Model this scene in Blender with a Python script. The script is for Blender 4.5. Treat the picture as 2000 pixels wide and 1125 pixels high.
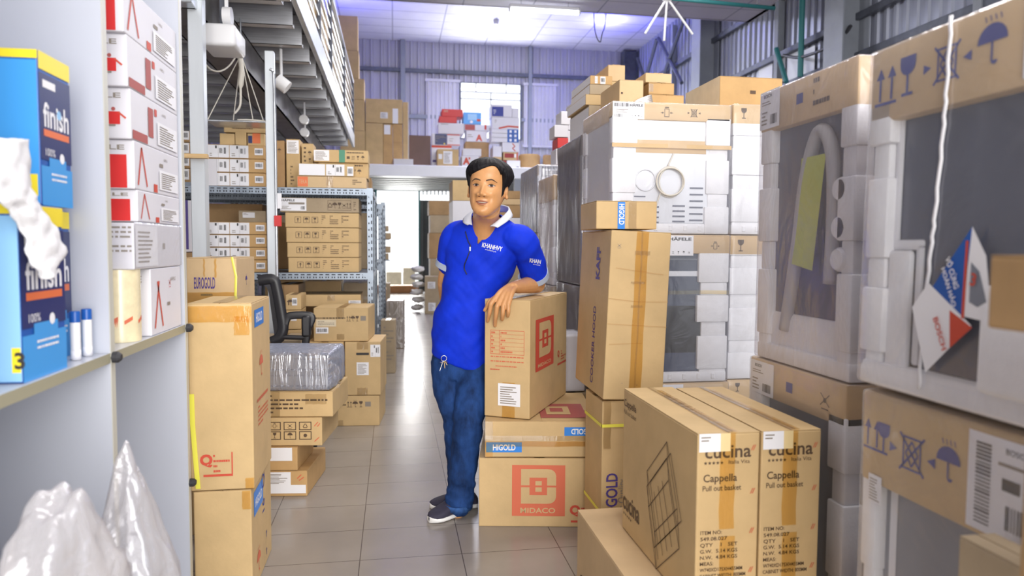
import bpy, bmesh, math, random
from mathutils import Vector, Matrix, noise
from mathutils.bvhtree import BVHTree
random.seed(7)
for o in list(bpy.data.objects): bpy.data.objects.remove(o)
SC = bpy.context.scene
COL = SC.collection
R = math.radians

# ------------------------------------------------------------------ camera
FOC, CX, CY, CAMH = 1400.0, 1000.0, 562.5, 1.25
PITCH = math.atan(82/FOC); YAW = math.atan(232/FOC*math.cos(PITCH)); ROLL = R(0.3)
_fw = Vector((math.sin(YAW)*math.cos(PITCH), math.cos(YAW)*math.cos(PITCH), -math.sin(PITCH)))
_r = Vector((math.cos(YAW), -math.sin(YAW), 0)); _d = _fw.cross(_r)
CR = math.cos(ROLL)*_r - math.sin(ROLL)*_d
CD = math.sin(ROLL)*_r + math.cos(ROLL)*_d
CO = Vector((0, 0, CAMH))
cam_data = bpy.data.cameras.new('camera'); cam = bpy.data.objects.new('camera', cam_data); COL.objects.link(cam)
m3 = Matrix((CR, -CD, -_fw)).transposed()
cam.matrix_world = Matrix.Translation(CO) @ m3.to_4x4()
cam_data.sensor_width = 36.0; cam_data.lens = 36.0*FOC/2000.0
cam_data.clip_start = 0.05; cam_data.clip_end = 200
cam_data.dof.use_dof = True; cam_data.dof.focus_distance = 3.15; cam_data.dof.aperture_fstop = 2.8
SC.camera = cam

# ------------------------------------------------------------------ exposure, world, lights
SC.view_settings.view_transform = 'Standard'; SC.view_settings.look = 'None'
SC.view_settings.gamma = 1.0; SC.view_settings.use_curve_mapping = False
SC.view_settings.exposure = 0.5
SC.cycles.max_bounces = 8; SC.cycles.transparent_max_bounces = 16
SC.cycles.sample_clamp_indirect = 6.0
wd = bpy.data.worlds.new('daylight'); SC.world = wd; wd.use_nodes = True
wn = wd.node_tree.nodes; bgn = wn['Background']
bgn.inputs[0].default_value = (0.93, 0.96, 1.0, 1); bgn.inputs[1].default_value = 1.5

def area(name, loc, rot, sx, sy, power, col):
    l = bpy.data.lights.new(name, 'AREA'); l.shape = 'RECTANGLE'; l.size = sx; l.size_y = sy; l.energy = power; l.color = col
    o = bpy.data.objects.new(name, l); o.location = loc; o.rotation_euler = rot; COL.objects.link(o); return o
# daylight through the wide open shop front behind the camera
area('shopfront_daylight', (.7, -3.6, 2.2), (R(90), 0, R(0)), 4.6, 4.0, 360, (1.0, 0.97, 0.92))
# rows of ceiling tubes
for i, (x, y, z, p, c) in enumerate([(1.6, 1.2, 4.9, 50, (1, .97, .93)), (1.8, 4.6, 5.0, 80, (1, .97, .93)), (2.2, 8.2, 5.1, 95, (.96, .96, 1)),
                                     (2.6, 12.0, 5.0, 60, (.9, .92, 1)), (2.9, 15.6, 6.2, 95, (.80, .82, 1))]):
    area('ceiling_tube_light', (x, y, z), (0, 0, R(12)), 2.6, .35, p, c)
area('tube_fill_uplight', (2.3, 14.2, 5.3), (R(180), 0, 0), 1.4, .3, 48, (.85, .86, 1))  # added upward lamp, stands in for the hanging tube's light on the back ceiling
area('added_blue_uplight', (5.0, 16.6, 6.15), (R(180), 0, 0), .5, .3, 60, (.08, .08, 1))  # added lamp that tints the right ceiling corner blue; no fixture here
area('added_blue_uplight', (-1.1, 15.6, 5.9), (R(180), 0, 0), .5, .3, 60, (.12, .12, 1))  # added lamp, same blue tint for the left ceiling corner
area('back_window_daylight', (2.55, 19.05, 4.9), (R(-90), 0, 0), 1.6, 1.2, 110, (.95, .97, 1))
area('back_door_daylight', (0.25, 19.1, 1.4), (R(-90), 0, 0), .9, 2.4, 75, (1, .98, .95))

# ------------------------------------------------------------------ picture -> world
def ray(px, py): return _fw + CR*((px-CX)/FOC) + CD*((py-CY)/FOC)
def pY(px, py, Y): v = ray(px, py); return CO + v*(Y/v.y)
def pX(px, py, X): v = ray(px, py); return CO + v*(X/v.x)
def pZ(px, py, Z): v = ray(px, py); return CO + v*((Z-CAMH)/v.z)
def pP(px, py, p0, n): v = ray(px, py); return CO + v*((p0-CO).dot(n)/v.dot(n))
def fb(xl, yt, xr, yb, Y):
    """extent (x0, x1, z0, z1) at depth Y of a rectangle seen in the photo"""
    xm, ym = (xl+xr)/2, (yt+yb)/2
    return pY(xl, ym, Y).x, pY(xr, ym, Y).x, pY(xm, yb, Y).z, pY(xm, yt, Y).z

# ------------------------------------------------------------------ materials
MATS = {}
def nmat(name):
    m = bpy.data.materials.new(name); m.use_nodes = True
    nt = m.node_tree; b = nt.nodes['Principled BSDF']; MATS[name] = m
    return m, nt, b
def tex_noise(nt, scale, detail=3, rough=.5, coord='Object', stretch=None):
    tc = nt.nodes.new('ShaderNodeTexCoord'); n = nt.nodes.new('ShaderNodeTexNoise')
    n.inputs['Scale'].default_value = scale; n.inputs['Detail'].default_value = detail; n.inputs['Roughness'].default_value = rough
    if stretch:
        mp = nt.nodes.new('ShaderNodeMapping'); mp.inputs['Scale'].default_value = stretch
        nt.links.new(tc.outputs[coord], mp.inputs[0]); nt.links.new(mp.outputs[0], n.inputs['Vector'])
    else: nt.links.new(tc.outputs[coord], n.inputs['Vector'])
    return n
def ramp(nt, src, c0, c1, p0=.3, p1=.7):
    r = nt.nodes.new('ShaderNodeValToRGB'); r.color_ramp.elements[0].position = p0; r.color_ramp.elements[1].position = p1
    r.color_ramp.elements[0].color = (*c0, 1); r.color_ramp.elements[1].color = (*c1, 1)
    nt.links.new(src, r.inputs[0]); return r
def bump(nt, b, src, strength, dist=.01):
    n = nt.nodes.new('ShaderNodeBump'); n.inputs['Strength'].default_value = strength; n.inputs['Distance'].default_value = dist
    nt.links.new(src, n.inputs['Height']); nt.links.new(n.outputs[0], b.inputs['Normal'])
def mat(name, col, rough=.5, metal=0, var=0, scale=8, bumpy=0, bscale=40, spec=.5, stretch=None, trans=0):
    if name in MATS: return MATS[name]
    m, nt, b = nmat(name)
    b.inputs['Base Color'].default_value = (*col, 1); b.inputs['Roughness'].default_value = rough
    b.inputs['Metallic'].default_value = metal; b.inputs['Specular IOR Level'].default_value = spec
    if var:
        n = tex_noise(nt, scale, 4, .6, stretch=stretch)
        r = ramp(nt, n.outputs['Fac'], tuple(c*(1-var) for c in col), tuple(min(1, c*(1+var)) for c in col))
        nt.links.new(r.outputs[0], b.inputs['Base Color'])
    if bumpy:
        n2 = tex_noise(nt, bscale, 3, stretch=stretch); bump(nt, b, n2.outputs['Fac'], bumpy)
    return m
CARD = (.60, .425, .215)
mat('card', CARD, .62, var=.09, scale=5, bumpy=.06, bscale=60, spec=.3)
mat('card_pale', (.64, .46, .26), .62, var=.08, scale=5, bumpy=.05, bscale=60, spec=.3)
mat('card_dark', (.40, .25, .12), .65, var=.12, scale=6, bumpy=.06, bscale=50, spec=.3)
mat('card_orange', (.54, .34, .15), .6, var=.1, scale=6, bumpy=.05, bscale=50, spec=.3)
mat('card_grey', (.42, .33, .22), .65, var=.1, scale=6, bumpy=.06, bscale=50, spec=.3)
mat('card_brown_panel', (.14, .075, .06), .5, var=.1, scale=4)
mat('card_cream', (.72, .62, .45), .6, var=.1, scale=7)
mat('white_card', (.72, .71, .76), .5, var=.03, scale=5)
mat('foam', (.86, .86, .89), .75, var=.03, scale=30, bumpy=.12, bscale=160, spec=.25)
mat('paper', (.86, .86, .90), .55)
mat('ink_black', (.035, .03, .03), .55)
mat('ink_brown', (.10, .06, .035), .6)
mat('ink_grey', (.28, .24, .20), .6)
mat('ink_red', (.60, .075, .04), .55)
mat('ink_red_faded', (.66, .15, .075), .6)
mat('ink_maroon', (.42, .10, .09), .6)
mat('ink_blue', (.035, .05, .28), .55)
mat('ink_violet', (.08, .05, .25), .55)
mat('tape_blue', (.02, .22, .72), .35)
mat('tape_brown', (.50, .30, .11), .22, var=.1, scale=12, spec=.6)
mat('tape_amber', (.62, .40, .13), .2, var=.1, scale=12, spec=.6)
mat('tape_green', (.02, .22, .12), .35)
mat('tape_clear', (.62, .48, .30), .14, var=.22, scale=35, bumpy=.6, bscale=40, spec=.9)
mat('label_orange', (.75, .17, .05), .45)
mat('red_box', (.66, .03, .03), .4)
mat('red_dark', (.30, .01, .015), .4)
mat('blue_box', (.012, .10, .42), .35)
mat('blue_light', (.06, .34, .78), .3)
mat('blue_pale', (.30, .58, .88), .3)
mat('navy', (.02, .03, .13), .35)
mat('yellow', (.90, .72, .03), .4)
mat('strap_yellow', (.85, .80, .10), .35)
mat('melamine', (.50, .52, .585), .3, var=.015, scale=2)
mat('edge_band', (.56, .55, .48), .4)
mat('shelf_edge', (.36, .34, .24), .4)
mat('rubber', (.03, .03, .035), .6)
mat('steel_white', (.62, .66, .70), .35, metal=.35, var=.08, scale=6, stretch=(1, 1, .15))
mat('galv', (.60, .63, .68), .32, metal=.8, var=.16, scale=9, bumpy=.05, bscale=30)
mat('galv_streak', (.60, .61, .65), .36, metal=.4, var=.2, scale=6, stretch=(.6, 10, 14))
mat('beam_dark', (.17, .16, .16), .45, metal=.5, var=.25, scale=6)
mat('rack_grey', (.30, .35, .42), .4, metal=.45, var=.1, scale=10)
mat('rack_hole', (.015, .015, .02), .7)
mat('plank_dark', (.09, .10, .13), .5, var=.2, scale=6)
mat('iron', (.11, .12, .15), .5, metal=.4, var=.2, scale=8)
mat('column_grey', (.25, .27, .31), .5, var=.1, scale=3)
mat('teal_paint', (.03, .19, .20), .45)
mat('sheet_back', (.40, .395, .45), .5, metal=.1, var=.08, scale=1.2, stretch=(3, 1, .4))
mat('sheet_right', (.34, .36, .44), .38, metal=.4, var=.1, scale=1.2, stretch=(1, 3, .4))
mat('sheet_shutter', (.50, .49, .54), .45, metal=.2, var=.06, scale=2)
mat('sheet_door', (.07, .08, .085), .5, var=.2, scale=3)
mat('deck_metal', (.40, .42, .42), .55, metal=.6, var=.12, scale=4)
mat('platform_white', (.82, .84, .90), .35, var=.04, scale=2)
mat('wood', (.62, .42, .20), .55, var=.15, scale=10, stretch=(.4, 6, 6))
mat('sill_wood', (.38, .17, .06), .5, var=.15, scale=6)
mat('plaster', (.62, .62, .66), .8)
mat('appliance_dark', (.06, .072, .12), .25, var=.2, scale=2)
mat('appliance_grey', (.20, .22, .27), .35, var=.15, scale=2)
mat('appliance_steel', (.72, .73, .77), .35, metal=.25, var=.04, scale=3)
mat('appliance_white', (.82, .82, .86), .4)
mat('vent_dark', (.16, .17, .22), .5)
mat('manual_green', (.50, .55, .05), .5)
mat('hose_grey', (.42, .41, .42), .4)
mat('black_plastic', (.018, .018, .022), .4)
mat('chair_mesh', (.02, .02, .025), .8, bumpy=.6, bscale=220)
mat('white_plastic', (.80, .80, .82), .35)
mat('cable', (.70, .66, .58), .5)
mat('cable_dark', (.05, .05, .06), .5)
mat('skin', (.60, .30, .125), .38, var=.07, scale=22, spec=.45, bumpy=.04, bscale=160)
MATS['skin'].node_tree.nodes['Principled BSDF'].inputs['Subsurface Weight'].default_value = .06
MATS['skin'].node_tree.nodes['Principled BSDF'].inputs['Subsurface Radius'].default_value = (.012, .005, .003)
mat('lip', (.40, .15, .085), .4)
mat('nail', (.80, .52, .45), .3)
mat('teeth', (.58, .48, .38), .3)
mat('mouth_dark', (.10, .03, .025), .5)
mat('eye_white', (.42, .34, .30), .25)
mat('iris', (.025, .015, .012), .15)
mat('hair', (.007, .006, .008), .6, var=.3, scale=60, bumpy=.3, bscale=90, stretch=(1, 1, .25), spec=.2)
mat('brow', (.075, .042, .026), .8)
mat('shirt', (.002, .032, .62), .72, var=.10, scale=14, bumpy=.10, bscale=500, spec=.25)
mat('cuff', (.40, .46, .58), .7)
mat('collar', (.66, .68, .76), .7, bumpy=.08, bscale=400)
mat('denim', (.013, .046, .165), .8, var=.6, scale=16, bumpy=.2, bscale=420, spec=.2, stretch=(1, 1, .45))
mat('denim_hem', (.03, .085, .25), .8, var=.5, scale=30, spec=.2)
mat('shoe_fabric', (.035, .032, .06), .75, var=.15, scale=30, bumpy=.2, bscale=400)
mat('shoe_sole', (.80, .80, .80), .5)
mat('brass', (.60, .42, .18), .3, metal=.8)
mat('steel', (.55, .56, .58), .25, metal=.9)
mat('tube_body', (.85, .85, .88), .4)
mat('outside_ground', (.75, .72, .66), .8)
mat('outside_wall', (.85, .84, .80), .8)
mat('sack_pale', (.80, .78, .76), .5)
mat('bag', (.36, .35, .36), .35)

def film(name, alpha, col, rough, haze, bsc=18, bst=.5, stretch=(1, 1, 1)):
    """thin plastic film: mostly see-through with a wrinkled glossy skin and a little milky haze"""
    m = bpy.data.materials.new(name); m.use_nodes = True; MATS[name] = m; nt = m.node_tree; nt.nodes.clear()
    out = nt.nodes.new('ShaderNodeOutputMaterial'); tr = nt.nodes.new('ShaderNodeBsdfTransparent')
    gl = nt.nodes.new('ShaderNodeBsdfGlossy'); di = nt.nodes.new('ShaderNodeBsdfDiffuse')
    tr.inputs[0].default_value = (*[min(1, .85+.15*c) for c in col], 1)
    gl.inputs['Color'].default_value = (.95, .95, 1, 1); gl.inputs['Roughness'].default_value = rough
    di.inputs['Color'].default_value = (*col, 1)
    n = tex_noise(nt, bsc, 3, .55, stretch=stretch); n.inputs['Distortion'].default_value = 1.2
    bp = nt.nodes.new('ShaderNodeBump'); bp.inputs['Strength'].default_value = bst; bp.inputs['Distance'].default_value = .03
    nt.links.new(n.outputs['Fac'], bp.inputs['Height'])
    nt.links.new(bp.outputs[0], gl.inputs['Normal']); nt.links.new(bp.outputs[0], di.inputs['Normal'])
    m1 = nt.nodes.new('ShaderNodeMixShader'); m1.inputs[0].default_value = haze
    nt.links.new(gl.outputs[0], m1.inputs[1]); nt.links.new(di.outputs[0], m1.inputs[2])
    fr = nt.nodes.new('ShaderNodeLayerWeight'); fr.inputs['Blend'].default_value = .35; nt.links.new(bp.outputs[0], fr.inputs['Normal'])
    mr = nt.nodes.new('ShaderNodeMapRange'); mr.inputs['To Min'].default_value = 1-alpha; mr.inputs['To Max'].default_value = min(1, 1-alpha+.45)
    nt.links.new(fr.outputs['Facing'], mr.inputs['Value'])
    m2 = nt.nodes.new('ShaderNodeMixShader'); nt.links.new(mr.outputs[0], m2.inputs[0])
    nt.links.new(tr.outputs[0], m2.inputs[1]); nt.links.new(m1.outputs[0], m2.inputs[2]); nt.links.new(m2.outputs[0], out.inputs[0])
    return m
film('wrap_clear', .94, (.88, .88, .92), .18, .55, 6, .2)
film('wrap_milky', .90, (.72, .70, .78), .2, .7, 5, .3, (1, 2, 1))
film('wrap_dark', .45, (.20, .19, .21), .2, .8, 4, .25, (1, 1, .35))
film('wrap_blue', .55, (.40, .44, .56), .18, .6, 7, .5, (3, 3, .3))
film('wrap_foil', .35, (.46, .42, .38), .2, .7, 9, .45, (1, 1, .4))
film('bag_film', .62, (.66, .64, .66), .2, .75, 9, .5)
film('pane', .97, (.9, .9, 1), .05, .1, 2, .0)

def emit(name, col, s):
    m = bpy.data.materials.new(name); m.use_nodes = True; MATS[name] = m; nt = m.node_tree; nt.nodes.clear()
    e = nt.nodes.new('ShaderNodeEmission'); e.inputs[0].default_value = (*col, 1); e.inputs[1].default_value = s
    o = nt.nodes.new('ShaderNodeOutputMaterial'); nt.links.new(e.outputs[0], o.inputs[0]); return m
def tapefilm(name, tint, shine):
    m = bpy.data.materials.new(name); m.use_nodes = True; MATS[name] = m; nt = m.node_tree; nt.nodes.clear()
    out = nt.nodes.new('ShaderNodeOutputMaterial'); tr = nt.nodes.new('ShaderNodeBsdfTransparent'); gl = nt.nodes.new('ShaderNodeBsdfGlossy')
    tr.inputs[0].default_value = (*tint, 1); gl.inputs['Roughness'].default_value = .16
    n = tex_noise(nt, 30, 3, .55, stretch=(1, 1, .4)); bp = nt.nodes.new('ShaderNodeBump'); bp.inputs['Strength'].default_value = .35; bp.inputs['Distance'].default_value = .01
    nt.links.new(n.outputs['Fac'], bp.inputs['Height']); nt.links.new(bp.outputs[0], gl.inputs['Normal'])
    fr = nt.nodes.new('ShaderNodeFresnel'); fr.inputs['IOR'].default_value = 1.45; nt.links.new(bp.outputs[0], fr.inputs['Normal'])
    mr = nt.nodes.new('ShaderNodeMath'); mr.operation = 'MULTIPLY_ADD'; mr.inputs[1].default_value = 1.0; mr.inputs[2].default_value = shine; nt.links.new(fr.outputs[0], mr.inputs[0])
    mx = nt.nodes.new('ShaderNodeMixShader'); nt.links.new(mr.outputs[0], mx.inputs[0]); nt.links.new(tr.outputs[0], mx.inputs[1]); nt.links.new(gl.outputs[0], mx.inputs[2]); nt.links.new(mx.outputs[0], out.inputs[0])
tapefilm('tape_clear', (.96, .95, .93), .10); tapefilm('tape_amber', (1, .88, .62), .02); tapefilm('tape_brown', (.92, .80, .62), .02)
mat('letter_white', (.80, .80, .82), .5)
emit('tube_glow', (.85, .92, 1), 9)

def tile_floor():
    m, nt, b = nmat('floor_tile')
    tc = nt.nodes.new('ShaderNodeTexCoord'); mp = nt.nodes.new('ShaderNodeMapping')
    mp.inputs['Location'].default_value = (-.269, -.05, 0)
    nt.links.new(tc.outputs['Object'], mp.inputs[0])
    br = nt.nodes.new('ShaderNodeTexBrick'); nt.links.new(mp.outputs[0], br.inputs['Vector'])
    br.offset = 0.0; br.squash = 1.0
    br.inputs['Scale'].default_value = 1.0; br.inputs['Brick Width'].default_value = .406; br.inputs['Row Height'].default_value = .31
    br.inputs['Mortar Size'].default_value = .0022; br.inputs['Mortar Smooth'].default_value = .2
    br.inputs['Color1'].default_value = (.315, .285, .255, 1); br.inputs['Color2'].default_value = (.29, .262, .236, 1); br.inputs['Mortar'].default_value = (.10, .085, .075, 1)
    n = tex_noise(nt, 3.2, 5, .6); r = ramp(nt, n.outputs['Fac'], (.90, .89, .88), (1.03, 1.02, 1.01), .3, .75)
    mx = nt.nodes.new('ShaderNodeMix'); mx.data_type = 'RGBA'; mx.blend_type = 'MULTIPLY'; mx.inputs[0].default_value = 1
    nt.links.new(br.outputs['Color'], mx.inputs[6]); nt.links.new(r.outputs[0], mx.inputs[7]); nt.links.new(mx.outputs[2], b.inputs['Base Color'])
    n3 = tex_noise(nt, 3, 2); r3 = nt.nodes.new('ShaderNodeMapRange'); r3.inputs['To Min'].default_value = .20; r3.inputs['To Max'].default_value = .27
    nt.links.new(n3.outputs['Fac'], r3.inputs['Value']); nt.links.new(r3.outputs[0], b.inputs['Roughness'])
    n2 = tex_noise(nt, 2.4, 2, stretch=(.35, 2.2, 1)); 
    ma = nt.nodes.new('ShaderNodeMath'); ma.operation = 'MULTIPLY_ADD'; ma.inputs[1].default_value = -.25; nt.links.new(br.outputs['Fac'], ma.inputs[0]); nt.links.new(n2.outputs['Fac'], ma.inputs[2])
    bump(nt, b, ma.outputs[0], .10, .01)
tile_floor()
def tile_ceiling(name, c, w, h):
    m, nt, b = nmat(name)
    tc = nt.nodes.new('ShaderNodeTexCoord'); br = nt.nodes.new('ShaderNodeTexBrick'); nt.links.new(tc.outputs['Object'], br.inputs['Vector'])
    br.offset = 0; br.inputs['Scale'].default_value = 1; br.inputs['Brick Width'].default_value = w; br.inputs['Row Height'].default_value = h
    br.inputs['Mortar Size'].default_value = .014; br.inputs['Mortar Smooth'].default_value = .3
    br.inputs['Color1'].default_value = (*c, 1); br.inputs['Color2'].default_value = (c[0]*.93, c[1]*.93, c[2]*.95, 1); br.inputs['Mortar'].default_value = (c[0]*.42, c[1]*.42, c[2]*.48, 1)
    n = tex_noise(nt, .9, 4, .6); r = ramp(nt, n.outputs['Fac'], (.85, .84, .9), (1.05, 1.05, 1.05))
    mx = nt.nodes.new('ShaderNodeMix'); mx.data_type = 'RGBA'; mx.blend_type = 'MULTIPLY'; mx.inputs[0].default_value = 1
    nt.links.new(br.outputs['Color'], mx.inputs[6]); nt.links.new(r.outputs[0], mx.inputs[7]); nt.links.new(mx.outputs[2], b.inputs['Base Color'])
    b.inputs['Roughness'].default_value = .55
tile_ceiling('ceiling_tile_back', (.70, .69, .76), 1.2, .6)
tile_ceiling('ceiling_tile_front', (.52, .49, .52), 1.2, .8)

# ------------------------------------------------------------------ mesh helpers
def link(name, bm, m, parent=None, smooth=False, loc=None, auto=None):
    me = bpy.data.meshes.new(name); bm.normal_update(); bm.to_mesh(me); bm.free()
    for x in (m if isinstance(m, (list, tuple)) else [m]): me.materials.append(MATS[x] if isinstance(x, str) else x)
    if smooth:
        for p in me.polygons: p.use_smooth = True
        if auto: me.set_sharp_from_angle(angle=R(auto))
    o = bpy.data.objects.new(name, me); COL.objects.link(o)
    if parent is not None: o.parent = parent
    if loc is not None: o.location = loc
    return o
def tag(o, label=None, cat=None, group=None, kind=None):
    if label: o['label'] = label
    if cat: o['category'] = cat
    if group: o['group'] = group
    if kind: o['kind'] = kind
    return o
def empty(name, loc=(0, 0, 0), rot=(0, 0, 0)):
    o = bpy.data.objects.new(name, None); o.location = loc; o.rotation_euler = rot; o.empty_display_size = .05; COL.objects.link(o); return o
def struct(name, bm, m, parent=None, **k):
    o = link(name, bm, m, parent, **k)
    if parent is None: o['kind'] = 'structure'
    return o
def abox(bm, x0, x1, y0, y1, z0, z1, bev=0, mi=0, seg=1, M=None):
    vs = [bm.verts.new((x, y, z)) for z in (z0, z1) for y in (y0, y1) for x in (x0, x1)]
    fs = [bm.faces.new([vs[i] for i in q]) for q in ((0, 2, 3, 1), (4, 5, 7, 6), (0, 1, 5, 4), (2, 6, 7, 3), (1, 3, 7, 5), (0, 4, 6, 2))]
    for f in fs: f.material_index = mi
    if M is not None:
        for v in vs: v.co = M @ v.co
    if bev:
        es = set(e for f in fs for e in f.edges)
        bmesh.ops.bevel(bm, geom=list(es), offset=bev, segments=seg, affect='EDGES', profile=.5, material=-1)
def NB(): return bmesh.new()
def tube(bm, pts, rad, n=8, mi=0, caps=True, squash=1.0, up=Vector((0, 0, 1))):
    pts = [Vector(p) for p in pts]; rings = []
    if not isinstance(rad, (list, tuple)): rad = [rad]*len(pts)
    pu = None
    for i, p in enumerate(pts):
        t = (pts[min(i+1, len(pts)-1)]-pts[max(i-1, 0)])
        t = t.normalized() if t.length > 1e-9 else Vector((0, 0, 1))
        if pu is None:
            a = up if abs(t.dot(up)) < .95 else Vector((1, 0, 0)); u = (a - t*a.dot(t)).normalized()
        else:
            u = pu - t*pu.dot(t); u = u.normalized() if u.length > 1e-6 else t.orthogonal().normalized()
        pu = u; w = t.cross(u)
        rr = rad[i]; ru, rw = rr if isinstance(rr, (list, tuple)) else (rr, rr*squash)
        rings.append([bm.verts.new(p + u*(math.cos(2*math.pi*k/n)*ru) + w*(math.sin(2*math.pi*k/n)*rw)) for k in range(n)])
    for a, b in zip(rings, rings[1:]):
        for k in range(n):
            f = bm.faces.new((a[k], a[(k+1) % n], b[(k+1) % n], b[k])); f.material_index = mi
    if caps:
        f = bm.faces.new(list(reversed(rings[0]))); f.material_index = mi
        f = bm.faces.new(rings[-1]); f.material_index = mi
    return rings
def smoothpath(pts, n=6):
    pts = [Vector(p) for p in pts]; out = []
    for i in range(len(pts)-1):
        p0, p1, p2, p3 = pts[max(i-1, 0)], pts[i], pts[i+1], pts[min(i+2, len(pts)-1)]
        for k in range(n):
            t = k/n
            out.append(.5*((2*p1)+(-p0+p2)*t+(2*p0-5*p1+4*p2-p3)*t*t+(-p0+3*p1-3*p2+p3)*t**3))
    out.append(pts[-1]); return out
def lathe(bm, prof, c=(0, 0, 0), n=20, mi=0, sx=1, sy=1):
    c = Vector(c); rings = []
    for r, z in prof: rings.append([bm.verts.new(c+Vector((r*sx*math.cos(2*math.pi*k/n), r*sy*math.sin(2*math.pi*k/n), z))) for k in range(n)])
    for a, b in zip(rings, rings[1:]):
        for k in range(n): f = bm.faces.new((a[k], a[(k+1) % n], b[(k+1) % n], b[k])); f.material_index = mi
    for rg, rev in ((rings[0], True), (rings[-1], False)):
        if rg[0].co != rg[1].co:
            f = bm.faces.new(list(reversed(rg)) if rev else rg); f.material_index = mi
# ------------------------------------------------------------------ lettering and printed marks
_txt = {}
def text_poly(s, bold=0.0):
    k = (s, bold)
    if k in _txt: return _txt[k]
    cu = bpy.data.curves.new('t', 'FONT'); cu.body = s; cu.size = 1; cu.fill_mode = 'FRONT'; cu.resolution_u = 3; cu.offset = bold
    o = bpy.data.objects.new('t', cu); COL.objects.link(o)
    dg = bpy.context.evaluated_depsgraph_get(); ev = o.evaluated_get(dg); me = ev.to_mesh()
    vs = [(v.co.x, v.co.y) for v in me.vertices]; fs = [tuple(p.vertices) for p in me.polygons]
    ev.to_mesh_clear(); bpy.data.objects.remove(o); bpy.data.curves.remove(cu)
    x0 = min(v[0] for v in vs); x1 = max(v[0] for v in vs)
    vs = [(x-x0, y) for x, y in vs]; _txt[k] = (vs, fs, x1-x0); return _txt[k]
def arc(cx, cy, r, a0, a1, n): return [(cx+r*math.cos(R(a0+(a1-a0)*i/n)), cy+r*math.sin(R(a0+(a1-a0)*i/n))) for i in range(n+1)]
def line(x0, y0, x1, y1, t):
    dx, dy = x1-x0, y1-y0; L = math.hypot(dx, dy) or 1; nx, ny = -dy/L*t/2, dx/L*t/2
    return [(x0+nx, y0+ny), (x0-nx, y0-ny), (x1-nx, y1-ny), (x1+nx, y1+ny)]
def rect(x0, y0, x1, y1): return [(x0, y0), (x1, y0), (x1, y1), (x0, y1)]
def frame_(x0, y0, x1, y1, t): return [rect(x0, y0, x1, y0+t), rect(x0, y1-t, x1, y1), rect(x0, y0+t, x0+t, y1-t), rect(x1-t, y0+t, x1, y1-t)]
def sym(kind):
    if kind == 'up':
        P = [rect(-.42, -.5, .42, -.42)]
        for c in (-.22, .22): P += [rect(c-.04, -.38, c+.04, .2), [(c-.16, .2), (c+.16, .2), (c, .5)]]
        return P
    if kind == 'arrow': return [rect(-.09, -.45, .09, .1), [(-.32, .1), (.32, .1), (0, .48)]]
    if kind == 'glass': return [arc(0, .3, .28, 180, 360, 8)+[(.28, .5), (-.28, .5)], rect(-.04, -.42, .04, .05), rect(-.2, -.5, .2, -.42)]
    if kind == 'umb': return [arc(0, .05, .45, 0, 180, 10), rect(-.03, -.4, .03, .08), arc(.08, -.4, .1, 180, 360, 5)]+[line(-.2+.15*i, .55, -.24+.15*i, .7, .03) for i in range(4)]
    if kind == 'keep': return [arc(0, .05, .4, 0, 180, 10), rect(-.03, -.4, .03, .08)]
    if kind == 'noclamp':
        P = frame_(-.3, -.4, .3, .4, .05)+[line(-.4, -.45, .4, .45, .06), line(-.4, .45, .4, -.45, .06), line(-.2, 0, 0, .3, .05), line(0, .3, .2, 0, .05), line(-.2, 0, 0, -.3, .05), line(0, -.3, .2, 0, .05)]
        return P+[[(-.75, .12), (-.75, -.12), (-.5, 0)], [(.75, .12), (.75, -.12), (.5, 0)]]
    if kind == 'side': return frame_(-.22, -.35, .22, .35, .05)+[rect(-.18, .42, .18, .5), line(-.55, 0, -.3, 0, .05), line(.3, 0, .55, 0, .05), [(-.4, .1), (-.4, -.1), (-.28, 0)], [(.4, .1), (.4, -.1), (.28, 0)]]
    if kind == 'nohand': return [line(-.4, -.3, .4, .35, .06), line(-.4, .35, .4, -.3, .06), rect(-.3, -.5, .3, -.43), arc(0, 0, .14, 0, 360, 8)[:-1]]
    if kind == 'recyc': return [line(-.35, -.3, .35, -.3, .12), line(-.38, -.2, -.05, .4, .12), line(.38, -.2, .05, .4, .12)]
    if kind == 'disc': return [arc(0, 0, .32, 0, 360, 12)[:-1]]
    if kind == 'block': return [rect(-.4, -.35, .4, .35)]
    if kind == 'star': return [[(.5*math.sin(i*math.pi/5)*(1 if i % 2 == 0 else .42), .5*math.cos(i*math.pi/5)*(1 if i % 2 == 0 else .42)) for i in range(10)]]
    return []
def logo_d():
    """square emblem: two facing D halves around a small square, split by a bar; returns the inked pieces in a unit square"""
    P = [rect(0, 0, 1, .16), rect(0, .92, 1, 1), rect(0, .16, .17, .92), rect(.86, .16, 1, .92)]
    # rounded outer corners of the D
    for (cx, cy, a0, qx, qy) in ((.70, .76, 0, .86, .92), (.70, .32, 270, .86, .16)):
        P.append([(qx, qy)]+arc(cx, cy, .16, a0, a0+90, 6))
    # centre square ring and bar
    P += frame_(.34, .32, .66, .76, .09)
    P += [rect(.17, .52, .34, .56), rect(.66, .52, .86, .56), rect(.43, .52, .57, .56)]
    return P
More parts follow.
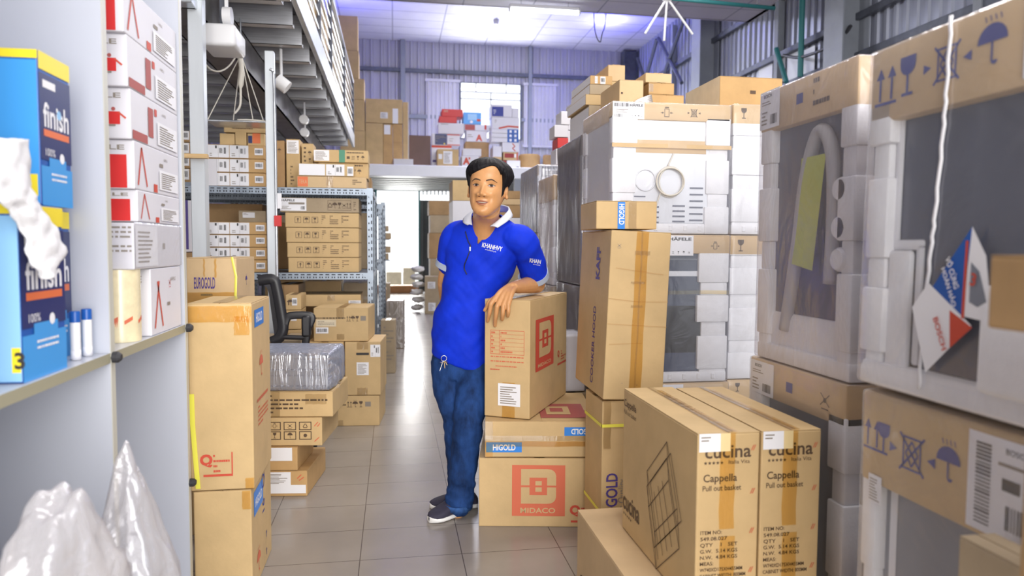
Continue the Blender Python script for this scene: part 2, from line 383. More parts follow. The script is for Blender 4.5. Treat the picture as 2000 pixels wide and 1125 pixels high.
class Ink:
    def __init__(s): s.bm = NB()
    def poly(s, pts, f, mi=0):
        try:
            fc = s.bm.faces.new([s.bm.verts.new(f(x, y)) for x, y in pts]); fc.material_index = mi
        except ValueError: pass
    def text(s, st, x, y, h, f, w=None, rot=0, bold=0.0, center=False, mi=0):
        vs, fs, tw = text_poly(st, bold); sx = (w/tw) if w else h/.72; sy = h/.72
        ca, sa = math.cos(R(rot)), math.sin(R(rot)); off = -tw*sx/2 if center else 0
        vv = []
        for (a, b) in vs:
            a2, b2 = a*sx+off, b*sy
            vv.append(s.bm.verts.new(f(x+a2*ca-b2*sa, y+a2*sa+b2*ca)))
        for q in fs:
            try: fc = s.bm.faces.new([vv[i] for i in q]); fc.material_index = mi
            except ValueError: pass
def face_map(face, w, d, h, off):
    """2D face coordinates in metres (u right, v up as seen from outside) -> local coordinates; origin of the box at its bottom centre"""
    if face == 'f': return lambda u, v: Vector((u-w/2, -d/2-off, v))
    if face == 'b': return lambda u, v: Vector((w/2-u, d/2+off, v))
    if face == 'r': return lambda u, v: Vector((w/2+off, u-d/2, v))
    if face == 'l': return lambda u, v: Vector((-w/2-off, d/2-u, v))
    return lambda u, v: Vector((u-w/2, v-d/2, h+off))
def fdims(face, w, d, h): return {'f': (w, h), 'b': (w, h), 'r': (d, h), 'l': (d, h), 't': (w, d)}[face]
def deco(root, w, d, h, marks, base_off=.0):
    """labels and tapes become parts of their own; all ink of one colour on one box becomes one part"""
    inks = {}
    for mi_, mk in enumerate(marks):
        base_off += .00004
        k, face = mk[0], mk[1]; W, H = fdims(face, w, d, h)
        if k in 'TROSDGZ':
            col = mk[2]
            ik = inks.setdefault(col, Ink()); f = face_map(face, w, d, h, .0012+base_off)
            if k == 'T':
                st, u, v, hh = mk[3:7]; kw = mk[7] if len(mk) > 7 else {}
                kw = dict(kw)
                if 'w' in kw: kw['w'] *= (W if not kw.get('rot') or abs(kw.get('rot')) % 180 < 45 else H)
                ik.text(st, u*W, v*H, hh*H, f, **kw)
            elif k == 'R': u0, v0, u1, v1 = mk[3:7]; ik.poly(rect(u0*W, v0*H, u1*W, v1*H), f)
            elif k == 'O':
                u0, v0, u1, v1, t = mk[3:8]
                for p in frame_(u0*W, v0*H, u1*W, v1*H, t*H): ik.poly(p, f)
            elif k == 'S':
                kind, u, v, s_ = mk[3:7]
                for p in sym(kind): ik.poly([(u*W+x*s_*H, v*H+y*s_*H) for x, y in p], f)
            elif k == 'D':
                u0, v0, u1, v1 = mk[3:7]
                for p in logo_d(): ik.poly([(W*(u0+(u1-u0)*x), H*(v0+(v1-v0)*y)) for x, y in p], f)
            elif k == 'G':   # rows of small print
                u0, v0, u1, v1, rows = mk[3:8]; rr = random.Random(int(u0*1000)+rows)
                for i in range(rows):
                    vv = v1-(v1-v0)*(i+.5)/rows; t = (v1-v0)/rows*.42; u = u0
                    while u < u1-.01:
                        l = rr.uniform(.03, .12)*(u1-u0); e = min(u+l, u1)
                        ik.poly(rect(u*W, vv*H-t*H/2, e*W, vv*H+t*H/2), f); u = e+.02*(u1-u0)
                        if rows > 2 and rr.random() < .12: break
            elif k == 'Z':   # free line list in face fractions
                for (a, b, c, e) in mk[3]: ik.poly(line(a*W, b*H, c*W, e*H, mk[4]*H), f)
        elif k == 'L':
            u0, v0, u1, v1 = mk[2:6]; style = mk[6] if len(mk) > 6 else 'bar'
            ik = Ink(); f = face_map(face, w, d, h, .0022+base_off); g = face_map(face, w, d, h, .0030+base_off)
            ik.poly(rect(u0*W, v0*H, u1*W, v1*H), f)
            lw, lh = (u1-u0)*W, (v1-v0)*H; X = lambda a: u0*W+a*lw; Yv = lambda b: v0*H+b*lh
            rr = random.Random(int(u0*997+v0*331)+len(marks))
            def bars(a0, b0, a1, b1, n):
                for i in range(n):
                    a = a0+(a1-a0)*i/n; t = (a1-a0)/n*rr.choice((.35, .55, .75)); ik.poly(rect(X(a), Yv(b0), X(a+t), Yv(b1)), g, 1)
            def rows(a0, b0, a1, b1, n):
                for i in range(n):
                    b = b0+(b1-b0)*(i+.2)/n; e = a0+(a1-a0)*rr.uniform(.5, 1); ik.poly(rect(X(a0), Yv(b), X(e), Yv(b+(b1-b0)/n*.4)), g, 2)
            if style == 'bar': bars(.1, .25, .9, .8, 14)
            elif style == 'rows': rows(.1, .08, .9, .9, 8)
            elif style == 'top':
                rows(.06, .55, .5, .9, 2)
            elif style == 'haf':
                bars(.05, .72, .50, .93, 16); ik.text('HÄFELE', X(.54), Yv(.75), lh*.15, g, w=lw*.42, bold=.03, mi=1)
                rows(.1, .35, .5, .6, 3); bars(.05, .08, .3, .28, 12)
                for i in range(4):
                    for p in sym(('up', 'glass', 'umb', 'nohand')[i]): ik.poly([(X(.62+.1*i)+x*lh*.13, Yv(.16)+y*lh*.13) for x, y in p], g, 1)
            elif style == 'haftop':
                bars(.05, .25, .50, .8, 16); ik.text('HÄFELE', X(.54), Yv(.33), lh*.36, g, w=lw*.42, bold=.03, mi=1)
            elif style == 'bosch':
                ik.text('BOSCH', X(.2), Yv(.82), lh*.09, g, bold=.03, mi=1); rows(.1, .62, .7, .75, 2); bars(.55, .1, .9, .35, 9); rows(.1, .1, .4, .5, 4)
            elif style == 'boschwide':
                for i in range(22):
                    b = .08+.84*i/22; ik.poly(rect(X(.06), Yv(b), X(.17), Yv(b+.84/22*rr.choice((.4, .6)))), g, 1)
                ik.text('BOSCH', X(.27), Yv(.86), lh*.06, g, mi=1); rows(.22, .72, .48, .8, 1); ik.poly(rect(X(.25), Yv(.50), X(.37), Yv(.62)), g, 1)
                bars(.28, .12, .46, .36, 9); ik.poly(rect(X(.53), Yv(.04), X(.535), Yv(.97)), g, 2)
                for p in (arc(X(.59), Yv(.82), lh*.07, 0, 360, 14)[:-1],): ik.poly(p, g, 2)
                ik.text('BOSCH', X(.68), Yv(.76), lh*.12, g, bold=.03, mi=1); ik.poly(rect(X(.55), Yv(.66), X(.98), Yv(.675)), g, 2)
                ik.text('SMI68NS', X(.54), Yv(.48), lh*.11, g, w=lw*.44, bold=.03, mi=1); rows(.55, .08, .9, .34, 4)
            elif style == 'hafwide':
                ik.text('HÄFELE', X(.06), Yv(.74), lh*.16, g, w=lw*.5, bold=.03, mi=1); ik.poly(rect(X(.32), Yv(.5), X(.93), Yv(.66)), g, 2); rows(.05, .1, .5, .4, 3); bars(.78, .1, .95, .36, 8)
            elif style == 'split': ik.poly(rect(X(.5), Yv(0), X(.508), Yv(1)), g, 2); bars(.56, .35, .7, .75, 6); bars(.76, .3, .86, .8, 5); rows(.1, .1, .3, .4, 2); ik.poly(rect(X(.36), Yv(.72), X(.44), Yv(.95)), g, 1)
            o = link('label', ik.bm, ['paper', 'ink_black', 'ink_grey'], root)
        elif k == 'P':
            u0, v0, u1, v1 = mk[2:6]; mt = mk[6] if len(mk) > 6 else 'tape_brown'
            ik = Ink(); f = face_map(face, w, d, h, .0016+base_off)
            n = 5; vert = (v1-v0)*H > (u1-u0)*W
            for i in range(n):   # slightly wavy strip
                a, b = i/n, (i+1)/n; j = lambda t: .0015*math.sin(t*17+u0*40)
                q = ([(u0*W+j(a), v0*H+(v1-v0)*H*a), (u1*W+j(a), v0*H+(v1-v0)*H*a), (u1*W+j(b), v0*H+(v1-v0)*H*b), (u0*W+j(b), v0*H+(v1-v0)*H*b)] if vert else
                     [(u0*W+(u1-u0)*W*a, v0*H+j(a)), (u0*W+(u1-u0)*W*b, v0*H+j(b)), (u0*W+(u1-u0)*W*b, v1*H+j(b)), (u0*W+(u1-u0)*W*a, v1*H+j(a))])
                ik.poly(q, f)
            link('tape', ik.bm, mt, root)
    for c, ik in inks.items(): link('printed_lettering', ik.bm, c, root)

def carton(label, x0, x1, y0, y1, z0, z1, m='card', rot=0, group=None, marks=(), name='cardboard_box', cat='box', tape='tape_brown', plain=False, tilt=(0, 0), sag=.002, pivot=None):
    w, d, h = x1-x0, y1-y0, z1-z0-.003
    bm = NB(); abox(bm, -w/2, w/2, -d/2, d/2, 0, h-.002, bev=min(.004, .06*min(w, d, h)), seg=2)
    if not plain:   # two top flaps with a seam, flaps folded over
        long_x = w >= d
        if long_x: abox(bm, -w/2+.001, w/2-.001, -d/2+.001, -.0015, h-.002, h); abox(bm, -w/2+.001, w/2-.001, .0015, d/2-.001, h-.002, h)
        else: abox(bm, -w/2+.001, -.0015, -d/2+.001, d/2-.001, h-.002, h); abox(bm, .0015, w/2-.001, -d/2+.001, d/2-.001, h-.002, h)
    cx, cy = (x0+x1)/2, (y0+y1)/2
    if rot:   # turn about the front-left or front-right bottom corner so that the seen corner stays put
        px = x0 if pivot == 'l' else (x1 if pivot == 'r' else cx); py = y0 if pivot in ('l', 'r') else cy
        c, s = math.cos(R(rot)), math.sin(R(rot)); dx, dy = cx-px, cy-py
        cx, cy = px+dx*c-dy*s, py+dx*s+dy*c
    o = link(name, bm, m)
    o.location = (cx, cy, z0); o.rotation_euler = (R(tilt[0]), R(tilt[1]), R(rot))
    tag(o, label, cat, group)
    mk = list(marks)
    if tape and not plain:
        t = .024
        if w >= d: mk += [('P', 't', 0, .5-t/d, 1, .5+t/d, tape)]
        else: mk += [('P', 't', .5-t/w, 0, .5+t/w, 1, tape)]
    deco(o, w, d, h, mk)
    return o
def cf(label, xl, yt, xr, yb, Y, dep, z0=None, z1=None, **k):
    """carton whose front face fills a rectangle of the photo at depth Y"""
    a, b, c, e = fb(xl, yt, xr, yb, Y)
    return carton(label, a, b, Y, Y+dep, c if z0 is None else z0, e if z1 is None else z1, **k)
def top(o): return o.location.z + max(v.co.z for v in o.data.vertices)
# ================================================================== the setting
def quad(bm, pts, mi=0):
    f = bm.faces.new([bm.verts.new(p) for p in pts]); f.material_index = mi; return f
bm = NB(); quad(bm, [(-6, -4, 0), (7, -4, 0), (7, 19.3, 0), (-6, 19.3, 0)]); struct('floor', bm, 'floor_tile')
bm = NB(); quad(bm, [(-14, 19.3, -.02), (14, 19.3, -.02), (14, 34, -.02), (-14, 34, -.02)]); struct('ground_outside', bm, 'outside_ground')
RX = 6.56; BY = 19.2; CZ = 6.56; NZ = 5.41
def corrug_x(bm, x0, x1, z0, z1, y, per=.19, dep=.045, rib=.055):
    """profiled sheet across X, ribs vertical"""
    xs = []; x = x0
    while x < x1-1e-4:
        for dx, dy in ((0, 0), (per-rib-.03, 0), (per-rib-.015, -dep), (per-.015, -dep)):
            if x+dx < x1: xs.append((x+dx, y+dy))
        x += per
    xs.append((x1, y))
    a = [bm.verts.new((p[0], p[1], z0)) for p in xs]; b = [bm.verts.new((p[0], p[1], z1)) for p in xs]
    for i in range(len(xs)-1): bm.faces.new((a[i], a[i+1], b[i+1], b[i]))
def corrug_y(bm, y0, y1, z0, z1, x, per=.19, dep=.03, rib=.055):
    n0 = NB(); corrug_x(n0, y0, y1, z0, z1, 0, per, dep, rib)
    mp = {}
    for v in n0.verts: mp[v] = bm.verts.new((x+v.co.y, v.co.x, v.co.z))
    for f in n0.faces: bm.faces.new([mp[v] for v in f.verts])
    n0.free()
DX0, DX1, DZ = -.42, 1.62, 2.70          # back doorway
WX0, WX1, WZ0, WZ1 = 1.75, 3.40, 4.1, 5.56  # back window
bm = NB()
for x0, x1, z0, z1 in ((-6, DX0, 0, CZ), (DX0, DX1, DZ, CZ), (DX1, WX0, 0, CZ), (WX0, WX1, 0, WZ0), (WX0, WX1, WZ1, CZ), (WX1, RX, 0, CZ)):
    corrug_x(bm, x0, x1, z0, z1, BY)
struct('wall_back', bm, 'sheet_back')
bm = NB(); corrug_y(bm, -4, BY, 0, 3.35, RX); corrug_y(bm, -4, BY, 3.35, 8, RX); struct('wall_right', bm, 'sheet_right')
bm = NB(); quad(bm, [(-6, -4, 0), (-6, BY, 0), (-6, BY, 7), (-6, -4, 7)]); struct('wall_left', bm, 'plaster')
bm = NB(); abox(bm, -6, RX+.2, 12.62, BY+.1, CZ, CZ+.06); struct('ceiling_back', bm, 'ceiling_tile_back')
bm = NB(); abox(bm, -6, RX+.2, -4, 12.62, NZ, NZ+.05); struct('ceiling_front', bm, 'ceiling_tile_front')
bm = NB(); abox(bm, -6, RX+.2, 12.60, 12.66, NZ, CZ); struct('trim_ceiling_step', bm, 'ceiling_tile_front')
# girts and trims of the back wall
k = 1
for z in (5.80, 4.62, 3.55):
    bm = NB()
    if z > WZ0 and z < WZ1: abox(bm, -5, WX0, BY-.1, BY-.035, z-.05, z+.05, .006); abox(bm, WX1, RX, BY-.1, BY-.035, z-.05, z+.05, .006)
    else: abox(bm, -5, RX, BY-.1, BY-.035, z-.05, z+.05, .006)
    struct('trim_%d' % k, bm, 'iron' if z == 5.80 else 'column_grey'); k += 1
for x, w in ((.26, .12), (3.62, .10)):
    bm = NB(); abox(bm, x-w/2, x+w/2, BY-.16, BY-.035, 2.7, CZ, .006); struct('pillar_back', bm, 'column_grey')
# window: frame with bars, pale shutters slid aside
bm = NB()
for a in (WX0, WX1): abox(bm, a-.03, a+.03, BY-.05, BY+.03, WZ0, WZ1)
for z in (WZ0, WZ1, WZ1-.24, WZ1-.42): abox(bm, WX0, WX1, BY-.03, BY+.0, z-.010, z+.010)
for i, z0, z1 in ((.26, WZ1-.24, WZ1), (.75, WZ1-.24, WZ1), (.5, WZ1-.42, WZ1-.24), (.5, WZ0, WZ1-.42)):
    x = WX0+(WX1-WX0)*i; abox(bm, x-.012, x+.012, BY-.03, BY, z0, z1)
wf = struct('window_1', bm, 'iron')
bm = NB(); abox(bm, WX0, WX1, BY+.0, BY+.006, WZ0, WZ1); struct('window_pane', bm, 'pane', wf)
for nm, x0, x1 in (('a', .86, 1.72), ('b', 3.46, 4.35)):
    bm = NB(); corrug_x(bm, x0, x1, 3.95, 5.55, BY-.09, per=.11, dep=.02, rib=.05); abox(bm, x0-.03, x1+.03, BY-.13, BY-.07, 5.53, 5.60); abox(bm, x0-.03, x1+.03, BY-.13, BY-.07, 3.9, 3.96)
    struct('window_shutter', bm, 'sheet_shutter')
# back doorway: frame, dark sliding leaf on the right, sill and yard outside
bm = NB()
abox(bm, DX0-.06, DX0, BY-.06, BY+.08, 0, DZ); abox(bm, DX1, DX1+.06, BY-.06, BY+.08, 0, DZ); abox(bm, .655, .70, BY-.03, BY+.05, 0, DZ)
struct('door_frame', bm, 'teal_paint')
bm = NB(); corrug_x(bm, .70, 1.95, .02, 2.44, BY-.06, per=.10, dep=.03, rib=.04); abox(bm, .70, 1.95, BY-.05, BY-.03, .02, 2.44); struct('door_1', bm, 'sheet_door')
bm = NB(); abox(bm, DX0, .66, BY-.35, BY-.04, 0, .21, .01); struct('door_sill', bm, 'sill_wood')
bm = NB()
for i in range(9):
    x = .76+.1*i; abox(bm, x, x+.035, BY-.12, BY-.10, 2.58, 2.70)
struct('door_top_trim', bm, 'deck_metal')
bm = NB(); quad(bm, [(-6, -4, 0), (-.1, -4, 0), (-.1, -4, 6), (-6, -4, 6)]); struct('front_light_block', bm, 'plaster')  # unseen panel added to keep daylight off the left-facing carton sides
carton('pale carton standing outside the open back door, left one', -.20, .22, 20.4, 20.9, 0, .50, m='card_cream', group='cartons outside the back door', plain=True)
carton('pale carton standing outside the open back door, right one', .27, .60, 20.4, 20.9, 0, .62, m='card_cream', group='cartons outside the back door', plain=True)
# right wall: girts, posts, columns, braces
for i, (z, m_) in enumerate(((5.46, 'iron'), (4.50, 'iron'), (3.95, 'iron'))):
    bm = NB(); abox(bm, RX-.12, RX-.035, -4, BY, z-.05, z+.05, .006); struct('trim_%d' % k, bm, m_); k += 1
for y, w, m_ in ((18.9, .3, 'iron'), (14.1, .42, 'column_grey'), (9.4, .44, 'column_grey'), (4.6, .44, 'column_grey')):
    bm = NB()
    abox(bm, RX-.45, RX-.43, y-w/2, y+w/2, 0, 6.5); abox(bm, RX-.06, RX-.04, y-w/2, y+w/2, 0, 6.5); abox(bm, RX-.43, RX-.06, y-.012, y+.012, 0, 6.5)
    struct('column', bm, m_)
for y in (16.2, 11.5, 7.2):
    bm = NB(); abox(bm, RX-.14, RX-.04, y-.06, y+.06, 0, 6.4); struct('pillar_right', bm, 'column_grey')
for a, b in (((RX-.2, 18.6, 4.6), (RX-.2, 17.0, 6.3)), ((RX-.2, 17.2, 4.7), (RX-.2, 18.4, 6.2)), ((RX-.2, 16.9, 5.0), (RX-.2, 15.2, 6.4)), ((RX-.2, 16.9, 6.3), (RX-.2, 15.4, 4.9))):
    bm = NB(); tube(bm, [a, b], .045, 6); struct('beam_brace', bm, 'iron')
def ipt(px, py, dx=.25): return pX(px, py, RX-dx)
bm = NB(); tube(bm, [ipt(1568, -30), ipt(1563, 150)], .045, 8); struct('beam_green_post', bm, 'teal_paint')
bm = NB(); tube(bm, [ipt(1516, 95), ipt(1536, 160)], .04, 8); struct('beam_green_brace', bm, 'teal_paint')
bm = NB()
for x0, x1, y0, y1 in ((1482, 1508, 128, 160), (1512, 1533, 118, 158), (1538, 1562, 108, 155), (1567, 1590, 100, 150)):
    a, b = pX(x0, y0, RX-.045), pX(x1, y1, RX-.045); quad(bm, [(RX-.045, a.y, a.z), (RX-.045, b.y, a.z), (RX-.045, b.y, b.z), (RX-.045, a.y, b.z)])
struct('window_2', bm, 'platform_white')
o = link('wall_cable', (lambda b: (tube(b, smoothpath([ipt(1530, 108), ipt(1560, 112), ipt(1600, 100), ipt(1640, 78), ipt(1662, 50)]), .025, 6), b)[1])(NB()), 'cable_dark')
tag(o, 'dark cable sagging along the right wall girt behind the tall wrapped appliances', 'cable')
# ---------------------------------------------------------------- back platform
PY0, PZ = 15.0, 2.905
bm = NB(); abox(bm, -1.4, RX-.5, PY0, PY0+.14, 2.665, PZ, .01); struct('beam_platform_edge', bm, 'platform_white')
bm = NB()
abox(bm, -1.4, RX-.5, PY0+.14, BY-.05, PZ-.05, PZ)
struct('platform_slab', bm, 'platform_white')
bm = NB()
for x0, x1 in ((-1.4, .95), (.95, RX-.5)):   # ribbed deck seen from below
    n0 = NB(); y = PY0+.16
    while y < BY-.1:
        for dy, z in ((0, 2.84), (.30, 2.84), (.32, 2.69), (.44, 2.69), (.45, 2.84)): n0.verts.new((0, y+dy, z+(.012 if x0 > 0 else 0)))
        y += .47
    n0.verts.ensure_lookup_table(); cs = [v.co.copy() for v in n0.verts]; n0.free()
    for a, b in zip(cs, cs[1:]): quad(bm, [(x0, a.y, a.z), (x1, a.y, a.z), (x1, b.y, b.z), (x0, b.y, b.z)])
struct('platform_deck_underside', bm, 'deck_metal')
for x in (-1.3, 2.6, 5.8):
    bm = NB(); abox(bm, x-.07, x+.07, PY0+.01, PY0+.15, 0, 2.67); struct('platform_post', bm, 'column_grey')
# ---------------------------------------------------------------- mezzanine on the left
MZ = 2.85; S = 1/1400/.000238  # joist bottoms
mez = empty('mezzanine', (-2.5, 9, MZ)); mez['kind'] = 'structure'
def mpart(name, bm, m):
    for v in bm.verts: v.co -= Vector((-2.5, 9, MZ))
    return link(name, bm, m, mez)
js = .5335; y0j = 5.0
for i in range(14):
    y = y0j+js*i; bm = NB(); x1 = -.72; x0 = -5.9
    # lipped channel joist: web, top and bottom flanges, lip
    abox(bm, x0, x1, y, y+.004, MZ, MZ+.24); abox(bm, x0, x1, y, y+.085, MZ, MZ+.004); abox(bm, x0, x1, y, y+.085, MZ+.236, MZ+.24); abox(bm, x0, x1, y+.081, y+.085, MZ, MZ+.03)
    mpart('joist', bm, 'galv_streak')
bm = NB(); abox(bm, -5.9, -.70, 4.6, 12.9, MZ+.24, MZ+.262); mpart('deck', bm, 'plank_dark')
bm = NB(); abox(bm, -.70, -.66, 4.6, 12.9, MZ+.10, MZ+.31, .004); mpart('edge_beam', bm, 'steel_white')
bm = NB()   # main beam: boxed from two channels
abox(bm, -1.34, -1.33, 4.4, 12.9, MZ-.26, MZ); abox(bm, -1.12, -1.11, 4.4, 12.9, MZ-.26, MZ); abox(bm, -1.34, -1.11, 4.4, 12.9, MZ-.26, MZ-.245); abox(bm, -1.34, -1.11, 4.4, 12.9, MZ-.012, MZ)
mpart('main_beam', bm, 'beam_dark')
bm = NB(); abox(bm, -1.34, -1.10, 4.3, 4.42, MZ-.26, MZ+.24, .004); mpart('beam_end_plate', bm, 'galv')
bm = NB(); abox(bm, -.75, -.66, 4.55, 5.0, MZ, MZ+.24); mpart('edge_stub', bm, 'galv')
def post(xl, yt, xr, Y, m, zt, nm='mezzanine_post', shift=0):
    a, b = pY(xl, 300, Y).x, pY(xr, 300, Y).x; bm = NB(); w = b-a
    abox(bm, a, b, Y, Y+w*1.0, 0, zt, .004)
    abox(bm, a-.05, b+.05, Y-.05, Y+w+.05, 0, .012)
    struct(nm, bm, m)
post(371, 0, 400, 4.42, 'steel_white', MZ)
post(519, 170, 537, 5.40-.15, 'steel_white', MZ-.26)
# railing along the mezzanine edge
rail = empty('railing', (-.68, 9, MZ+.31)); tag(rail, 'galvanised railing with parallel rods along the edge of the left mezzanine', 'railing')
def rp(name, bm, m):
    for v in bm.verts: v.co -= Vector((-.68, 9, MZ+.31))
    return link(name, bm, m, rail)
RT = .86
bm = NB(); abox(bm, -.70, -.66, 4.6, 12.8, MZ+.31+RT, MZ+.31+RT+.05, .006); rp('top_rail', bm, 'galv')
for i in range(6):
    z = MZ+.31+.10+.125*i; bm = NB(); tube(bm, [(-.68, 4.6, z), (-.68, 12.8, z)], .010, 8); rp('rod', bm, 'galv')
for y in (4.62, 7.05, 8.30, 10.5, 12.78):
    bm = NB(); abox(bm, -.70, -.66, y-.02, y+.02, MZ+.31, MZ+.31+RT); rp('post', bm, 'iron')
# cartons and bundles kept on the mezzanine behind the railing
rr = random.Random(3); y = 4.7; n = 0
mat('bundle_cream', (.70, .64, .50), .6, var=.15, scale=9)
cc = ['second', 'third', 'fourth', 'fifth', 'sixth', 'seventh', 'eighth', 'ninth', 'tenth', 'eleventh', 'twelfth', 'thirteenth', 'fourteenth', 'fifteenth', 'sixteenth', 'seventeenth', 'eighteenth', 'nineteenth']
while y < 12.6:
    d = rr.uniform(.36, .5)
    if y > 7.6 and y < 8.1: y += .35; continue
    z = MZ+.262; nlay = 3 if y > 8 else 2
    nth = 'nearest' if n == 0 else cc[n-1]+' from the near end'
    for lay in range(nlay):
        h = rr.uniform(.26, .32) if nlay == 3 else rr.uniform(.42, .5)
        lv = ['bottom', 'upper' if nlay == 2 else 'middle', 'top'][lay]
        carton('cream carton behind the mezzanine railing, %s layer, %s' % (lv, nth), -1.20, -.76-rr.uniform(0, .03), y, y+d-.03, z, z+h, m=('card_cream', 'bundle_cream', 'card_pale')[rr.randrange(3)], group='cartons behind the mezzanine railing', tape='tape_clear', marks=[('P', 'r', .42, 0, .58, 1, 'tape_brown')])
        z += h+.001
    y += d; n += 1
# tall stack of brown cartons at the far end, standing on the back platform
z = PZ+.001
for i, (xl, xr, yt, yb) in enumerate(((698, 713, 245, 312), (690, 712, 184, 245), (691, 711, 143, 184), (684, 700, 88, 143), (682, 698, 20, 88))):
    a, b, c, e = fb(xl, yt, xr, yb, 15.1); h = e-c
    carton('brown carton in the tall stack past the mezzanine railing, %s' % ('at the bottom', 'second from the bottom', 'in the middle', 'second from the top', 'at the top')[i], a-.35, b, 15.2, 15.6, z, z+h, m='card', group='cartons past the railing end'); z += h+.0005

# ================================================================== white shelf unit on the left
SX, SZ = -.68, .985   # front plane, shelf height
sh = empty('display_shelf', (SX-.2, 1.9, 0)); tag(sh, 'white melamine shelf unit holding detergent and white boxes, left edge of the photo', 'shelf')
def sp(name, x0, x1, y0, y1, z0, z1, m='melamine', bev=.0015):
    bm = NB(); abox(bm, x0, x1, y0, y1, z0, z1, bev)
    for v in bm.verts: v.co -= Vector((SX-.2, 1.9, 0))
    return link(name, bm, m, sh)
BX = SX-.26
for nm, y in (('side_panel', 1.245), ('divider_panel', 1.865), ('side_panel', 2.50)):
    p = sp(nm, BX, SX, y, y+.026, 0, 2.6)
    e = sp('edge_strip', SX, SX+.0015, y, y+.026, 0, 2.6, 'edge_band', 0); 
    for zz in (SZ-.012, .45):
        bm = NB(); lathe(bm, [(.0, 0), (.014, 0), (.014, .012), (.008, .02), (0, .02)], n=12)
        o = link('knob', bm, 'rubber', sh); o.rotation_euler = (0, R(90), 0); o.location = (SX-(SX-.2)+.001, y+.013-1.9, zz)
sp('back_panel', BX-.012, BX, 1.245, 2.526, 0, 2.6)
for y0, y1 in ((1.272, 1.863), (1.893, 2.498)):
    p = sp('shelf_board', BX, SX-.001, y0, y1, SZ-.024, SZ); sp('shelf_edge', SX-.001, SX+.001, y0, y1, SZ-.024, SZ, 'shelf_edge', 0)
    sp('shelf_board', BX, SX-.001, y0, y1, .08, .104)
# detergent boxes
def detergent(label, x0, x1, y0, y1, z0, z1, side='r', front_blue='blue_light', rot=0):
    w, d, h = x1-x0, y1-y0, z1-z0
    bm = NB(); abox(bm, -w/2, w/2, -d/2, d/2, 0, h, .003, seg=2)
    o = link('detergent_box', bm, 'blue_box'); o.location = ((x0+x1)/2, (y0+y1)/2, z0); o.rotation_euler = (0, 0, R(rot)); tag(o, label, 'detergent box', 'detergent boxes on the shelf')
    deco(o, w, d, h, [('R', 'f', front_blue, 0.01, .01, .99, .93), ('R', 'f', 'yellow', .72, .06, .97, .2),
        ('R', 'r', 'navy', .0, .3, 1, .86), ('R', 'r', 'yellow', 0, .88, 1, .995), ('R', 'r', 'blue_light', 0, .0, 1, .26), ('R', 'r', 'blue_light', .25, .26, .8, .32),
        ('R', 'f', 'yellow', 0, .94, 1, .995)], 0)
    deco(o, w, d, h, [('T', 'r', 'paper', 'finish', .1, .52, .16, {'bold': .02, 'w': .82}), ('R', 'r', 'label_orange', .1, .455, .92, .50), ('R', 'r', 'paper', .1, .77, .5, .82),
        ('S', 'r', 'blue_pale', 'disc', .6, .62, .1), ('T', 'r', 'paper', '100%', .14, .33, .05, {}), ('S', 'r', 'paper', 'disc', .66, .33, .11), ('G', 'r', 'paper', .3, .16, .8, .23, 2), ('T', 'f', 'ink_black', '3', .80, .085, .09, {'bold': .03})], .0006)
    return o
zt = SZ+.0005
lo = pX(130, 400, SX-.02)
ya, yb = pX(45, 740, SX-.012).y, pX(130, 715, SX-.012).y; h1 = pX(85, 402, SX-.012).z-zt
d1 = detergent('blue detergent box at front of the shelf beside two marker bottles', SX-.075, SX-.012, ya, yb, zt, zt+h1, front_blue='blue_pale')
yd = min(1.855, pX(145, 500, SX-.08).y)
d2 = detergent('blue detergent box standing behind the front one, under the top box', SX-.21, SX-.08, max(1.28, yd-.14), yd, zt, zt+h1)
yu, yv = pX(72, 95, SX-.02).y, pX(134, 160, SX-.02).y
d3 = detergent('upper blue detergent box resting across the two boxes below it', SX-.21, SX-.02, yu, yv, zt+h1+.002, pX(72, 95, SX-.02).z)
# white foam sleeve draped over the front detergent box
bm = NB(); FX = SX+.010
la = smoothpath([pX(-30, 268, FX), pX(-26, 330, FX), pX(-8, 385, FX), pX(22, 420, FX), pX(46, 465, FX), pX(56, 510, FX), pX(80, 545, FX)], 6)
ra = smoothpath([pX(52, 272, FX), pX(55, 335, FX), pX(62, 378, FX), pX(80, 408, FX), pX(104, 446, FX), pX(124, 492, FX), pX(90, 542, FX)], 6)
G = []
for i, (p, q) in enumerate(zip(la, ra)):
    G.append([bm.verts.new(p.lerp(q, j/10)+Vector((.012*math.sin(math.pi*j/10)+.008*noise.noise(Vector((i*.35, j*.5, 2))), 0, .002*noise.noise(Vector((i*.5, j*.5, 7)))))) for j in range(11)])
for a_, b_ in zip(G, G[1:]):
    for j in range(10): bm.faces.new((a_[j], a_[j+1], b_[j+1], b_[j]))
o = link('foam_sleeve', bm, 'foam', smooth=True); md = o.modifiers.new('t', 'SOLIDIFY'); md.thickness = .004
o; tag(o, 'white foam sleeve hanging down over the front of the detergent boxes', 'packaging sleeve')
# marker bottles
for i, (px, lab) in enumerate(((147, 'left of two white bottles with blue caps beside the detergent box'), (170, 'right of two white bottles with blue caps beside the detergent box'))):
    p = pZ(px, 697-6*i, SZ); bm = NB(); r_ = .0105
    lathe(bm, [(0, 0), (r_, 0), (r_, .085), (r_*.9, .087), (0, .087)], n=16)
    b = link('marker_bottle', bm, 'white_plastic', smooth=True, auto=40); b.location = (SX-.035, pX(px, 650, SX-.035).y, SZ+.001)
    bm = NB(); lathe(bm, [(r_*1.06, .086), (r_*1.06, .108), (r_*.95, .111), (0, .111)], n=16); link('cap', bm, 'navy' if False else 'blue_box', b, smooth=True, auto=40)
    bm = NB(); lathe(bm, [(r_*1.03, 0.0), (r_*1.03, .022)], n=16); link('label_band', bm, 'appliance_white', b, smooth=True)
    tag(b, lab, 'bottle', 'white bottles with blue caps')
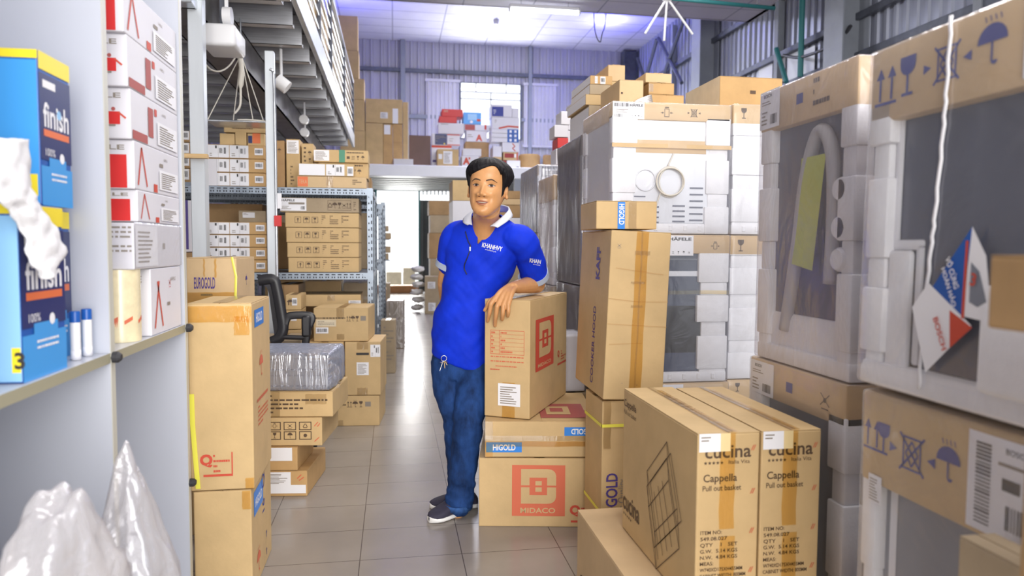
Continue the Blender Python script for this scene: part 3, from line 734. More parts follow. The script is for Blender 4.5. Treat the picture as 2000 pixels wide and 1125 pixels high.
# white product boxes on the right bay of the shelf
def product(label, y0, z0, z1, kind, x1=SX-.006, w=.235, d=None, rot=0):
    d = d or 2.485-y0; h = z1-z0
    bm = NB(); abox(bm, -w/2, w/2, -d/2, d/2, 0, h, .003, seg=2)
    o = link('product_box', bm, 'white_card'); o.location = (x1-w/2, y0+d/2, z0); o.rotation_euler = (0, 0, R(rot)); tag(o, label, 'box', 'white product boxes on the shelf')
    mk = [('T', 'f', 'ink_grey', 'HÄFELE', .30, .80, .10, {'w': .60, 'bold': .02}), ('T', 'r', 'ink_grey', 'HÄFELE', .62, .78, .06, {})]
    if kind == 'red':
        mk += [('R', 'f', 'red_box', .58, .02, .92, .70), ('Z', 'r', 'ink_red', [(.06, .1, .14, .9), (.24, .1, .14, .9)], .07), ('R', 'r', 'ink_red', .38, .02, .46, .2), ('L', 'r', .5, .1, .95, .55, 'rows'), ('R', 'r', 'ink_grey', .52, .62, .6, .7)]
    elif kind == 'people':
        for cx in (.66, .82):
            mk += [('S', 'f', 'ink_maroon', 'disc', cx, .58, .12), ('R', 'f', 'red_box', cx-.07, .28, cx+.07, .53), ('Z', 'f', 'ink_red', [(cx+.05, .52, cx+.13, .40), (cx-.05, .52, cx-.13, .40)], .035)]
        mk += [('R', 'f', 'ink_grey', .40, .24, .84, .275), ('R', 'r', 'ink_maroon', .02, .02, .3, .2), ('R', 'r', 'ink_maroon', .32, .2, .42, .82), ('L', 'r', .5, .1, .95, .6, 'rows'), ('R', 'r', 'ink_red', .45, .7, .5, .85)]
    deco(o, w, d, h, mk); return o
ledge = [(228, 0, 68), (70, 170), (172, 270), (272, 367), (370, 440)]
def zf(y, px=290, Y=2.05): return pY(px, y, Y).z
zs = [zf(432), zf(368), zf(271), zf(171), zf(69), zf(-30), zf(-128)]
# the paper-wrapped bundle and the tape carry this stack
kinds = ['red', 'red', 'people', 'people', 'red', 'people']
labs = ['white product box with red panel, lowest of the stack on the paper bundle', 'white product box with red panel, second from the bottom of the shelf stack', 'white product box with people in red shirts, third from the bottom of the shelf stack',
        'white product box with people in red shirts, upper of the two alike on the shelf', 'white product box with big red panel at the top edge of the photo', 'white product box above the top edge of the photo on the shelf']
for i in range(5):
    product(labs[i], 2.10-.018*i, zs[i]+.0005, zs[i+1], kinds[i])
pz0 = zf(527)
wrapped = product('flat bundle of printed paper wrapped in clear plastic under the white boxes', 2.06, pz0, zs[0]-.004, 'none')
wrapped.name = 'paper_bundle'; wrapped['category'] = 'paper bundle'; del wrapped['group']
for c in list(wrapped.children): bpy.data.objects.remove(c)
w_, d_, h_ = .235, 2.485-2.06, zs[0]-.004-pz0
deco(wrapped, w_, d_, h_, [('G', 'f', 'ink_grey', .02, .05, .98, .95, 9), ('L', 'r', .02, .05, .45, .95, 'rows'), ('S', 'r', 'ink_grey', 'block', .6, .5, .2)])
bm = NB(); abox(bm, -w_/2-.004, w_/2+.005, -d_/2-.006, d_/2+.002, -.0, h_+.003, .004, seg=2); link('plastic_wrap', bm, 'wrap_clear', wrapped)
for i, (yy, xx, lab) in enumerate(((2.10, -.07, 'large roll of pale packing tape standing on the shelf end'), (2.12, -.185, 'roll of packing tape behind the large one on the shelf'))):
    hh = pz0-SZ-.001; bm = NB(); r_ = .052
    lathe(bm, [(.038, 0), (r_, 0), (r_, hh), (.038, hh), (.038, 0)], n=28)
    o = link('tape_roll', bm, 'card_cream' if False else 'tape_roll_film', smooth=True, auto=40) if 'tape_roll_film' in MATS else None
    if o is None:
        mat('tape_roll_film', (.80, .70, .46), .2, var=.1, scale=30, spec=.7); o = link('tape_roll', bm, 'tape_roll_film', smooth=True, auto=40)
    o.location = (SX+xx+.012, yy, SZ+.0005); tag(o, lab, 'tape roll', 'packing tape rolls')
    bm = NB()
    for a0 in (-100, -60, -15):
        pts = [(r_+.0006)*math.cos(R(a0+t)) for t in range(0, 28, 4)]
        for t in range(0, 24, 4):
            q = [((r_+.0007)*math.cos(R(a0+s_)), (r_+.0007)*math.sin(R(a0+s_)), z_) for s_, z_ in ((t, .25*hh+.002*t/4*(1 if a0 > -70 else -1)), (t+4, .25*hh+.002*t/4+.001), (t+4, .31*hh+.002*t/4), (t, .30*hh+.002*t/4))]
            quad(bm, q)
    link('printed_lettering', bm, 'ink_red_faded', o)
b = product('white box with red print standing behind the tape rolls on the shelf', 2.19, SZ+.0005, pz0-.002, 'none', d=.29)
deco(b, .235, .29, pz0-.002-SZ, [('Z', 'r', 'ink_red', [(.1, .1, .25, .8), (.2, .8, .35, .1)], .05), ('S', 'r', 'ink_red', 'nohand', .6, .75, .14), ('R', 'r', 'ink_grey', .5, .4, .6, .45)])
# crumpled plastic bags in the compartment under the shelf
def plastic_bag(label, c, sx, sy, sz, seed, knot=None):
    bm = NB(); bmesh.ops.create_icosphere(bm, subdivisions=5, radius=1)
    for v in bm.verts:
        p = v.co.copy(); q = p*2.1+Vector((seed, 0, 0))
        k = 1+.35*noise.noise(q)-.22*abs(noise.noise(q*2.3))-.10*abs(noise.noise(q*5.1))
        z = p.z
        if z > .2 and knot: k *= max(.12, 1-(z-.2)*knot)
        v.co = Vector((p.x*sx*k, p.y*sy*k, (z*(1.25 if z > 0 and knot else 1))*sz*(1+.12*noise.noise(q*1.5))))
        if v.co.z < -sz*.8: v.co.z = -sz*.8
    o = link('plastic_bag', bm, 'bag_film', smooth=True); o.location = (c[0], c[1], c[2]+sz*.8)
    bm = NB(); bmesh.ops.create_icosphere(bm, subdivisions=4, radius=1)
    for v in bm.verts:
        q = v.co*1.7+Vector((seed+9, 3, 1)); k = .8+.3*noise.noise(q); v.co = Vector((v.co.x*sx*.8*k, v.co.y*sy*.8*k, v.co.z*sz*.72*k-.05*sz))
    link('bag_contents', bm, 'bag', o, smooth=True)
    tag(o, label, 'plastic bag', 'plastic bags under the shelf'); return o
plastic_bag('crumpled translucent plastic bag, nearer of the two before the shelf unit', (SX+.155, pX(105, 1000, SX+.155).y, .0), .12, .14, .48, 3.0)
plastic_bag('knotted translucent plastic bag with a tall tip, before the shelf divider', (SX+.16, pX(235, 950, SX+.16).y+.04, .0), .12, .125, .405, 11.0, knot=.6)
# ================================================================== tall cartons beside the shelf end
QY = 2.60
a, b, c, e = fb(375, 590, 494, 957, QY)
zq = c
q0 = carton('lower brown carton with blue tag under the tall red-marked carton, beside the shelf end', pY(378, 1000, QY).x, pY(492, 1040, QY).x, QY, QY+.40, 0, zq, m='card', tape='tape_clear',
    marks=[('R', 'r', 'tape_blue', .10, .70, .55, .93), ('T', 'r', 'letter_white', 'HIGOLD', .17, .77, .08, {'w': .32, 'bold': .03}), ('P', 'f', .84, .82, .99, .99, 'tape_amber'), ('T', 'r', 'ink_blue', 'Q', .62, .82, .14, {'rot': 90}), ('T', 'r', 'ink_blue', '16', .62, .58, .12, {'rot': 90}), ('S', 'r', 'ink_red_faded', 'umb', .3, .2, .2), ('S', 'r', 'ink_blue', 'arrow', .7, .3, .08), ('S', 'r', 'ink_blue', 'arrow', .7, .12, .08)])
q1 = carton('tall brown carton with blue tag and red Q print, beside the white shelf end', a-.01, b, QY, QY+.36, zq, pY(500, 590, QY).z, m='card', tape='tape_clear',
    marks=[('R', 'r', 'tape_blue', .12, .86, .62, .955), ('T', 'r', 'letter_white', 'HIGOLD', .2, .885, .05, {'w': .34, 'bold': .03}), ('P', 'f', 0, .90, 1, .985, 'tape_amber'), ('P', 'f', .72, .83, .96, .93, 'tape_amber'), ('P', 'f', .86, .0, 1, .06, 'tape_amber'),
      ('T', 'f', 'ink_red', 'Q', .15, .14, .055, {'bold': .05}), ('R', 'f', 'ink_red', .20, .075, .66, .087), ('R', 'f', 'ink_red', .645, .075, .665, .205), ('G', 'f', 'ink_red', .36, .09, .62, .20, 4),
      ('G', 'r', 'ink_red_faded', .2, .43, .8, .47, 1), ('G', 'r', 'ink_red_faded', .25, .3, .8, .42, 5), ('S', 'r', 'ink_red_faded', 'umb', .45, .63, .12)])
# yellow strap hanging down the tall carton
bm = NB(); pa = [pY(374, 770, QY-.004), pY(376, 830, QY-.004), pY(382, 900, QY-.004), pY(387, 955, QY-.004)]
for u, v in zip(pa, pa[1:]): quad(bm, [u+Vector((-.008, 0, 0)), u+Vector((.008, 0, 0)), v+Vector((.008, 0, 0)), v+Vector((-.008, 0, 0))])
ex = bmesh.ops.extrude_face_region(bm, geom=bm.faces[:])
for v in ex['geom']:
    if isinstance(v, bmesh.types.BMVert): v.co.y += .002
o = link('packing_strap', bm, 'strap_yellow'); tag(o, 'yellow packing strap hanging down the tall red-marked carton', 'strap')
# cartons behind them, the one with violet lettering on top
EY = 3.20
a, b, c, e = fb(364, 502, 462, 578, EY)
eu0 = carton('brown carton hidden behind the tall one, under the violet-lettered carton', a, b, EY, EY+.40, 0, .62, m='card', marks=[])
eu1 = carton('second hidden brown carton directly under the violet-lettered carton', a+.01, b, EY, EY+.40, .62, .985, m='card', marks=[])
eu = carton('brown carton with violet lettering and yellow strap behind the tall carton', a, b, EY, EY+.40, .985, e, m='card_pale', tape='tape_clear',
    marks=[('T', 'f', 'ink_violet', 'EUROGOLD', .15, .38, .23, {'w': .42, 'bold': .02}), ('P', 'f', 0, .02, 1, .3, 'tape_amber'), ('G', 'f', 'ink_grey', .28, .2, .52, .3, 1), ('P', 'f', .34, .62, .37, .98, 'tape_amber'), ('P', 'f', .56, .60, .6, .98, 'tape_amber'),
      ('S', 'r', 'ink_violet', 'umb', .5, .5, .2)])
bm = NB(); pa = [pY(453, 502, EY-.004), pY(461, 540, EY-.004), pY(460, 578, EY-.004)]
for u, v in zip(pa, pa[1:]): tube(bm, [u, v], [(.005, .0012), (.005, .0012)], 4, up=Vector((1, 0, 0)))
link('strap', bm, 'strap_yellow', eu).matrix_parent_inverse = Matrix.Translation(-eu.location)

# ================================================================== low stack left of the aisle
def fl(xl, xr, yb):  # bottom corners on the floor
    return pZ(xl, yb, 0), pZ(xr, yb, 0)
ROT = -7
p = pZ(600, 973, 0); LY = 3.625
def lowbox(lab, xr, yt, yb, w, d, z0, Y=LY, **k):
    b = pY(xr, (yt+yb)/2, Y).x; z1 = pY(xr-30, yt, Y).z; h = max(.05, z1-pY(xr-30, yb, Y).z)
    return carton(lab, b-w, b, Y, Y+d, z0, z0+h, rot=ROT, pivot='r', **k), z0+h
o, z = lowbox('flat brown carton with white paper label on the floor, bottom of the low stack', 600, 922, 973, .40, .42, 0, m='card_orange', marks=[('L', 'f', .50, .45, .80, .95, 'rows'), ('L', 'f', .5, .12, .985, .45, 'plain'), ('Z', 'f', 'ink_red_faded', [(.90, .62, .96, .75), (.88, .7, .93, .85)], .04)])
o, z = lowbox('small brown carton with handwritten white label, second in the low stack', 581, 873, 920, .36, .34, z, m='card_orange', marks=[('L', 'f', .55, .42, .93, .98, 'plain'), ('T', 'f', 'ink_violet', '10%', .68, .58, .3, {'rot': 14})])
o, z = lowbox('brown carton printed with handling symbols, third in the low stack', 629, 813, 869, .47, .40, z, m='card', tape='tape_clear', marks=[('O', 'f', 'ink_brown', u, v, u+.13, v+.3, .03) for v in (.22, .56) for u in (.44, .60, .76)][:6] +
    [('S', 'f', 'ink_brown', s_, u+.065, v+.15, .2) for v, u, s_ in ((.22, .44, 'glass'), (.22, .60, 'umb'), (.22, .76, 'disc'), (.56, .44, 'side'), (.56, .60, 'nohand'), (.56, .76, 'recyc'))] + [('Z', 'f', 'ink_red_faded', [(.92, .7, .96, .85), (.95, .68, .98, .8), (.92, .15, .97, .3)], .03)])
o, z = lowbox('taped brown carton covered in printed text, under the wrapped rack baskets', 650, 758, 809, .52, .40, z, m='card', tape='tape_clear', marks=[('G', 'f', 'ink_brown', .35, .1, .95, .9, 5), ('P', 'f', .42, 0, .50, 1, 'tape_clear'), ('P', 'f', .74, .5, .94, .9, 'tape_clear')])
# two grey wire racks wrapped in plastic on top
bx1 = pY(655, 720, LY).x; wz = z
bas = empty('wire_basket', (bx1-.27, LY+.19, wz+.002), (0, 0, R(ROT))); tag(bas, 'grey metal dish baskets wrapped in crinkled plastic on top of the low stack', 'wire basket')
hb = pY(600, 690, LY).z-wz-.01
for i, zz in enumerate((.008, hb*.5)):
    bm = NB(); w2, d2 = .26, .17
    for z2 in (zz, zz+hb*.40):
        abox(bm, -w2, w2, -d2, -d2+.012, z2, z2+.012); abox(bm, -w2, w2, d2-.012, d2, z2, z2+.012); abox(bm, -w2, -w2+.012, -d2, d2, z2, z2+.012); abox(bm, w2-.012, w2, -d2, d2, z2, z2+.012)
    for x in (-.26, -.15, -.05, .05, .15, .248): abox(bm, x, x+.008, -d2, -d2+.008, zz, zz+hb*.4); abox(bm, x, x+.008, d2-.008, d2, zz, zz+hb*.4)
    for j in range(16): x = -.24+.032*j; tube(bm, [(x, -d2, zz+.005), (x, d2, zz+.005)], .003, 5)
    abox(bm, -w2+.01, w2-.01, -d2+.004, -d2+.006, zz+hb*.1, zz+hb*.36)
    link('basket', bm, 'galv', bas)
bm = NB(); abox(bm, -.275, .275, -.185, .185, 0, hb+.012, .02, seg=3); bmesh.ops.subdivide_edges(bm, edges=bm.edges[:], cuts=4, use_grid_fill=True)
for v in bm.verts:
    v.co += Vector((noise.noise(v.co*14)*.010, noise.noise(v.co*14+Vector((3, 0, 0)))*.008, noise.noise(v.co*16+Vector((0, 7, 0)))*.008))
    if v.co.z < .001: v.co.z = .001
link('plastic_wrap', bm, 'wrap_blue', bas, smooth=True)
bm = NB()   # loose end of the plastic
g = 9
vs = [[bm.verts.new((.27+.05*i/g+.004*noise.noise(Vector((i, j, 1))), -.19+.03*noise.noise(Vector((i*.4, j*.3, 4))), .02+(hb*.75)*j/g*(1-.25*i/g)+.01*noise.noise(Vector((i*.5, j*.6, 9))))) for j in range(g+1)] for i in range(g+1)]
for i in range(g):
    for j in range(g): bm.faces.new((vs[i][j], vs[i+1][j], vs[i+1][j+1], vs[i][j+1]))
link('plastic_end', bm, 'wrap_clear', bas, smooth=True)

# ================================================================== stack of cartons on the floor in front of the rack
SY = 5.0
xr = pY(741, 800, SY).x
def stk(lab, xl, xr, yt, yb, dep, z0, Y, rot=-5, pivot='r', h=None, **k):
    a, b, c, e = fb(xl, yt, xr, yb, Y); hh = (e-c) if h is None else h
    return carton(lab, a, b, Y, Y+dep, z0, z0+hh, rot=rot, pivot=pivot, **k), z0+hh
tp = lambda u: [('P', 'f', u, .82, u+.09, 1, 'tape_clear'), ('P', 'f', u, 0, u+.09, .2, 'tape_clear')]
o, z = stk('long low carton on the floor at the bottom of the stack by the aisle', 600, 741, 771, 831, .42, 0, SY, m='card', marks=tp(.40)+[('L', 'f', .27, .3, .34, .5, 'bar'), ('G', 'f', 'ink_brown', .44, .65, .54, .75, 1), ('S', 'f', 'ink_brown', 'up', .58, .72, .2), ('S', 'f', 'ink_brown', 'umb', .66, .72, .2), ('S', 'f', 'ink_brown', 'glass', .74, .72, .2), ('R', 'f', 'ink_grey', .80, .64, .88, .8)])
def handle_marks(): return [('P', 'f', .34, .86, .66, 1, 'tape_clear'), ('R', 'f', 'ink_black', .32, .755, .68, .80), ('P', 'f', .34, 0, .64, .14, 'tape_clear')]
o1, z1 = stk('brown carton with hand slot and barcode, left of the upright pair by the aisle', 597, 671, 664, 770, .42, z, SY+.01, m='card', marks=handle_marks()+[('L', 'f', .67, .72, .97, .96, 'split')])
o2, z2 = stk('brown carton with hand slot and two labels, right of the upright pair by the aisle', 673, 743, 664, 769, .42, z, SY, m='card', marks=handle_marks()+[('L', 'f', .72, .72, 1, .95, 'split'), ('L', 'f', .33, .38, .67, .62, 'rows')])
z = max(z1, z2)
o, z = stk('wide carton with labels lying across the upright pair by the aisle', 611, 719, 596, 662, .40, z, SY+.02, m='card', marks=[('P', 'f', .42, .68, .56, 1, 'tape_clear'), ('P', 'f', .42, .05, .56, .22, 'tape_clear'), ('G', 'f', 'ink_brown', .04, .66, .58, .74, 1), ('L', 'f', .04, .24, .27, .42, 'bar'), ('O', 'f', 'card_pale', .04, .44, .42, .66, .02), ('R', 'f', 'card_cream', .05, .45, .41, .65),
    ('S', 'f', 'ink_brown', 'up', .64, .68, .16), ('S', 'f', 'ink_brown', 'umb', .72, .68, .16), ('S', 'f', 'ink_brown', 'glass', .8, .68, .16), ('R', 'f', 'ink_grey', .86, .62, .96, .76), ('G', 'f', 'ink_grey', .08, .48, .38, .62, 3)])
# cartons behind the chair
o, z = stk('brown carton behind the office chair, lowest of three, by the rack', 556, 590, 657, 720, .3, 0, 5.17, rot=0, m='card', h=.66)
o, z = stk('brown carton with barcode seen through the chair armrest', 558, 588, 618, 656, .3, z, 5.17, rot=0, m='card', marks=[('L', 'f', .35, .45, .72, .85, 'bar'), ('O', 'f', 'ink_brown', .08, .35, .25, .75, .04)])
o, z = stk('brown carton with barcode just above the chair armrest', 558, 588, 587, 617, .3, z, 5.17, rot=0, m='card', tape='tape_clear', marks=[('L', 'f', .42, .3, .75, .8, 'bar'), ('S', 'f', 'ink_brown', 'arrow', .2, .5, .4), ('S', 'f', 'ink_brown', 'umb', .32, .5, .4)])
o = carton('brown carton with brown tape on the floor beside the office chair', pY(500, 690, 4.8).x, pY(590, 690, 4.8).x, 4.76, 5.16, 0, pY(540, 663, 4.8).z, m='card_grey')
# ================================================================== slotted steel rack with cartons
RY = 5.55
RX1 = pY(729, 450, RY).x; RX0 = RX1-1.62; RD = .55; W_ = .045
def slot_angle(bm, p, axis, L, flip=1):
    """slotted steel angle: two thin legs with dark slots"""
    pass
def rack(label, y, levels, x0=RX0, x1=RX1, zt=1.72, d=RD):
    rk = empty('storage_rack', ((x0+x1)/2, y, 0)); tag(rk, label, 'rack', 'slotted steel storage racks'); org = Vector(((x0+x1)/2, y, 0))
    def part(nm, bm, m, par=rk):
        for v in bm.verts: v.co -= org
        return link(nm, bm, m, par)
    for ix, xx in enumerate((x0, x1)):
        for yy, s in ((y, 1), (y+d, -1)):
            bm = NB(); sx = 1 if ix == 0 else -1
            a, b_ = sorted((xx, xx+sx*W_)); abox(bm, a, b_, min(yy, yy+s*.003), max(yy, yy+s*.003), 0, zt)
            a, b_ = sorted((xx, xx+sx*.003)); abox(bm, a, b_, min(yy, yy+s*W_), max(yy, yy+s*W_), 0, zt)
            z = .06
            while z < zt-.05:
                for off, hh in ((.012, .026), (.032, .012)):
                    xa = xx+sx*off; abox(bm, xa-.004, xa+.004, min(yy-s*.0008, yy), max(yy-s*.0008, yy), z, z+hh, mi=1)
                    ya = yy+s*off; xo = xx-sx*.0008; abox(bm, min(xo, xx), max(xo, xx), ya-.004, ya+.004, z, z+hh, mi=1)
                z += .05
            part('upright', bm, ['rack_grey', 'rack_hole'])
    for zl in levels:
        for yy, s in ((y, 1), (y+d, -1)):
            bm = NB(); abox(bm, x0, x1, min(yy-s*.003, yy), max(yy-s*.003, yy), zl-.05, zl); abox(bm, x0, x1, min(yy, yy+s*.04), max(yy, yy+s*.04), zl-.003, zl)
            x = x0+.05
            while x < x1-.06:
                abox(bm, x, x+.028, yy-s*.0045 if s > 0 else yy, yy if s > 0 else yy-s*.0045, zl-.017, zl-.010, mi=1)
                for q in (0, .018): abox(bm, x+q, x+q+.008, yy-s*.0045 if s > 0 else yy, yy if s > 0 else yy-s*.0045, zl-.040, zl-.028, mi=1)
                x += .045
            part('beam', bm, ['rack_grey', 'rack_hole'])
        for xx in (x0, x1-.04):
            bm = NB(); abox(bm, xx, xx+.04, y, y+d, zl-.05, zl-.045); abox(bm, xx if xx == x0 else xx+.037, xx+.003 if xx == x0 else xx+.04, y, y+d, zl-.05, zl-.003); part('side_beam', bm, 'rack_grey')
        bm = NB(); abox(bm, x0+.003, x1-.003, y+.003, y+d-.003, zl-.003, zl+.002); part('shelf_plate', bm, 'plank_dark')
    for zl in levels:   # gusset at the front right corner
        bm = NB(); f = [(x1-.09, y-.005, zl-.005), (x1-.002, y-.005, zl-.005), (x1-.002, y-.005, zl-.09)]; quad(bm, f[:3] if False else f); part('gusset_plate', bm, 'rack_grey')
    return rk
zT = pY(560, 366, RY).z; zM = pY(600, 533, RY).z; zB = .33
rack('front slotted grey steel rack holding cartons left of the aisle', RY, (zB, zM, zT), zt=zT+.005)
rack('second slotted grey steel rack directly behind the front one', RY+.75, (zB, zM, zT), zt=zT+.03)
rack('third slotted grey steel rack left of the aisle', RY+2.0, (zB, zM, zT), x0=RX1-1.5, x1=RX1+.04, zt=zT+.0)
rack('rearmost slotted grey steel rack before the open back door', RY+3.4, (zB, zM, zT), x0=RX1-1.5, x1=RX1+.05, zt=zT+.1)
FY = RY+.03
zt_ = zT+.004; zm_ = zM+.004; zb_ = zB+.004
def onrack(lab, xl, yt, xr, yb, z0, dep=.45, Y=FY, h=None, dy=0, **k):
    a, b, c, e = fb(xl, yt, xr, yb, Y+dy); hh = (e-c) if h is None else h
    return carton(lab, a, b, Y+dy, Y+dy+dep, z0, z0+hh, **k), z0+hh
# middle shelf, right: wide cartons
sy3 = lambda: [x for u, s_ in ((.17, 'arrow'), (.285, 'umb'), (.40, 'glass')) for x in (('O', 'f', 'ink_brown', u-.042, .30, u+.042, .72, .025), ('S', 'f', 'ink_brown', s_, u, .51, .3))]+[('G', 'f', 'ink_brown', .49, .22, .55, .85, 5), ('G', 'f', 'ink_brown', .60, .2, .72, .85, 5), ('G', 'f', 'ink_brown', .76, .2, .86, .85, 5)]
z = zm_
for i, (xl, yt, yb, nm) in enumerate(((563, 500, 528, 'lowest'), (561, 472, 500, 'second'), (559, 443, 472, 'third'), (557, 415, 443, 'fourth'))):
    o, z = onrack('wide brown carton with three handling symbols on the middle rack shelf, %s from the bottom' % nm if i else 'wide brown carton with three handling symbols, lowest on the middle rack shelf', xl, yt, 701, yb, z, h=(pY(630, 415, FY).z-zm_)/4, m='card', group='wide cartons on the middle rack shelf', marks=sy3())
o, z = onrack('widest carton with long white label, top of the middle rack shelf pile', 547, 386, 701, 415, z, m='card_grey', marks=[('L', 'f', .0, .1, .33, .97, 'hafwide'), ('O', 'f', 'ink_brown', .60, .15, .90, .85, .02)]+[('S', 'f', 'ink_brown', s_, .63+.06*i, .5, .4) for i, s_ in enumerate(('recyc', 'umb', 'glass', 'nohand', 'up'))]+[('G', 'f', 'ink_brown', .93, .15, .97, .8, 5)])
# middle shelf, left: slim cartons with white labels
def slim(lab, xl, yt, xr, yb, z0, h, grp, **k):
    return onrack(lab, xl, yt, xr, yb, z0, h=h, m='card_orange', group=grp, tape='tape_clear', marks=[('L', 'f', .0, .04, .38, .96, 'split'), ('L', 'f', .39, .04, .72, .96, 'split'), ('L', 'f', .83, .28, .98, .78, 'bar')], **k)
z = zm_; hh = (pY(460, 433, FY).z-zm_)/4
for i in range(4): o, z = slim('slim carton with white labels left of the post, middle shelf, ' + ('at the bottom', 'second from the bottom', 'third from the bottom', 'at the top')[i], 404, 433, 519, 457, z, hh, 'slim cartons on the middle rack shelf', dy=.002)
o, z = onrack('brown carton lying on the slim cartons of the middle shelf', 466, 409, 519, 433, z+.0, m='card_grey', dy=.18, dep=.3, marks=[('L', 'f', .15, .4, .6, .85, 'top')])
z = zt_; hh = (pY(460, 282, FY).z-zt_)/3
for i in range(3): o, z = slim('slim carton with white labels left of the post, rack top, ' + ('at the bottom', 'in the middle', 'at the top')[i], 405, 282, 516, 307, z, hh, 'slim cartons on top of the rack', dy=.002)
topz = z
for i, (xl, yt, xr, yb, mk) in enumerate(((429, 259, 458, 283, []), (459, 256, 481, 283, []), (483, 258, 517, 283, [('R', 'f', 'label_orange', .3, .2, .75, 1), ('R', 'f', 'navy', .05, .2, .28, .8)]))):
    o, z = onrack(('small brown carton on the slim cartons on top of the rack, leftmost', 'small brown carton on top of the rack, middle of three', 'small brown carton with a red and dark picture label on top of the rack')[i], xl, yt, xr, yb, topz, dy=.05, dep=.3, m='card', marks=mk, plain=True)
o, z = onrack('long brown carton crossing the three small ones on top of the rack', 437, 240, 518, 258, z, dy=.05, dep=.3, m='card', marks=[('G', 'f', 'ink_brown', .2, .3, .7, .7, 1)])
# right half on top of the rack
z = zt_
o, zD = onrack('long flat carton with orange label at the front on top of the rack', 580, 337, 715, 360, z, m='card_pale', tape='tape_clear', marks=[('R', 'f', 'label_orange', .01, .1, .155, .95), ('T', 'f', 'card_pale', 'TEKA', .03, .35, .35, {'w': .11}), ('P', 'f', .42, 0, .52, 1, 'tape_clear'), ('G', 'f', 'ink_brown', .8, .3, .97, .8, 3)], dep=.25)
o, zC = onrack('slim carton with two white labels on the orange-labelled carton', 582, 312, 691, 337, zD, m='card', dep=.14, tape=None, marks=[('L', 'f', .02, .05, .48, .95, 'plain'), ('L', 'f', .5, .05, .83, .95, 'split'), ('L', 'f', .88, .05, .99, .8, 'bar')])
o, zB2 = onrack('brown carton with printed symbols behind the white-labelled slim carton', 622, 307, 719, 337, zD, m='card', dy=.16, dep=.3, h=zC+.025-zD, marks=[('G', 'f', 'ink_brown', .5, .75, .9, .95, 1), ('S', 'f', 'ink_brown', 'glass', .72, .45, .3), ('S', 'f', 'ink_brown', 'umb', .82, .45, .3)])
o, zA = onrack('brown carton with green tape at the top right corner of the rack', 613, 281, 719, 306, zB2, m='card', dy=.14, dep=.34, marks=[('L', 'f', 0, .1, .28, .95, 'rows'), ('P', 'f', .46, 0, .57, 1, 'tape_green'), ('G', 'f', 'ink_brown', .6, .7, .92, .9, 1)]+[('S', 'f', 'ink_brown', s_, .63+.09*i, .4, .3) for i, s_ in enumerate(('block', 'up', 'glass', 'umb'))])
for i, (xl, yt, xr, mk) in enumerate(((539, 262, 556, [('S', 'f', 'ink_brown', 'umb', .4, .8, .08)]), (559, 259, 586, [('L', 'f', .05, .72, .92, .98, 'rows'), ('G', 'f', 'ink_brown', .3, .1, .7, .5, 6)]), (589, 267, 612, [('G', 'f', 'ink_brown', .2, .5, .4, .95, 5), ('S', 'f', 'ink_brown', 'umb', .7, .8, .08), ('S', 'f', 'ink_brown', 'glass', .7, .65, .08)]))):
    o, z = onrack(('upright narrow carton beside the white post on top of the rack', 'upright carton with white paper label on top of the rack', 'upright carton with printed symbols on top of the rack')[i], xl, yt, xr, 360, zt_, dy=.33, dep=.2, m='card_dark' if i == 0 else 'card', marks=mk)
# lower part of the rack
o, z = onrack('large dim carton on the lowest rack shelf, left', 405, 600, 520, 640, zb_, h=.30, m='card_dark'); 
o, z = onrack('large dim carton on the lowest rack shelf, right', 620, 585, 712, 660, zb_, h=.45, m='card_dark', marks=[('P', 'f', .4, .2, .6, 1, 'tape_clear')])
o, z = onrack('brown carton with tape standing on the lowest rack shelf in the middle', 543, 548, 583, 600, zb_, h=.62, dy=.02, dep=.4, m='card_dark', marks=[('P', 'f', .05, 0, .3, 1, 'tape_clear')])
o = carton('flat carton lying on top of the right carton in the lowest rack shelf', pY(584, 580, FY).x, pY(705, 580, FY).x, FY-.02, FY+.4, zb_+.453, zb_+.453+.09, m='card', marks=[('P', 'f', .46, .5, .58, 1, 'tape_clear'), ('L', 'f', .8, .1, 1, .5, 'rows')])
# second and further racks: cartons at each level, seen at the aisle end
rr = random.Random(12); nn = 0
for ry, nm in ((RY+.75, 'second'), (RY+2.0, 'third'), (RY+3.4, 'rearmost')):
    for zl, lv in ((zB, 'lowest shelf'), (zM, 'middle shelf'), (zT, 'top')):
        for j, (u0, u1) in enumerate(((.05, .36), (.38, .68), (.70, .97))):
            x0 = RX1-1.45+1.42*u0; x1 = RX1-1.45+1.42*u1; h = rr.uniform(.34, .55) if lv != 'top' else rr.uniform(.18, .27)
            carton('brown carton on the %s of the %s rack, %s' % (lv, nm, ('left', 'middle', 'aisle end')[j]), x0, x1, ry+.04, ry+.50, zl+.004, zl+.004+h, m=rr.choice(('card', 'card_dark', 'card_grey')), group='cartons on the racks behind')
# wood lath, loose white box and tags near the posts
bm = NB(); p0, p1 = pY(352, 302, 4.30), pY(406, 303, 4.36); abox(bm, p0.x, p1.x, 4.34, 4.38, p0.z-.012, p0.z+.012); o = link('wood_lath', bm, 'wood'); tag(o, 'pale wooden lath sticking out past the left steel post', 'lath')
o = carton('small upright white box beside the left steel post at rack top height', pY(403, 332, RY).x, pY(423, 332, RY).x, RY+.005, RY+.02, zT+.004, pY(413, 309, RY).z, m='white_card', plain=True)
bm = NB(); a, b, c, e = fb(405, 360, 424, 372, 5.15)
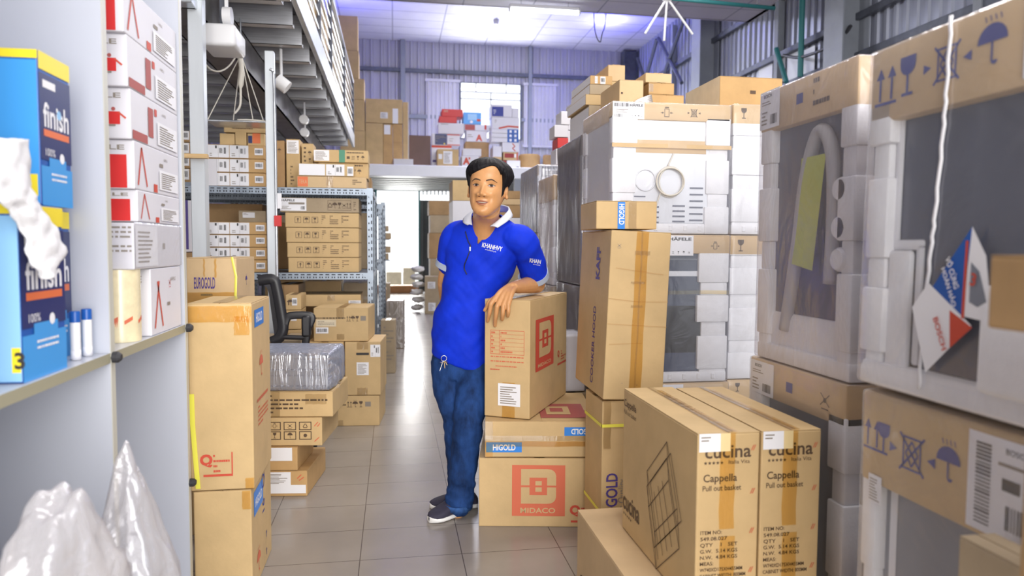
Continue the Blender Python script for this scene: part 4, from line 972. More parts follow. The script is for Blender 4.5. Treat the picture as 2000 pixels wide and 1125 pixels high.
# bracket shelf that carries the white box
bm.free()
for i, (yt, yb) in enumerate(((254, 275), (277, 300), (304, 326), (328, 356))):
    a, b, c, e = fb(340, yt, 371, yb, 6.0)
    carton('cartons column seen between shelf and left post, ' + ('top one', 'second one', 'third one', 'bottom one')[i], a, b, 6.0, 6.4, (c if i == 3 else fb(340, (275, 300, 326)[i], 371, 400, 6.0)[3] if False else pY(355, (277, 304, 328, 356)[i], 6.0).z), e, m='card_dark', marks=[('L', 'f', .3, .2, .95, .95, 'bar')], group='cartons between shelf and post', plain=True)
z0_ = fb(340, 328, 371, 356, 6.0)[2]
bm = NB(); a, b, c, e = fb(330, 356, 372, 362, 5.95); abox(bm, a-.9, b, 5.95, 6.5, z0_-.06, z0_-.002); o = struct('shelf_floor_trim', bm, 'rack_grey')
o = carton('white and violet upright box behind the left steel post', pY(358, 440, 5.0).x, pY(380, 440, 5.0).x, 5.0, 5.3, pY(370, 492, 5.0).z, pY(370, 390, 5.0).z, m='white_card', plain=True, marks=[('R', 'f', 'ink_violet', 0, .05, .45, 1)])
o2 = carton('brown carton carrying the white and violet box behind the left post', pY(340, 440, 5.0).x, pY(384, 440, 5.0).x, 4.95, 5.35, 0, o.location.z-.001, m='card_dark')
a, b, c, e = fb(535, 421, 549, 442, 5.2); bm = NB(); abox(bm, a, b, 5.2, 5.23, c, e, .002); o = link('wall_tag', bm, 'red_box'); o.name = 'hanging_tag'; tag(o, 'small red tag fixed to the side of the middle white post', 'tag')
a, b, c, e = fb(540, 377, 549, 407, 5.2); bm = NB(); abox(bm, a, b, 5.22, 5.224, c, e); o = link('paper_sheet', bm, 'paper'); tag(o, 'white paper sheet hanging beside the middle white post', 'paper')
# ================================================================== office chair
CYc = 4.42; CXc = pY(530, 700, CYc).x
ch = empty('office_chair', (CXc, CYc, 0)); tag(ch, 'black office chair with open armrest between the tall carton and the rack', 'chair')
def cp(nm, bm, m, smooth=True, par=None):
    for v in bm.verts: v.co -= Vector((CXc, CYc, 0))
    return link(nm, bm, m, par or ch, smooth=smooth, auto=40)
bm = NB(); abox(bm, CXc-.25, CXc+.24, CYc-.24, CYc+.26, .42, .50, .03, seg=3); cp('seat', bm, 'chair_mesh')
P_ = lambda px, py, dy=0: pY(px, py, CYc+dy)
for s, dy in ((1, -.22), (-1, .24)):
    bm = NB(); path = smoothpath([P_(505, 548, dy), P_(533, 546, dy), P_(541, 566, dy), P_(549, 610, dy), P_(553, 640, dy), P_(546, 659, dy), P_(530, 668, dy)], 5)
    tube(bm, path, [(.03, .016)]*len(path), 8); cp('back_frame', bm, 'black_plastic')
    bm = NB(); path = smoothpath([P_(553, 650, dy), P_(560, 622, dy), P_(572, 616, dy), P_(600, 616, dy), P_(609, 622, dy), P_(600, 646, dy), P_(594, 690, dy), P_(585, 712, dy)], 5)
    tube(bm, path, [(.022, .014)]*len(path), 8); cp('armrest', bm, 'black_plastic')
    bm = NB(); tube(bm, [P_(545, 658, dy), P_(598, 660, dy)], .014, 8); cp('arm_brace', bm, 'black_plastic')
    bm = NB(); q = P_(590, 640, dy); abox(bm, q.x-.0, q.x+.05, q.y-.03, q.y+.03, q.z-.05, q.z+.07, .01); cp('arm_pad', bm, 'black_plastic')
bm = NB(); path = [P_(505, 548), P_(536, 556), P_(545, 600), P_(551, 648)]
rows_ = []
for p in smoothpath(path, 4): rows_.append([bm.verts.new(p+Vector((-.01, (k-4)/4*.22, 0))) for k in range(9)])
for a, b in zip(rows_, rows_[1:]):
    for k in range(8): bm.faces.new((a[k], a[k+1], b[k+1], b[k]))
cp('backrest', bm, 'chair_mesh')
bm = NB(); tube(bm, [(CXc, CYc, .10), (CXc, CYc, .43)], .03, 10); cp('column', bm, 'black_plastic')
for i in range(5):
    a = 2*math.pi*i/5+.3; e = Vector((CXc+.25*math.cos(a), CYc+.25*math.sin(a), .07))
    bm = NB(); tube(bm, [(CXc, CYc, .12), e], [.028, .016], 8); l = cp('base_leg', bm, 'black_plastic')
    bm = NB(); tube(bm, [e+Vector((-.012, 0, -.04)), e+Vector((.012, 0, -.04))], .028, 12); cp('caster', bm, 'rubber', par=l)
# ================================================================== aisle, left side further back
a, b, c, e = fb(745, 625, 773, 729, 7.0)
Yb = pZ(760, 729, 0).y
a, b, c, e = fb(745, 625, 773, 729, Yb)
carton('tall narrow brown carton standing on the aisle floor by the racks', a, b, Yb, Yb+.20, 0, e, m='card_grey', marks=[('G', 'f', 'ink_grey', .2, .1, .9, .9, 12)], rot=-4)
Yb2 = pZ(765, 681, 0).y; a, b, c, e = fb(744, 588, 780, 680, Yb2); a = max(a, RX1+.075); b = a+.20
o = carton('dark foil-wrapped carton standing behind the narrow brown one in the aisle', a, b, Yb2, Yb2+.35, 0, e, m='card_dark', rot=-4)
w, d, h = b-a, .35, e; bm = NB(); abox(bm, -w/2-.006, w/2+.006, -d/2-.006, d/2+.006, 0, h+.004, .01); link('plastic_wrap', bm, 'wrap_foil', o)
Yb3 = 11.5; a, b, c, e = fb(742, 553, 762, 581, 13.0)
carton('small brown carton on the aisle floor near the back door', a, b, 13.0, 13.4, 0, e, m='card_grey', plain=True)
a, b, c, e = fb(744, 395, 751, 566, 9.7); bm = NB(); abox(bm, a, b, 9.72, 10.3, c, e, .005); o = link('board', bm, 'card_dark'); o.name = 'fibre_board'; tag(o, 'dark brown board leaning upright at the aisle end of the rear rack', 'board')
bm = NB(); abox(bm, a-.03, b+.02, 9.75, 10.3, 0, c-.001); o = link('board_block', bm, 'card_dark'); o.name = 'floor_crate'; tag(o, 'dark crate on the floor under the upright brown board', 'crate')
for i, (xl, yt, xr, yb) in enumerate(((752, 441, 759, 452), (752, 455, 764, 467), (752, 481, 763, 494), (753, 495, 759, 507))):
    a, b, c, e = fb(xl, yt, xr, yb, 10.4); bm = NB(); abox(bm, -(b-a)/2-.06, (b-a)/2, -.1, .1, 0, e-c, .004); o = link('small_parcel', bm, 'card_grey'); o.location = ((a+b)/2, 10.5, c)
    if i == 3: bm = NB(); abox(bm, RX1-.1, b+.02, 10.38, 10.6, c-.02, c-.001); struct('rack_bracket', bm, 'rack_grey')
    if i == 1: bm = NB(); abox(bm, RX1-.1, b-.02, 10.45, 10.55, c-.012, c-.001); struct('rack_bracket', bm, 'rack_grey')
    tag(o, 'small grey parcel poking into the aisle light from the rear rack, ' + ('topmost', 'second from the top', 'third from the top', 'lowest')[i], 'parcel', 'parcels at the rear rack end')
# right of the aisle, far
Yf = pZ(845, 613, 0).y
a, b, c, e = fb(831, 540, 868, 613, Yf)
carton('brown carton with two white labels on the floor right of the aisle', a, b+.2, Yf, Yf+.5, 0, e, m='card_grey', marks=[('L', 'f', .1, .68, .35, .86, 'rows'), ('L', 'f', .12, .08, .36, .3, 'rows')], rot=-3)
Yg = Yf+.7; a, b, c, e = fb(838, 392, 884, 539, Yg)
z = 0
for i, (yt, yb) in enumerate(((540, 600), (505, 540), (455, 505), (420, 455), (392, 420))):
    h = pY(860, yt, Yg).z-z
    carton('brown carton in the tall stack right of the back door, ' + ('at the floor', 'second from the floor', 'in the middle', 'second from the top', 'on top')[i], a+.02*(i % 2), b+.3, Yg, Yg+.6, z, z+h, m=('card_dark', 'card_grey')[i % 2], group='stack right of the back door'); z += h
for i in range(6):
    q = pZ(828, 600, 0); bm = NB(); bmesh.ops.create_icosphere(bm, subdivisions=3, radius=1)
    for v in bm.verts: v.co = Vector((v.co.x*.12, v.co.y*.13, v.co.z*.060))*(1+.3*noise.noise(v.co*2+Vector((i*5, 0, 0)))+.25*noise.noise(v.co*4.5+Vector((i*3, 2, 0))))
    o = link('folded_sack', bm, 'sack_pale', smooth=True); o.location = (a-.235+.02*(i % 2), Yg-.10, .074+.145*i); tag(o, 'pale crumpled sack in the pile right of the back door, number by height ' if False else 'pale crumpled sack in the pile beside the back door cartons', 'sack', 'crumpled sacks beside the back door')
# further stacks behind the person
def bstack(name, Y, xl, xr, levels, dep=.6, m='card_grey', kinds=None):
    z = 0
    for i, (yt, mm, lab, mk) in enumerate(levels):
        a, b, c, e = fb(xl, yt, xr, yt+10, Y); h = e-z
        carton(lab, a, b, Y, Y+dep, z, z+h, m=mm, marks=mk); z += h
bstack('x', 9.6, 884, 935, ((480, 'card_grey', 'brown carton low in the column behind the person', []), (392, 'white_card', 'white carton in the column behind the person', []), (352, 'card', 'tall brown carton at the top of the column behind the person', [])), .6)
bstack('x', 7.6, 965, 1016, ((480, 'card_grey', 'brown carton at floor level behind the shoulder of the person', []), (425, 'white_card', 'white carton at neck height right behind the person', []), (400, 'card_dark', 'flat dark brown carton at ear height behind the person', []), (388, 'card_pale', 'pale flat carton at ear height behind the person', []), (372, 'card_dark', 'brown carton at eye height behind the person', [])), .6)
# ================================================================== carton pile the person leans on
r0 = pZ(935, 1028, 0); r1 = pZ(1170, 1030, 0)
ang = math.degrees(math.atan2(r1.y-r0.y, r1.x-r0.x)); wB = (r1-r0).length
def rbox(lab, p, w, d, z0, z1, rot, **k):
    """box whose front-left bottom corner is p"""
    return carton(lab, p.x, p.x+w, p.y, p.y+d, z0, z1, rot=rot, pivot='l', **k)
zb = pY(1050, 893, r0.y-.04).z
mid = rbox('wide brown carton with large red square emblem on the floor, bottom of the pile beside the man', r0, wB, .60, 0, zb, ang, tape='tape_clear',
    marks=[('R', 'f', 'ink_red_faded', .275, .16, .715, .90), ('T', 'f', 'card', 'MIDACO', .345, .205, .075, {'w': .29, 'bold': .02}),
           ('T', 'f', 'ink_red', 'Q', .755, .19, .13, {'bold': .05}), ('R', 'f', 'ink_red', .765, .07, .82, .10), ('G', 'f', 'ink_red', .85, .2, .98, .3, 2)])
mid['label'] = 'wide carton with large red square emblem on the floor, beside the shoes of the man'
# emblem: card-coloured letter halves on the red square
w_, d_, h_ = wB, .60, zb-.003
bm = Ink(); f = face_map('f', w_, d_, h_, .0019)
def emblem(ik, f, u0, v0, u1, v1):
    X = lambda a: u0+(u1-u0)*a; Y = lambda b: v0+(v1-v0)*b; P = lambda pts: [(X(a), Y(b)) for a, b in pts]
    # upper and lower half of a D with a square hole in the middle
    for s in (1, -1):
        m = lambda b: .56+s*(b-.56)
        outer_top = .93 if s == 1 else .93
        q = [P([(a, m(b)) for a, b in pts]) for pts in (
            [(.17, .58), (.33, .58), (.33, .78), (.17, .78)],
            [(.17, .78), (.66, .78), (.66, .92), (.17, .92)],
            [(.66, .58), (.83, .58), (.83, .78), (.66, .78)],
            [(.66, .78), (.83, .78), (.815, .84), (.78, .885), (.73, .912), (.66, .92)],
            [(.33, .74), (.66, .74), (.66, .78), (.33, .78)])]
        for p in q: ik.poly(p, f)
        ik.poly(P([(.44, m(.58)), (.56, m(.58)), (.56, m(.67)), (.44, m(.67))]), f)
emblem(bm, f, .275*w_, .20*h_, .715*w_, .90*h_)
link('printed_lettering', bm.bm, 'card', mid)
r2 = pZ(947, 893, zb); r2b = pZ(1168, 893, zb); a2 = math.degrees(math.atan2(r2b.y-r2.y, r2b.x-r2.x)); w2 = (r2b-r2).length
zc = pY(1050, 816, r2.y).z; zc = .478
hg = rbox('brown carton with two blue tags, second in the pile under the leaning carton', r2, w2, .62, zb, zc, a2, tape=None,
    marks=[('R', 'f', 'tape_blue', .012, .14, .325, .42), ('R', 'f', 'tape_blue', .70, .60, .995, .84), ('T', 'f', 'letter_white', 'HIGOLD', .07, .20, .16, {'w': .2, 'bold': .03}), ('T', 'f', 'letter_white', 'HIGOLD', .96, .79, .15, {'w': .2, 'bold': .03, 'rot': 180}),
           ('P', 'f', 0, .30, 1, .44, 'tape_brown'), ('P', 'f', 0, .46, 1, .60, 'tape_clear'), ('P', 'f', 0, .5, .07, 1, 'tape_clear'), ('P', 'f', 0, 0, .07, .3, 'tape_amber'), ('P', 'f', .94, 0, 1, 1, 'tape_amber'),
           ('R', 't', 'ink_maroon', .50, .10, .92, .56)])
ik = Ink(); f = face_map('t', w2, .62, zc-zb-.003, .0028); 
for p in ([(.56, .20), (.78, .20), (.78, .46), (.56, .46)],): ik.poly([(a*w2, b*.62) for a, b in p], f)
link('printed_lettering', ik.bm, 'card', hg)
ik = Ink(); f = face_map('t', w2, .62, zc-zb-.003, .0036)
for p in ([(.60, .28), (.72, .28), (.72, .40), (.60, .40)],): ik.poly([(a*w2, b*.62) for a, b in p], f)
link('printed_lettering', ik.bm, 'ink_maroon', hg)
# the carton under his arm
F0 = pZ(1034, 820, zc); L0 = pZ(946, 812, zc); R0 = pZ(1097, 768, zc)
aw = (F0-L0).length; al = (R0-F0).length; ht = 1.015-zc
rot2 = math.degrees(math.atan2(F0.y-L0.y, F0.x-L0.x))
lean = rbox('upright brown carton with red print that the man rests his arm on', Vector((L0.x, L0.y, zc)), aw, al, zc+.001, zc+ht, rot2, tape='tape_amber', 
    marks=[('O', 'f', 'ink_red_faded', .13, .535, .88, .74, .004)]+[('R', 'f', 'ink_red_faded', .13, .535+.034*i, .88, .537+.034*i) for i in range(1, 6)]+[('R', 'f', 'ink_red_faded', .33, .535, .338, .74)]+
      [('G', 'f', 'ink_red_faded', .15, .54, .3, .735, 6), ('G', 'f', 'ink_red_faded', .36, .54, .62, .735, 6), ('G', 'f', 'ink_red_faded', .14, .505, .88, .525, 1), ('G', 'f', 'ink_red_faded', .14, .465, .88, .487, 1), ('G', 'f', 'ink_red_faded', .25, .425, .72, .445, 1), ('G', 'f', 'ink_red', .13, .395, .35, .415, 1),
       ('P', 'f', .40, 0, .68, .30, 'tape_amber'), ('L', 'f', .31, .10, .80, .29, 'rows'),
       ('R', 'r', 'ink_red', .13, .37, .60, .82), ('T', 'r', 'card', 'MIDACO', .19, .40, .030, {'w': .34, 'bold': .02}),
       ('T', 'r', 'ink_red', 'Q', .72, .41, .055, {'bold': .05}), ('R', 'r', 'ink_red', .72, .325, .98, .343), ('G', 'r', 'ink_red', .82, .36, .97, .46, 4)])
ik = Ink(); emblem(ik, face_map('r', aw, al, ht-.004, .0032), .13*al, .40*(ht-.004), .60*al, .82*(ht-.004)); link('printed_lettering', ik.bm, 'card', lean)
LEAN_P = Vector((L0.x, L0.y, 0)); LEAN_D = (F0-L0).normalized(); LEAN_N = Vector((LEAN_D.y, -LEAN_D.x, 0)); LEAN_TOP = zc+ht

# ================================================================== leaning hood carton, its support and the small one on top
KY = 2.70
a, b, c, e = fb(1178, 785, 1300, 1000, KY)
zk = pY(1240, 783, KY).z
eg = carton('brown carton with vertical violet lettering and yellow straps under the tall hood carton', a, a+.30, KY+.02, KY+.27, 0, zk, tape='tape_clear',
    marks=[('T', 'f', 'ink_violet', 'EUROGOLD', .22, .12, .075, {'rot': 90, 'bold': .02, 'w': .42}), ('T', 'f', 'ink_grey', 'The Miss Quality', .34, .14, .055, {'rot': 90, 'w': .36}), ('P', 'f', .02, .7, .12, 1, 'tape_clear')])
for zz in (.845, .29):
    bm = NB(); w_, d_ = .30, .25; h_ = zk-.003
    for (x0, x1, y0, y1) in ((-w_/2-.003, w_/2+.003, -d_/2-.003, -d_/2-.001), (-w_/2-.003, -w_/2-.001, -d_/2-.003, d_/2+.003), (w_/2+.001, w_/2+.003, -d_/2-.003, d_/2+.003), (-w_/2-.003, w_/2+.003, d_/2+.001, d_/2+.003)): abox(bm, x0, x1, y0, y1, zz*h_-.006, zz*h_+.006)
    link('strap', bm, 'strap_yellow', eg)
k0 = pY(1174, 780, KY); k1 = pY(1287, 780, KY)
kx = (k1.x-k0.x)*1.02; zt2 = pY(1245, 450, KY).z
kaff = carton('tall dented brown hood carton with wide tape down its front, leaning beside the wrapped ovens', k0.x+.008, k0.x+kx+.008, KY, KY+.47, zk+.004, zt2, rot=-1, pivot='l', tilt=(0, 2.2), tape='tape_clear',
    marks=[('P', 'f', .42, 0, .62, 1, 'tape_amber'), ('P', 'f', .50, .0, .53, 1, 'tape_clear'), ('T', 'l', 'ink_violet', 'KAFF', .70, .70, .085, {'rot': 90, 'bold': .04, 'w': .2}), ('T', 'l', 'ink_violet', 'COOKER HOOD', .64, .05, .06, {'rot': 90, 'bold': .01, 'w': .48}),
           ('S', 'f', 'ink_grey', 'nohand', .14, .91, .03), ('Z', 'f', 'card_orange', [(.0, .60, .5, .585), (.5, .585, 1, .59), (0, .45, 1, .44), (.05, .33, .6, .34), (.1, .78, .9, .75)], .004), ('P', 'f', .40, .86, .66, .885, 'tape_clear'), ('P', 'f', .36, .69, .6, .705, 'tape_clear'), ('P', 'f', .38, .55, .58, .565, 'tape_clear'), ('S', 'f', 'ink_grey', 'disc', .55, .09, .01), ('S', 'f', 'ink_grey', 'disc', .3, .1, .008)])
a, b, c, e = fb(1166, 389, 1290, 446, KY+.03)
hs = carton('small brown carton with blue vertical tag on top of the tall hood carton', a+.012, b+.0, KY+.06, KY+.34, zt2+.006, zt2+.006+(e-c), rot=-2, tape='tape_clear',
    marks=[('R', 'f', 'tape_blue', .35, 0, .47, .97), ('T', 'f', 'letter_white', 'HIGOLD', .375, .90, .19, {'rot': -90, 'w': .74, 'bold': .03}), ('P', 'f', .53, 0, .66, 1, 'tape_clear')])
# ================================================================== two basket cartons in front and the box they stand on
zl = .29
lc = pZ(1128, 994, zl)
low = carton('large brown carton lying on the floor under the two basket cartons', lc.x, lc.x+.49, 1.45, lc.y, 0, zl, m='card_pale', tape=None, marks=[('T', 'l', 'ink_brown', 'cucina', .04, .02, .36, {'bold': .03})])
def basket_carton(lab, x0, w, y0, d, z0, h, m, rot=0):
    def both(face): return []
    mk = [('L', 'f', .02, .90, .52, 1.0, 'top'), ('T', 'f', 'ink_brown', 'cucina', .12, .865, .075, {'w': .74, 'bold': .015})]
    mk += [('S', 'f', 'ink_brown', 'star', .13+.065*i, .838, .022) for i in range(5)]
    mk += [('T', 'f', 'ink_brown', 'Italia Vita', .50, .830, .022, {'w': .34}), ('T', 'f', 'ink_brown', 'Cappella', .10, .735, .042, {'w': .54, 'bold': .012}), ('T', 'f', 'ink_brown', 'Pull out basket', .09, .685, .030, {'w': .62, 'bold': .008})]
    for i, s_ in enumerate(('ITEM NO:', '549.08.027', 'QTY    1   SET', 'G.W.  5.14 KGS', 'N.W.  4.84 KGS', 'MEAS:', 'W740XD175XH455MM', 'CABINET WIDTH: 800MM')):
        mk.append(('T', 'f', 'ink_brown', s_, .07, .445-.0345*i, .0205, {'w': min(.74, .043*len(s_)), 'bold': .01}))
    mk += [('P', 'f', .36, .47, .60, 1, 'tape_amber'), ('P', 'f', .38, 0, .62, .43, 'tape_amber')]
    # side print
    mk += [('T', 'l', 'ink_brown', 'Cappella', .02, .885, .05, {'w': .20, 'bold': .01}), ('T', 'l', 'ink_brown', 'Pull out basket', .02, .83, .032, {'w': .2}), ('T', 'l', 'ink_brown', 'cucina', .02, .155, .13, {'w': .27, 'bold': .015})]
    mk += [('S', 'l', 'ink_brown', 'star', .04+.03*i, .12, .026) for i in range(5)]
    Z = []   # line drawing of the pull-out basket
    A = [(.40, .56), (.66, .84), (.80, .50), (.52, .22)]
    for i in range(4):
        p, q = A[i], A[(i+1) % 4]; Z.append((p[0], p[1], q[0], q[1]))
    for dx, dy in ((0, -.10), (.03, -.22), (.05, -.05)):
        for i in range(4):
            p, q = A[i], A[(i+1) % 4]; Z.append((p[0]+dx, p[1]+dy, q[0]+dx, q[1]+dy))
    for p in A: Z.append((p[0], p[1], p[0]+.03, p[1]-.22))
    for t in (.2, .4, .6, .8):
        Z.append((A[0][0]+(A[1][0]-A[0][0])*t, A[0][1]+(A[1][1]-A[0][1])*t-.2, A[3][0]+(A[2][0]-A[3][0])*t, A[3][1]+(A[2][1]-A[3][1])*t-.2))
    mk.append(('Z', 'l', 'ink_brown', Z, .006))
    mk += [('P', 't', .46, 0, .58, 1, 'tape_clear'), ('P', 't', .53, 0, .64, .9, 'tape_amber'), ('R', 't', 'card_dark', .495, 0, .505, 1)]
    mk += [('Z', 'f', 'ink_red_faded', [(.86, y, .90, y+.03), (.89, y, .93, y+.03)], .004) for y in (.90, .66, .44, .22)]
    return carton(lab, x0, x0+w, y0, y0+d, z0, z0+h, m=m, tape=None, marks=mk, rot=rot, group='basket cartons in the foreground')
zc2 = pZ(1365, 848, .77)
cb1 = basket_carton('foreground basket carton with printed side drawing, nearer the leaning pile', .770, .172, 1.715, .60, zl+.001, .482, 'card')
cb2 = basket_carton('foreground basket carton standing between its twin and the wrapped appliances', .947, .170, 1.715, .58, zl+.001, .482, 'card')

# ================================================================== wrapped appliances
def appl(label, x0, x1, y0, y1, z0, z1, front='f', core='appliance_dark', wrap='wrap_clear', caplab=None, cap=.10, core_marks=(), foam=True, side_wrap=None, cat='wrapped appliance', group=None, cap_marks=(), post=.085, inset=.03, rot=0, tilt=(0, 0), seed=1, wob=.004, capm='card_pale', foamw=None):
    w, d, h = x1-x0, y1-y0, z1-z0-.004
    o = empty('wrapped_appliance', ((x0+x1)/2, (y0+y1)/2, z0+.001), (R(tilt[0]), R(tilt[1]), R(rot))); tag(o, label, cat, group)
    bm = NB(); abox(bm, -w/2+inset, w/2-inset, -d/2+inset, d/2-inset, .05, h-.03, .006)
    co = link('appliance_body', bm, core, o)
    deco(co, w-2*inset, d-2*inset, h, list(core_marks))
    pw = foamw or post
    if foam:
        rr = random.Random(seed)
        for sx, sy in ((-1, -1), (1, -1), (-1, 1), (1, 1)):
            bm = NB(); z = .0; i = 0
            hz = h-cap*.75
            while z < hz-.01:
                hh = min((.17, .08, .21, .09)[(i+seed) % 4]*(1 if h > .75 else .8), hz-z)
                k = (1.0, .88, .96, .84)[(i+seed) % 4]; e = (0, .007, .002, .009)[(i+seed) % 4]
                xa, xb = sorted((sx*(w/2-e), sx*(w/2-pw*k))); ya, yb = sorted((sy*(d/2-e), sy*(d/2-post*k)))
                abox(bm, xa, xb, ya, yb, z, z+hh+.001, .006, seg=2); z += hh; i += 1
            link('foam_corner', bm, 'foam', o, smooth=True, auto=35)
        bm = NB(); abox(bm, -w/2+.004, w/2-.004, -d/2+.004, d/2-.004, 0, .052, .008, seg=2); 
        for i in range(7):
            u = -.5+(i+1)/8.; abox(bm, u*w-.012, u*w+.012, -d/2+.001, -d/2+.02, .012, .045, .005)
        link('foam_base', bm, 'foam', o, smooth=True, auto=35)
    if cap:
        bm = NB(); abox(bm, -w/2, w/2, -d/2, d/2, h-cap, h, .008, seg=2); cp_ = link('cardboard_cap', bm, capm, o, smooth=True, auto=35)
        deco(cp_, w, d, cap, [])
        deco(cp_, w, d, h, list(cap_marks)); 
    if wrap:
        bm = NB(); g = .004
        abox(bm, -w/2-g, w/2+g, -d/2-g, d/2+g, .0, h+.002, .012, seg=2)
        bmesh.ops.subdivide_edges(bm, edges=[e for e in bm.edges if e.calc_length() > .1], cuts=14, use_grid_fill=True)
        for v in bm.verts:
            q = v.co*9+Vector((seed*3, 0, 0)); n1 = noise.noise(q); n2 = noise.noise(q*Vector((2.5, 2.5, .6)))
            k = wob*(.6*n1+.8*n2)
            if abs(v.co.x) > abs(v.co.y)*w/d: v.co.x += math.copysign(max(k, -.002)+.001, v.co.x)
            else: v.co.y += math.copysign(max(k, -.002)+.001, v.co.y)
        link('plastic_wrap', bm, wrap, o, smooth=True, auto=60)
    return o
HY = 3.40; HW = .615
hx0 = pY(1195, 330, HY).x; lev = [0, pY(1300, 748, HY).z, pY(1300, 457, HY).z, pY(1300, 201, HY).z]
fx = lambda px: (pY(px, 330, HY).x-hx0)/HW
# lowest oven
appl('wrapped oven on the floor, lowest of the three-high oven stack behind the hood carton', hx0+.02, hx0+HW+.02, HY, HY+.55, 0, lev[1], cap=.12, cap_marks=[('L', 'f', .16, .84, .60, .99, 'haftop')], seed=2, post=.07, foamw=.13)
appl('middle wrapped oven with dark door, foam corners and wooden strip', hx0+.01, hx0+HW+.01, HY, HY+.55, lev[1], lev[2], cap=.095, seed=1, foamw=.17, post=.06, inset=.02,
     cap_marks=[('L', 'f', .22, .86, .68, .995, 'haf'), ('S', 'f', 'ink_brown', 'side', .87, .925, .06), ('P', 'f', .0, .60, 1, .625, 'tape_amber')],
     core_marks=[('R', 'f', 'appliance_steel', .25, .72, .98, .755), ('R', 'f', 'appliance_grey', .25, .83, .98, .84), ('R', 'f', 'black_plastic', .3, .2, .95, .52)])
bm = NB()
o = appl('top wrapped oven of the stack, showing its pale steel back with round cover and cable', hx0, hx0+HW, HY, HY+.55, lev[2], lev[3]+.003, core='appliance_steel', cap=.085, seed=4, foamw=.13, post=.06, inset=.012,
     cap_marks=[('L', 'f', 0, .87, .26, .995, 'haf'), ('S', 'f', 'ink_brown', 'side', .45, .925, .09), ('S', 'f', 'ink_brown', 'noclamp', .68, .93, .07)],
     core_marks=[('R', 'f', 'card_pale', .19, .62, .81, .72), ('R', 'f', 'appliance_white', .19, .76, .81, .83)]+
      [('R', 'f', 'vent_dark', .67, y, .79, y+.013) for y in (.10, .15, .20, .25, .30, .35)]+[('R', 'f', 'vent_dark', .52, y, .63, y+.013) for y in (.09, .13, .17, .21)]+[('R', 'f', 'vent_dark', .18, y, .28, y+.010) for y in (.28,)]+[('R', 'f', 'vent_dark', .34, y, .40, y+.013) for y in (.08, .12, .16, .20)])
hh = lev[3]-lev[2]; w_ = HW
def onback(u, v, dy=.0): return Vector(((u-.5)*w_, -.275+.012-.002-dy, v*hh))
bm = NB(); tube(bm, [onback(.285, .41)+Vector((.052*math.cos(t*math.pi/16), 0, .052*math.sin(t*math.pi/16))) for t in range(33)], .0035, 6, caps=False); lathe(bm, [(0, 0), (.048, 0), (.046, .006), (0, .006)], n=24)
bm2 = NB(); vs = {}
link('round_cover', bm, 'appliance_steel', o, smooth=True)
for v in o.children[-1].data.vertices:
    pass
bm2.free()
bm = NB(); 
for k_, (rx, rz, du) in enumerate(((.068, .075, 0), (.062, .070, .006), (.072, .068, -.004))):
    tube(bm, [onback(.49+du, .40, .006+.006*k_)+Vector((rx*math.cos(t*math.pi/14), 0, rz*math.sin(t*math.pi/14))) for t in range(29)], .0042, 6, caps=False)
tube(bm, smoothpath([onback(.42, .34, .006), onback(.38, .22, .006), onback(.36, .12, .004)], 4), .004, 6); tube(bm, smoothpath([onback(.47, .52, .006), onback(.52, .62, .004)], 4), .004, 6)
link('power_cable', bm, 'cable', o, smooth=True)
bm = NB(); abox(bm, -w_/2-.002, w_/2+.002, -.275-.006, -.275-.003, hh*.655, hh*.685); link('packing_strip', bm, 'card_pale', o)
# neighbouring stack to the right
ex0 = hx0+HW+.035
z = 0
for i, (zt_, lab) in enumerate(((lev[1], 'wrapped appliance right of the oven stack, at the floor'), (lev[2], 'wrapped appliance right of the oven stack, in the middle'), (pY(1470, 203, HY+.05).z, 'wrapped appliance right of the oven stack, on top with a glass symbol'))):
    appl(lab, ex0, ex0+.58, HY+.05, HY+.6, z, zt_, cap=.10, seed=i+3, cap_marks=[('S', 'f', 'ink_brown', 'glass', .10, .93, .08)], core='appliance_white', foamw=.3)
    z = zt_
# further wrapped stacks along the aisle
AX = 1.075
zA = pX(1136, 262, AX).z
appl('tall dark-wrapped appliance behind the oven stack, upper one', AX, AX+.6, 4.06, 4.66, 1.02, zA, core='appliance_grey', wrap='wrap_dark', cap=.12, capm='card_grey', seed=5, wob=.008)
appl('dark-wrapped appliance behind the oven stack, lower one at the floor', AX, AX+.6, 4.06, 4.66, 0, 1.02, core='appliance_grey', wrap='wrap_dark', cap=.12, capm='card_grey', seed=6, wob=.008)
zB_ = pY(1085, 340, 4.80).z
appl('film-wrapped appliance with white foam corner, second stack behind the ovens, upper one', AX, AX+.6, 4.80, 5.30, .98, zB_, core='appliance_white', wrap='wrap_milky', cap=.17, capm='card_pale', seed=7, wob=.010, post=.09)
appl('film-wrapped appliance with white foam corner, second stack behind the ovens, lower one', AX, AX+.6, 4.80, 5.30, 0, .98, core='appliance_white', wrap='wrap_milky', cap=.12, capm='card_grey', seed=8, wob=.006, post=.09)
zC_ = pY(1070, 321, 5.45).z; zC0 = pY(1060, 455, 5.45).z
appl('blue-tinted wrapped appliance with white label at the top of the third stack behind the ovens', AX+.02, AX+.63, 5.45, 6.15, zC0, zC_, core='appliance_white', wrap='wrap_blue', cap=.10, seed=9, wob=.006, cap_marks=[('L', 'f', .02, .80, .75, .99, 'haf')])
appl('wrapped appliance at the floor of the third stack behind the ovens', AX+.02, AX+.63, 5.45, 6.15, 0, zC0, core='appliance_white', wrap='wrap_milky', cap=.10, capm='card_grey', seed=10)
